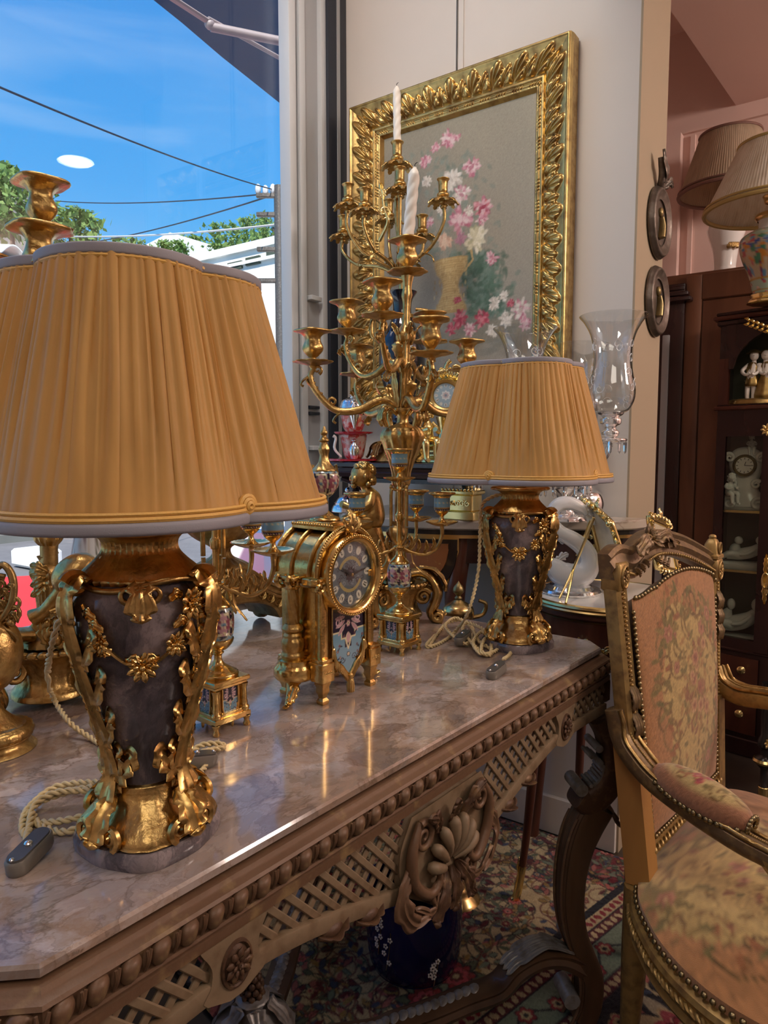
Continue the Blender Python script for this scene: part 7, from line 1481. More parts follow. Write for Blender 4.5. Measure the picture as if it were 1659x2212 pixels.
# vitrine
nV = -.93; va = PW(1537, 1200, nV-.05)[0]; vb = va+.72; vm = (va+vb)/2
def zv_(y): return PW(1590, y, nV)[1]
zP, zD, zG1, zN0, zA, zT = .07, zv_(1405), zv_(925), zv_(872), zv_(700), zv_(668)
def bow(d=0.0, back=.25): 
    f = [(va-d, -nV+back), (va-d, -nV+.055-d*.5)]; k = np.linspace(0, 1, 18); arc = [(va-d+(vb-va+2*d)*x, -nV+.055-d*.5-.055*sin(pi*x)-d*.5*sin(pi*x)**.3*0) for x in k[1:-1]]
    return A_(f+arc+[(vb+d, -nV+.055-d*.5), (vb+d, -nV+back)])
vt = thing('bow_front_vitrine', 'dark mahogany bow fronted vitrine cabinet with arched niche and glass door', 'cabinet', W(0, 0, 0), RZ)
prism(bow(.015), 0, zP, .004).build('plinth', 'mahogany_dark', vt, 30); prism(bow(), zP, zD-.012).build('drawer_case', 'mahogany_dark', vt, 40); prism(bow(.012), zD-.012, zD, .003).build('waist_moulding', 'mahogany_dark', vt, 30)
wbox(va, va+.02, nV-.25, nV-.055, zD, zT-.05).build('side_panel', 'mahogany_dark', vt); wbox(vb-.02, vb, nV-.25, nV-.055, zD, zT-.05).build('side_panel', 'mahogany_dark', vt); wbox(va, vb, nV-.25, nV-.235, zD, zT-.05).build('back_panel', 'shade_green', vt)
prism(bow(), zG1, zN0-.02).build('mid_case', 'mahogany_dark', vt, 40); prism(bow(.014), zN0-.022, zN0-.006, .004).build('shelf_moulding', 'mahogany', vt, 30); prism(bow(.004), zN0-.006, zN0, .002).build('niche_floor', 'mahogany_dark', vt, 30)
prism(bow(.012), zT-.05, zT-.03, .004).build('cornice', 'mahogany_dark', vt, 30); prism(bow(.026), zT-.03, zT-.014, .005).build('cornice', 'mahogany', vt, 30); prism(bow(.016), zT-.014, zT, .004).build('top_board', 'mahogany_dark', vt, 30)
def bowstrip(x0, x1, z0f, z1f, off, th, mt, name, n=30):
    x = np.linspace(x0, x1, n); y = -nV+.055-.055*np.sin(pi*(x-va)/(vb-va))-off; a = z0f(x) if callable(z0f) else np.full(n, z0f); b = z1f(x) if callable(z1f) else np.full(n, z1f)
    return MB().add(np.stack([np.stack([x, y, a], 1), np.stack([x, y, b], 1), np.stack([x, y+th, b], 1), np.stack([x, y+th, a], 1)]), gridF(4, n, True)).build(name, mt, vt, 40)
arch = lambda x: zA-.16+.17*np.sqrt(np.clip(1-((x-vm)/(.31))**2, 0, 1))
bowstrip(va+.02, vb-.02, arch, zT-.05, .002, .02, 'mahogany_dark', 'arch', 50)
for a, b in ((va, va+.035), (vb-.035, vb)):
    bowstrip(a, b, zD, zG1, .004, .03, 'mahogany_dark', 'door_stile', 6); bowstrip(a, b, zN0, zA-.12, .002, .03, 'mahogany', 'niche_post', 6)
gl0, gl1 = va+.035, PW(1640, 1100, nV)[0]
bowstrip(gl1, gl1+.05, zD, zG1, .008, .03, 'mahogany_dark', 'door_stile', 8); bowstrip(gl1+.05, vb-.035, zD, zG1, .004, .02, 'mahogany_dark', 'door_panel', 12)
bowstrip(gl0, gl1, zD, zD+.04, .005, .026, 'mahogany_dark', 'door_rail', 20); bowstrip(gl0, gl1, zG1-.03, zG1, .005, .026, 'mahogany_dark', 'door_rail', 20); bowstrip(gl0, gl1, zD+.04, zG1-.03, .0, .004, 'cabinet_glass', 'pane', 24)
zsh = [zv_(1106), zv_(1238)]
for z in zsh: wbox(va+.02, vb-.02, nV-.235, nV-.075, z-.006, z).build('glass_shelf', 'cabinet_glass', vt); wbox(va+.02, vb-.02, nV-.076, nV-.070, z-.008, z+.001).build('shelf_edge', 'brass', vt)
zd = zv_(1500)
for z0, z1 in ((zP+.02, zd-.005), (zd+.005, zD-.03)): bowstrip(va+.04, gl1+.02, z0, z1, .008, .012, 'mahogany', 'drawer', 20)
for px, py in ((1601, 1447), (1596, 1541)):
    s_, z = PW(px, py, nV+.0); y = -nV+.055-.055*sin(pi*(s_-va)/(vb-va))-.012; m = lathe([(.0, .0), (.006, .0), (.006, .008), (.014, .012), (.015, .018), (.008, .024), (.0, .025)], 24).xf(basis((s_, y, z), (1, 0, 0), (0, 0, 1), (0, -1, 0))).build('knob', 'gold_pale', vt, 50)
s_, z = PW(1652, 1255, nV+.02); m = MB(); y = -nV+.055-.055*sin(pi*(s_-va)/(vb-va))-.015; m.merge(leaf([(s_, y, z-.09), (s_, y-.006, z-.02), (s_, y-.002, z+.03)], (0, -1, 0), .012, .003, 5)); m.merge(leaf([(s_, y, z), (s_, y-.006, z+.06), (s_, y-.002, z+.10)], (0, -1, 0), .010, .003, 5)); p = np.linspace(0, 2*pi, 20, endpoint=False); m.merge(tube(np.stack([s_+.010*np.cos(p), np.full(20, y-.008), z+.028*np.sin(p)], 1), .004, 6, True)); m.build('key_plate', 'gold_pale', vt, 70)
s_, z = PW(1657, 928, nV+.02); m = MB(); y = -nV+.055-.055*sin(pi*(s_-va)/(vb-va))-.02; blossom(m, (s_, y, z), (0, -1, 0), .024, 8, 2); m.build('rosette', 'gold_pale', vt, 70)
s_, z = PW(1652, 705, nV+.02); m = MB(); y = -nV+.0-.02
for i in range(7): q = A_((s_-.05+i*.016, y, z+.02-i*.008)); m.merge(leaf([q, q+A_((-.006, -.006, .012)), q+A_((-.018, -.002, .014))], (0, -1, 0), .006, .0016, 3, .2, 8)); m.merge(leaf([q, q+A_((-.008, -.006, -.008)), q+A_((-.020, -.002, -.006))], (0, -1, 0), .006, .0016, 3, .2, 8))
m.build('laurel_spray', 'gold_pale', vt, 70)
# figures in the niche
def onv(px, z, n): s, _ = PW(px, 1000, n); return W(s, n, z)
fg = thing('figurine_group', 'bronze and ivory figurine of two children in the vitrine niche', 'figurine', onv(1632, zN0, nV-.12), radians(-30))
mat('bronze_gold', (.42, .29, .10), .85, .38, noise=(40, (.24, .16, .06), .45, .7)); mat('ivory', (.85, .80, .72), 0, .4)
lathe([(.0, 0), (.10, 0), (.105, .010), (.09, .022), (.0, .026)], 40, lambda a, z: 1+.08*np.sin(3*a)+.05*np.sin(7*a), 14).xf(scl(1, .6, 1)).build('ground', 'bronze_gold', fg, 60)
K = (zA-zN0)*.72
def child(x, lean, dress, name):
    k = K/.25; b = MB()
    for s in (-1, 1):
        if not dress: b.merge(spath([(x+s*.012, -.004*s, .024, .009), (x+s*.013, 0, .05, .010), (x+s*.012, .004, .085, .012), (x+s*.010, 0, .11, .016)], 14, k=8)); b.merge(spath([(x+s*.012, 0, .026, .009), (x+s*.012, -.022, .024, .006)], 6, k=8))
    b.merge(spath([(x, 0, .10, .020), (x+lean*.3, 0, .14, .022), (x+lean*.7, 0, .175, .020), (x+lean, 0, .192, .010), (x+lean, -.002, .204, .009)], 16, k=12))
    b.merge(ball((x+lean, -.006, .220), (.019, .020, .023), 14, 10)); b.merge(ball((x+lean, -.026, .219), .0035, 6, 5))
    for s in (-1, 1): b.merge(spath([(x+lean*.8+s*.018, 0, .182, .009), (x+s*.036, -.010, .155, .0085), (x+s*.018-lean*.5, -.028, .135, .0068), (x+s*.004, -.034, .142, .006)], 16, k=8))
    o_ = b.xf(scl(k)).build(name, 'ivory', fg, 80); c = MB()
    c.merge(lathe([(.0, .03 if dress else .085), (.050 if dress else .030, .03 if dress else .085), (.038 if dress else .030, .09 if dress else .11), (.025, .135), (.027, .17), (.016, .19), (.0, .192)], 24, flutes(7, .12), 24).xf(tr(x+lean*.4, 0, 0)@scl(1, .8, 1)))
    c.xf(scl(k)).build('clothes', 'bronze_gold', o_, 60); h = MB().merge(ball((x+lean, .002, .228), (.022, .021, .019), 14, 9)); 
    h.merge(lathe([(.034, .231), (.028, .234), (.018, .245), (.0, .250)] if not dress else [(.020, .235), (.016, .244), (.0, .248)], 20).xf(tr(x+lean, .002, 0))); h.xf(scl(k)).build('hair_and_hat', 'bronze_gold', o_, 70)
child(-.034, .010, False, 'figure'); child(.030, -.008, True, 'figure')
# white porcelain pieces behind the glass
wc = thing('porcelain_clock', 'white rococo porcelain clock on the top glass shelf of the vitrine', 'clock', onv(1612, zsh[0], nV-.14), radians(-34))
HK = zv_(960)-zsh[0]; o_ = smooth_path(A_([(-.10, 0), (.10, 0), (.085, .05), (.055, .10), (.062, .16), (.075, .22), (.055, .27), (.0, .29), (-.055, .27), (-.07, .21), (-.05, .15), (-.055, .10), (-.09, .05)]), 60, True)*HK/.30
extrude(o_, .05, basis((0, .02, 0), (1, 0, 0), (0, 0, 1), (0, -1, 0)), .012).build('case', 'porcelain', wc, 60)
k = HK/.30; m = MB()
for s in (-1, 1):
    for cx, cz, r in ((.06, .03, .03), (.05, .12, .02), (.065, .24, .022)): m.merge(tube(volute((s*cx*k, -.034, cz*k), (s, 0, 0), (0, 0, 1), r*k, .004, 1.4, .5, 22), np.linspace(.008, .003, 22)*k*1.2, 7))
m.build('scrolls', 'porcelain', wc, 70); cherub(tr(-.055*k, -.05, .07*k)@rotz(.7)@scl(.8*k), 'porcelain', wc); cherub(tr(.02*k, -.01, .28*k)@rotz(.2)@scl(.55*k), 'porcelain', wc)
a = np.linspace(0, 2*pi, 40, endpoint=False); dz = .205*k
MB().add(np.stack([np.stack([r*k*np.cos(a), np.full(40, y), dz+r*k*np.sin(a)], 1) for r, y in ((.050, -.028), (.050, -.046), (.043, -.050), (.038, -.044), (.0005, -.044))]), gridF(5, 40, False, True)).build('bezel', 'bronze_green', wc, 50)
MB().add(np.stack([np.stack([r*k*np.cos(a), np.full(40, -.045), dz+r*k*np.sin(a)], 1) for r in (.0005, .037)]), gridF(2, 40, False, True)).build('dial', 'clock_white', wc, 50)
m = MB()
for i in range(12): q = i*pi/6; m.merge(box((0, 0, .031*k), (.0022, .0012, .007), 0).xf(tr(0, -.046, dz)@roty(q)))
for an, L in ((.3, .018), (1.6, .026)): m.merge(box((0, 0, L*k/2), (.002, .0012, L*k), 0).xf(tr(0, -.047, dz)@roty(an)))
m.build('numerals_and_hands', 'black_paint', wc)
def recliner(label, px, z, w, Hh):
    t = thing('marble_group', label, 'sculpture', onv(px, z, nV-.14), radians(-34), 'white sculptures in the vitrine'); k = w/.22
    prism_stack([(rect(.24*k, .09, .02), 0), (rect(.25*k, .10, .02), .008), (rect(.25*k, .10, .02), .02), (rect(.23*k, .085, .02), .026)]).build('plinth', 'white_marble', t, 40); m = MB()
    m.merge(spath([(-.08*k, 0, .045, .020), (-.02*k, 0, .055, .028), (.03*k, -.01, .075, .026), (.055*k, 0, .10, .016)], 20, k=12)); m.merge(ball((.060*k, -.006, .128), (.019, .020, .023), 12, 9))
    m.merge(spath([(-.02*k, -.02, .05, .018), (-.06*k, -.035, .06, .015), (-.10*k, -.03, .035, .010)], 12, k=8)); m.merge(spath([(.045*k, -.02, .09, .010), (.01*k, -.04, .065, .008), (-.02*k, -.045, .06, .007)], 12, k=8)); m.merge(spath([(.05*k, .01, .09, .010), (.09*k, .0, .065, .009), (.085*k, -.03, .04, .007)], 12, k=8))
    m.merge(spath([(-.05*k, .01, .05, .022), (-.045*k, 0, .085, .020), (-.035*k, -.01, .105, .010)], 12, k=10)); m.merge(ball((-.030*k, -.012, .124), (.016, .017, .020), 12, 9)); m.xf(scl(1, 1, Hh/.15)).xf(tr(0, 0, .012)).build('figures', 'biscuit', t, 80); return t
recliner('white biscuit lying figures on the middle vitrine shelf', 1620, zsh[1], .19, .12)
recliner('white marble embracing figures on a fluted base at the vitrine bottom', 1612, zD, .22, .17)
# ------------------------------------------------------------------ lamps on the furniture
def cone_shade(t, rb, rt, z0, z1, mt, trim, n=120):
    p = np.linspace(0, 2*pi, n*4, endpoint=False); pl = .0025*(np.abs(np.sin(p*n/2))**.6-.5); s = np.linspace(0, 1, 9)
    V = np.stack([np.stack([(rt+(rb-rt)*x+pl*(.4+.6*x))*np.cos(p), (rt+(rb-rt)*x+pl*(.4+.6*x))*np.sin(p), np.full(len(p), z1+(z0-z1)*x)], 1) for x in s]); V2 = V[::-1].copy(); V2[..., :2] *= .985
    sh = MB().add(np.concatenate([V, V2]), gridF(18, len(p), True, True)).build('shade', mt, t, 80); a = np.linspace(0, 2*pi, 64, endpoint=False)
    for r, z, w in ((rb, z0, .008), (rt, z1, .006)): tube(np.stack([r*np.cos(a), r*np.sin(a), np.full(64, z)], 1), w, 8, True).build('trim', trim, sh)
    for r, z in ((rb, z0+.014),): tube(np.stack([(r+.001)*np.cos(a), (r+.001)*np.sin(a), np.full(64, z)], 1), .004, 6, True).build('braid', trim, sh)
    return sh
lc = PY(1660, 655, 2.60); l1 = thing('famille_rose_lamp', 'lamp with colourful Chinese vase and ivory pleated shade on the vitrine', 'lamp', (lc[0], lc[1], zT)); o = A_(l1.location); zq = lambda y: float(PY(1655, y, lc[1])[2]-zT)
cvf = Canvas(1, 1, '9fb6a2', 260); R_ = random.Random(21)
cvf.a[int(.30*260):int(.78*260)] = rgba('b9a98a')[:3]
for i in range(260): cvf.ell(R_.random(), R_.uniform(.3, .78), R_.uniform(.008, .02), R_.uniform(.015, .05), R_.uniform(-.5, .5), R_.choice(('a4384a', '3e5aa0', '4f8a6a', 'c98a3a', 'd9cfc0', '7a2f5a', '5f8fb0', 'b85a5a')))
for i in range(120): cvf.flower(R_.random(), R_.choice((R_.uniform(0, .3), R_.uniform(.78, 1))), .016, R_.choice(('c2667a', 'd8a0a8', 'b8485a')), 'e8d8a0', '5a7a4a', 6)
for y in (.30, .78, .12): cvf.stroke([(0, y), (1, y)], .012, 'b08a3a')
zb_ = zq(645); lathe([(.0, 0), (.062, 0), (.066, .010), (.056, .020), (.060, .03), (.05, .034)], 40, lobes(10, .05), 16).build('gilt_foot', 'gold_pale', l1, 60)
lathe_paint([(.048, .03), (.056, .05), (.066, zq(600)), (.094, zq(555)), (.104, zq(530)), (.098, zq(512)), (.070, zq(500))], 72, lambda a, b: cvf.at(a, b), 50).build('vase', 'porcelain_paint', l1, 70)
lathe([(.070, zq(501)), (.050, zq(497)), (.044, zq(492)), (.043, zq(476)), (.046, zq(474))], 48).build('vase_neck', 'porcelain', l1, 40)
lathe([(.048, zq(476)), (.056, zq(470)), (.052, zq(462)), (.03, zq(458)), (.010, zq(452)), (.010, zq(446)), (.026, zq(438)), (.030, zq(428)), (.034, zq(422)), (.012, zq(420)), (.008, zq(330)), (.0, zq(325))], 40, n=60).build('fitting', 'brass', l1, 60)
cone_shade(l1, .222, .118, zq(452), zq(312), 'cream_fabric', 'gold_trim')
lc = PY(1566, 578, 3.06); l2 = thing('white_vase_lamp', 'lamp with white porcelain vase and beige pleated shade on the wardrobe', 'lamp', (lc[0], lc[1], zw)); zq = lambda y: float(PY(1566, y, lc[1])[2]-zw)
lathe([(.0, 0), (.040, 0), (.044, .012), (.042, .03), (.050, zq(540)), (.070, zq(508)), (.072, zq(492)), (.050, zq(476)), (.03, zq(470)), (.0, zq(468))], 48, n=50).build('vase', 'porcelain', l2, 60)
tube([(0, 0, zq(472)), (0, 0, zq(300))], .008, 10).build('rod', 'brass', l2); lathe([(.03, zq(472)), (.034, zq(466)), (.012, zq(460))], 24).build('cap', 'brass', l2)
cone_shade(l2, .190, .116, zq(417), zq(292), 'beige_fabric', 'brown_trim')
m = MB(); 
for i in range(9): a = -1.9+i*.1; m.merge(leaf([(cos(a)*.062, sin(a)*.062, zq(545)+.01*(i % 3)), (cos(a+.05)*.068, sin(a+.05)*.068, zq(540)), (cos(a+.12)*.070, sin(a+.12)*.070, zq(532))], (cos(a), sin(a), 0), .008, .001, 3, .2, 8))
m.build('painted_spray', 'gold_old', l2, 70)
# low stool whose turned leg shows at the right edge
sg_ = PZ(1648, 1722, 0); so_ = thing('turned_stool', 'low ebonised stool with gilt turned leg at the right edge', 'stool', (sg_[0], sg_[1], 0))
lathe([(.0, 0), (.013, 0), (.015, .01), (.015, .035), (.012, .04), (.012, .10), (.03, .12), (.034, .13), (.030, .14), (.014, .15), (.014, .17), (.024, .18), (.024, .20), (.016, .22), (.018, .30), (.02, .40)], 24).build('leg', 'ebony', so_, 40)
lathe([(.0325, .122), (.037, .130), (.0325, .138)], 24, lobes(16, .06)).build('gilt_ring', 'gold_pale', so_); lathe([(.0145, .0), (.0165, .0), (.0165, .036), (.0145, .038)], 24).build('gilt_shoe', 'gold_pale', so_); m = MB(); blossom(m, (0, -.024, .20), (0, -1, 0), .022, 8, 2); m.build('gilt_flower', 'gold_pale', so_, 70)
lathe([(.0, 0), (.013, 0), (.015, .01), (.012, .10), (.034, .13), (.014, .15), (.016, .22), (.02, .40)], 24).xf(tr(.34, -.13, 0)).build('leg', 'ebony', so_, 40); lathe([(.0, 0), (.013, 0), (.015, .01), (.012, .10), (.034, .13), (.014, .15), (.016, .22), (.02, .40)], 24).xf(tr(.14, -.19, 0)).build('leg', 'ebony', so_, 40)
lathe([(.0, .40), (.17, .40), (.175, .42), (.16, .45), (.0, .47)], 48).xf(tr(.21, -.06, 0)).build('seat', 'mahogany_dark', so_, 50)
# ================================================================== tapestry armchair
mat('chair_gilt', (.42, .275, .10), .55, .40, noise=(60, (.22, .135, .06), .45, .72), bump=(140, .35, .001)); mat('chair_wood', (.42, .215, .062), .1, .45, noise=(12, (.33, .16, .05), .4, .7, .6), stretch=(1, 1, .2))
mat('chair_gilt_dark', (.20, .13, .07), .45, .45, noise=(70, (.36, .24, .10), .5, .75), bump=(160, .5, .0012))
cO = A_((.60, 1.15, 0)); ch = thing('tapestry_armchair', 'gilded armchair upholstered in pink and straw floral tapestry at the right', 'armchair', tuple(cO))
BL = A_((.444, 1.170, .40))-cO; BR = A_((.730, 1.506, .40))-cO; TL = A_(PY(1312, 1212, 1.245))-cO; TR = A_(PY(1545, 1205, 1.575))-cO
ee = unit((BR-BL)*[1, 1, 0]); ff = A_((ee[1], -ee[0], 0))
def bk(a, b, o=0.0): return (BL*(1-a)+BR*a)*(1-b)+(TL*(1-a)+TR*a)*b+ff*o
def tapes(w, h, seed, pinkborder=True):
    cv = Canvas(w, h, 'a8784e', 420); R_ = random.Random(seed); Yc, Xc = np.mgrid[0:cv.H, 0:cv.W]/cv.res; x, y = Xc/w, Yc/h
    t = np.arctan2(y-.48, x-.5); r = np.hypot((x-.5)/.36, (y-.48)/.42); cv.a[r < 1+.10*np.sin(3*t+1)+.06*np.sin(7*t)] = rgba('b59a62')[:3]
    for i in range(26):
        a = i/26*2*pi; rr = 1+.10*sin(3*a+1)+.05*sin(7*a); cx, cy = w*(.5+.36*rr*cos(a)), h*(.48+.42*rr*sin(a)); cv.stroke(spiral2(cx, cy, .040*w/.4, .006, a+1, R_.choice((-1, 1))*R_.uniform(.7, 1.1)), .006, R_.choice(('7a5a34', '8a6a40', '6e5430')))
        for k in range(4): cv.leafm(cx+R_.uniform(-.02, .02), cy+R_.uniform(-.02, .02), .032, .007, R_.uniform(0, 6.3), R_.choice(('7c6a3c', '6d6238', '8b7444', '94603c')))
    for i in range(14): a = R_.uniform(0, 6.3); s0 = (w*(.5+.3*cos(a)), h*(.48+.36*sin(a))); cv.stroke([(s0[0]+.03*cos(a+1+q)*q, s0[1]+.03*sin(a+1+q)*q) for q in np.linspace(0, 2, 12)], .004, '7d6238')
    for i in range(200):
        px, py = R_.gauss(.5, .11), R_.gauss(.5, .17); cv.leafm(w*px, h*py, R_.uniform(.018, .032), .006, R_.uniform(0, 6.3), R_.choice(('85693a', '9a8350', '7a6c40', 'a07a4a', '8d5f42')))
    for i in range(16):
        px, py = R_.gauss(.5, .10), R_.gauss(.54, .13); cv.flower(w*px, h*py, R_.uniform(.010, .020), R_.choice(('a5705a', 'b08560', '9c6a50', 'b8936a')), R_.choice(('96604c', 'a87858')), '80503e', 6, R_.random(), '8b6a40')
    for px, py in ((.25, .80), (.75, .80), (.3, .16), (.7, .16)):
        for k in range(7): cv.leafm(w*px, h*py, .05, .008, k*.9, R_.choice(('7c6a3c', '8b7444')))
        cv.flower(w*px, h*py, .018, 'a8735a', '946048', 'b8946a', 6, 0, None)
    cv.grain(.12); return cv
# upholstered back
zc = lambda a: .915+.05*np.sin(pi*np.clip((a-.30)/.66, 0, 1))**.9-.03*np.exp(-((a-.12)/.12)**2)-.05*np.clip((a-.86)/.06, 0, 1)**2
cvb = tapes(.40, .50, 3); na, nb = 120, 150; a = np.linspace(.10, .90, na); b = np.linspace(0, 1, nb); Ag, Bg = np.meshgrid(a, b, indexing='ij')
b0 = .175; bb = b0+(zc(Ag)-b0)*Bg; bul = .030*np.sin(pi*np.clip((Ag-.10)/.80, 0, 1))**.5*np.sin(pi*Bg)**.5
def bkv(a, b, o): return ((BL[None, None]*(1-a)[..., None]+BR[None, None]*a[..., None])*(1-b)[..., None]+(TL[None, None]*(1-a)[..., None]+TR[None, None]*a[..., None])*b[..., None])+ff[None, None]*o[..., None]
m = MB().add(bkv(Ag, bb, .014+bul), gridF(na, nb), cvb.at((Ag-.10)/.80*.40, Bg*.50).reshape(-1, 3)); m.add(bkv(Ag[::8, ::8], bb[::8, ::8], np.full(Ag[::8, ::8].shape, -.012)), gridF(15, 19), srgb('7a5a3a')); m.build('back_upholstery', 'tapestry', ch, 180)
# stiles, rails
def stile(a, mt='chair_gilt'):
    s = -1 if a < .5 else 1; P = smooth_path([bk(a, b) for b in (-.02, .2, .5, .8, .97)], 30); sec = A_([(-.017, -.016), (.017, -.016), (.020, -.010), (.020, .008), (.013, .014), (.009, .010), (-.009, .010), (-.013, .014), (-.020, .008), (-.020, -.010)])
    return sweep(P, sec, ff, fixed=True)
sl_ = stile(.045).build('stile', 'chair_gilt', ch, 30); sr_ = stile(.955).build('stile', 'chair_gilt', ch, 30)
for a, o in ((.045, sl_), (.955, sr_)):
    m = MB()
    for b in np.linspace(.16, .93, 58): m.merge(ball(bk(a, b, .013), .0034, 6, 5))
    m.build('bead_row', 'chair_gilt', o, 70); m = MB()
    for b in (.42, .50, .58) if a < .5 else (.70, .76, .82):
        for k in (-1, 0, 1): m.merge(leaf([bk(a+k*.016, b+.05, .012), bk(a+k*.020, b+.015, .020), bk(a+k*.024, b-.02, .016)], ff, .009, .002, 3, .2, 10))
    m.build('husk_carving', 'chair_gilt_dark', o, 70)
    m = MB().merge(box((0, 0, 0), (.042, .036, .052), .004), basis(bk(a, .955, .0), ee, -ff, (0, 0, 1))); blossom(m, bk(a, .955, .018), ff, .014, 8, 2, .3); p = np.linspace(0, 2*pi, 24, endpoint=False); m.merge(tube(A_([bk(a, .955, .019)+ee*.014*cos(q)+A_((0, 0, .019*sin(q))) for q in p]), .003, 6, True)); m.build('corner_block', 'chair_gilt', o, 60)
# small pyramid finial on the far post
P = bk(.955, .955); m = prism_stack([(rect(.046, .038, .003), .026), (rect(.046, .038, .003), .032), (rect(.036, .030, .003), .036), (rect(.030, .026, .004), .056), (rect(.020, .018, .004), .066), (rect(.008, .008, .002), .070)]); m.merge(ball((0, 0, .072), (.008, .008, .006), 10, 7)); p = np.linspace(0, 2*pi, 20, endpoint=False); m.merge(tube(np.stack([.009*np.cos(p), np.full(20, -.0165), .048+.012*np.sin(p)], 1), .0024, 6, True)); m.xf(basis(P, ee, -ff, (0, 0, 1))).build('finial', 'chair_gilt', ch, 40)
tra = [(-.015, .985), (.06, 1.005), (.16, 1.00), (.28, 1.045), (.40, 1.062), (.60, 1.050), (.80, 1.015), (.93, .985)]
Q = smooth_path([bk(a, b, .0) for a, b in tra], 44); wq = np.interp(np.linspace(0, 1, 44), [0, .2, .5, 1], [.024, .030, .026, .022])
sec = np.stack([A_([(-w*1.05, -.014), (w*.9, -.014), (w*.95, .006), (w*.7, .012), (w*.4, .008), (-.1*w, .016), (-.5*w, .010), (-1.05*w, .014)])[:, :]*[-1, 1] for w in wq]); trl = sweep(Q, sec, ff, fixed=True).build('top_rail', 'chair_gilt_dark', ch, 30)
m = MB()
for q in smooth_path([bk(a, b-.038, .016) for a, b in tra], 70)[8:-2]: m.merge(ball(q, (.0032, .0032, .0032), 6, 5))
m.build('rail_beads', 'chair_gilt', trl, 70); m = MB(); cxx = bk(.30, 1.055, .012)
blossom(m, cxx+A_((0, 0, .012)), ff+A_((0, 0, .6)), .028, 8, 3, .7); blossom(m, cxx+ee*.035+A_((0, 0, .004)), ff+A_((0, 0, .5))+ee*.3, .020, 7, 2, .6)
for s, L in ((-1, .07), (1, .10), (-1, .045), (1, .06)): m.merge(leaf([cxx+ee*s*.018, cxx+ee*s*(.02+L*.4)+A_((0, 0, .014))+ff*.012, cxx+ee*s*(.02+L*.8)+A_((0, 0, -.006))+ff*.008, cxx+ee*s*(.02+L)+A_((0, 0, -.010))+ff*.014], ff+A_((0, 0, .5)), .014, .0025, 4))
for s in (-1, 1):
    for k in range(3): q = cxx+ee*s*(.02+.02*k)+A_((0, 0, -.028-.006*k)); m.merge(leaf([q, q+ee*s*.012+ff*.010+A_((0, 0, -.006)), q+ee*s*.026+ff*.006+A_((0, 0, .004))], ff, .008, .0018, 3, .2, 10))
m.build('rose_crest', 'chair_gilt_dark', trl, 70)
P = [bk(a, .135) for a in np.linspace(.03, .97, 12)]; br_ = sweep(P, rect(.034, .030, .004), ff, fixed=True).build('lower_back_rail', 'chair_gilt', ch, 30)
m = MB()
for a in np.linspace(.08, .92, 24): m.merge(leaf([bk(a, .125, .014), bk(a+.012, .135, .020), bk(a+.02, .147, .015)], ff, .006, .0016, 2, .2, 8))
m.build('leaf_band', 'chair_gilt', br_, 70)
# nails
nm = ball((0, 0, 0), (.0052, .0052, .0036), 8, 5).mesh('nailhead', 80); nm.materials.append(MAT['bronze_nail'])
def nail(p, nrm, par=ch):
    from mathutils import Vector
    o = obj('nailhead', nm, 'bronze_nail', par, tuple(p)); o.rotation_euler = Vector(tuple(nrm)).to_track_quat('Z', 'Y').to_euler()
for b in np.arange(.185, .86, .0165):
    for a in (.098, .902): nail(bk(a, b, .016), ff)
for a in np.arange(.115, .90, .026): nail(bk(a, float(zc(np.array([a]))[0])+.004, .018), ff); nail(bk(a, .172, .018), ff)
# seat
so2 = A_([(.452, 1.195), (.420, 1.06), (.441, .945), (.500, .860), (.62, .775), (.78, .745), (.92, .80), (.99, .95), (.985, 1.15), (.90, 1.37), (.765, 1.515), (.62, 1.40)])-cO[:2]
so_s = smooth_path(so2, 120, True); cen = so_s.mean(0); zt0 = .437; rr = np.linspace(0, 1, 46)
cvs = tapes(.62, .62, 8); V = []; 
G = cen[None, None]+(so_s-cen)[:, None]*rr[None, :, None]; Zs = zt0+.050*(1-rr**2.6)[None, :]+0*G[..., 0]
loc_ = (G-cen)@np.stack([ee[:2], ff[:2]], 1); V = np.concatenate([G, Zs[..., None]], -1)
m = MB().add(V, gridF(120, 46, True), cvs.at(np.clip(loc_[..., 0]+.31, 0, .62), np.clip(loc_[..., 1]+.31, 0, .62)).reshape(-1, 3))
sk_ = np.concatenate([np.stack([np.concatenate([so_s, np.full((120, 1), z)], 1) for z in (zt0, zt0-.022)])]); m.add(sk_, gridF(2, 120, False, True), srgb('a5764f')); m.build('seat_upholstery', 'tapestry', ch, 180)
Pccw = so_s
rl = mould(Pccw, [(-.03, zt0-.016), (.002, zt0-.016), (.010, zt0-.020), (.013, zt0-.028), (.010, zt0-.034), (.012, zt0-.046), (.008, zt0-.056), (.012, zt0-.066), (.006, zt0-.076), (-.03, zt0-.078)]).build('seat_rail', 'chair_gilt', ch, 30)
rp = offset(Pccw, .0125); rp = np.concatenate([rp, np.full((120, 1), zt0-.040)], 1); m = rope(np.concatenate([rp, rp[:1]]), .0055, .020, 2, 5, 420).build('rope_carving', 'chair_gilt', rl, 70)
pe = np.concatenate([Pccw, Pccw[:1]]); ln = np.concatenate([[0], np.cumsum(np.linalg.norm(np.diff(pe, axis=0), axis=1))]); nn_ = offset(Pccw, .01)-Pccw
for x in np.arange(0, ln[-1], .0138):
    i = min(119, int(np.searchsorted(ln, x, 'right'))-1); f = (x-ln[i])/max(1e-6, ln[i+1]-ln[i]); q = pe[i]+(pe[i+1]-pe[i])*f; d = unit(nn_[i]); nail(A_((q[0]+d[0]*.004, q[1]+d[1]*.004, zt0-.008)), (d[0], d[1], .35))
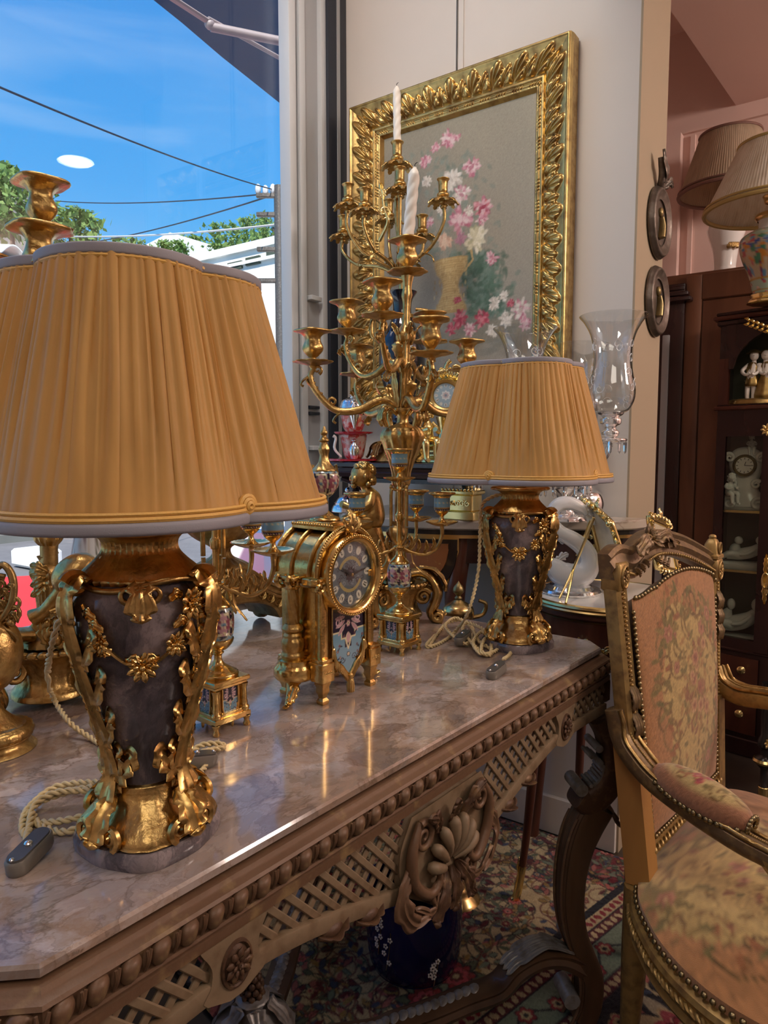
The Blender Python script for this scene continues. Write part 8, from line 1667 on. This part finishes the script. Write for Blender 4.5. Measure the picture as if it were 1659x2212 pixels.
# legs
for (x, y), s in zip(((.440, 1.180), (.735, 1.515), (.60, .80), (.95, .88)), (0, 0, 1, 1)):
    p = A_((x, y))-cO[:2]; d = unit(p-cen)
    if s == 0: P = [(p[0], p[1], zt0-.01, .021), (p[0], p[1], .30, .022), (p[0]+d[0]*.005, p[1]+d[1]*.005, .15, .016), (p[0]+d[0]*.015, p[1]+d[1]*.015, 0.009, .013)]
    else: P = [(p[0], p[1], zt0-.05, .030), (p[0]+d[0]*.012, p[1]+d[1]*.012, .33, .027), (p[0], p[1], .15, .016), (p[0]+d[0]*.01, p[1]+d[1]*.01, .009, .018)]
    spath(P, 22, k=8).build('leg', 'chair_gilt', ch, 50)
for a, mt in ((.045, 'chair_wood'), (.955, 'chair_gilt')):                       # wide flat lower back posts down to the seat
    Q = smooth_path([bk(a, b, -.002) for b in (.05, .25, .46)], 12); sweep(Q, A_([(-.021, -.021), (.021, -.021), (.021, .022), (-.021, .022)]), ff, fixed=True).build('lower_post', mt, ch, 30)
# arms
def arm(pts, pad, sg):
    C = A_([(*(A_(PY(x, y, Y))-cO), w) for x, y, Y, w in pts]); Q = smooth_path(C, 50); k = 14; t = np.arange(k)*2*pi/k; w = Q[:, 3]
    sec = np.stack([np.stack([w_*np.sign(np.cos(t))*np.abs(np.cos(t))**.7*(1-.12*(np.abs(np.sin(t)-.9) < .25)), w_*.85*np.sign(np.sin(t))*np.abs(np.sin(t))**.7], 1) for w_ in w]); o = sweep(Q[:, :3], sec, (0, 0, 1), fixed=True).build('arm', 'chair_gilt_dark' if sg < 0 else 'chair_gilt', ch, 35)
    T = np.gradient(Q[:, :3], axis=0); T /= np.linalg.norm(T, axis=1)[:, None]; N_ = A_((0, 0, 1))-T[:, 2:]*T; N_ /= np.linalg.norm(N_, axis=1)[:, None]; m = MB()
    for s in (-1, 1): B_ = np.cross(T, N_); m.merge(tube(Q[:, :3]+N_*(w*.80)[:, None]+B_*(w*.80*s)[:, None], .0038, 6))
    m.build('gilt_edge', 'gold_old', o, 60); m = MB()
    for i in range(0, 49): 
        for f in (0, .5): q = Q[i, :3]*(1-f)+Q[i+1, :3]*f+N_[i]*w[i]*.88; m.merge(ball(q, .0024, 5, 4))
    m.build('bead_row', 'chair_gilt', o, 70)
    if pad:
        A0, A1 = A_(PY(*pad[0]))-cO, A_(PY(*pad[1]))-cO; n = 50; s = np.linspace(0, 1, n); P = A0+(A1-A0)*s[:, None]; T = unit(A1-A0); N2 = unit(A_((0, 0, 1))-T[2]*T); B2 = np.cross(T, N2); kk = 28; th = np.linspace(-.45, pi+.45, kk)
        prof_ = np.clip(np.sin(pi*np.clip(s, .02, .98)), 0, 1)**.32; R1, R2 = pad[2], pad[2]*.95
        V = P[:, None]+B2[None, None]*(np.cos(th)[None]*R1*prof_[:, None])[..., None]+N2[None, None]*(np.sin(th)[None]*R2*prof_[:, None])[..., None]
        cvp_ = Canvas(.24, .12, 'a06f52', 700); R_ = random.Random(4)
        cvp_.ell(.12, .06, .10, .030, 0, 'b39a66', .3)
        for k_ in range(5): cvp_.stroke(spiral2(.03+.045*k_, .06+.012*(-1)**k_, .018, .004, k_, 1.0), .003, '7a5c36')
        for k_ in range(24): cvp_.leafm(R_.uniform(.03, .21), R_.gauss(.06, .015), .018, .004, R_.uniform(0, 6.3), R_.choice(('7d6b3e', '8a7446', '94603c')))
        for px, py in ((.10, .058), (.125, .066), (.115, .05)): cvp_.flower(px, py, .009, 'b0504c', '8e3a40', 'c98a78', 6, px*9, None)
        cvp_.grain(.1); po = MB().add(V, gridF(n, kk), cvp_.at(np.tile(s[:, None]*.24, (1, kk)), np.tile((np.arange(kk)/(kk-1)*.12)[None], (n, 1))).reshape(-1, 3)).build('arm_pad', 'tapestry', o, 180)
        for i in np.arange(2, 48, 2.6):
            i = int(i)
            for e_ in (0, kk-1): q = V[i, e_]; nail(q+B2*(.002 if e_ == 0 else -.002), B2*(1 if e_ == 0 else -1), ch)
        for e_ in range(0, kk, 3): nail(V[-1, e_]+T*.002, T, ch)
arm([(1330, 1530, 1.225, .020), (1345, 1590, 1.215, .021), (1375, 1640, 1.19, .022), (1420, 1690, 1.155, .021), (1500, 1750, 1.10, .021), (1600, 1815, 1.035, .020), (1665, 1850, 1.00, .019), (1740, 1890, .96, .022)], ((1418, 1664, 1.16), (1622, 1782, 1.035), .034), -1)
arm([(1548, 1440, 1.545, .018), (1562, 1478, 1.53, .022), (1600, 1502, 1.50, .024), (1660, 1512, 1.45, .023), (1760, 1530, 1.37, .022)], None, 1)
for a_, b_ in (((1665, 1850, 1.0), (.60, .80)), ((1760, 1530, 1.37), (.90, 1.30))):
    p = A_(PY(*a_))-cO; q = A_((*b_, zt0-.03))-cO*[1, 1, 0]; spath([(*p, .019), (*(p*.5+q*.5+ff*.04), .018), (*q, .022)], 16, k=8).build('arm_support', 'chair_gilt', ch, 50)
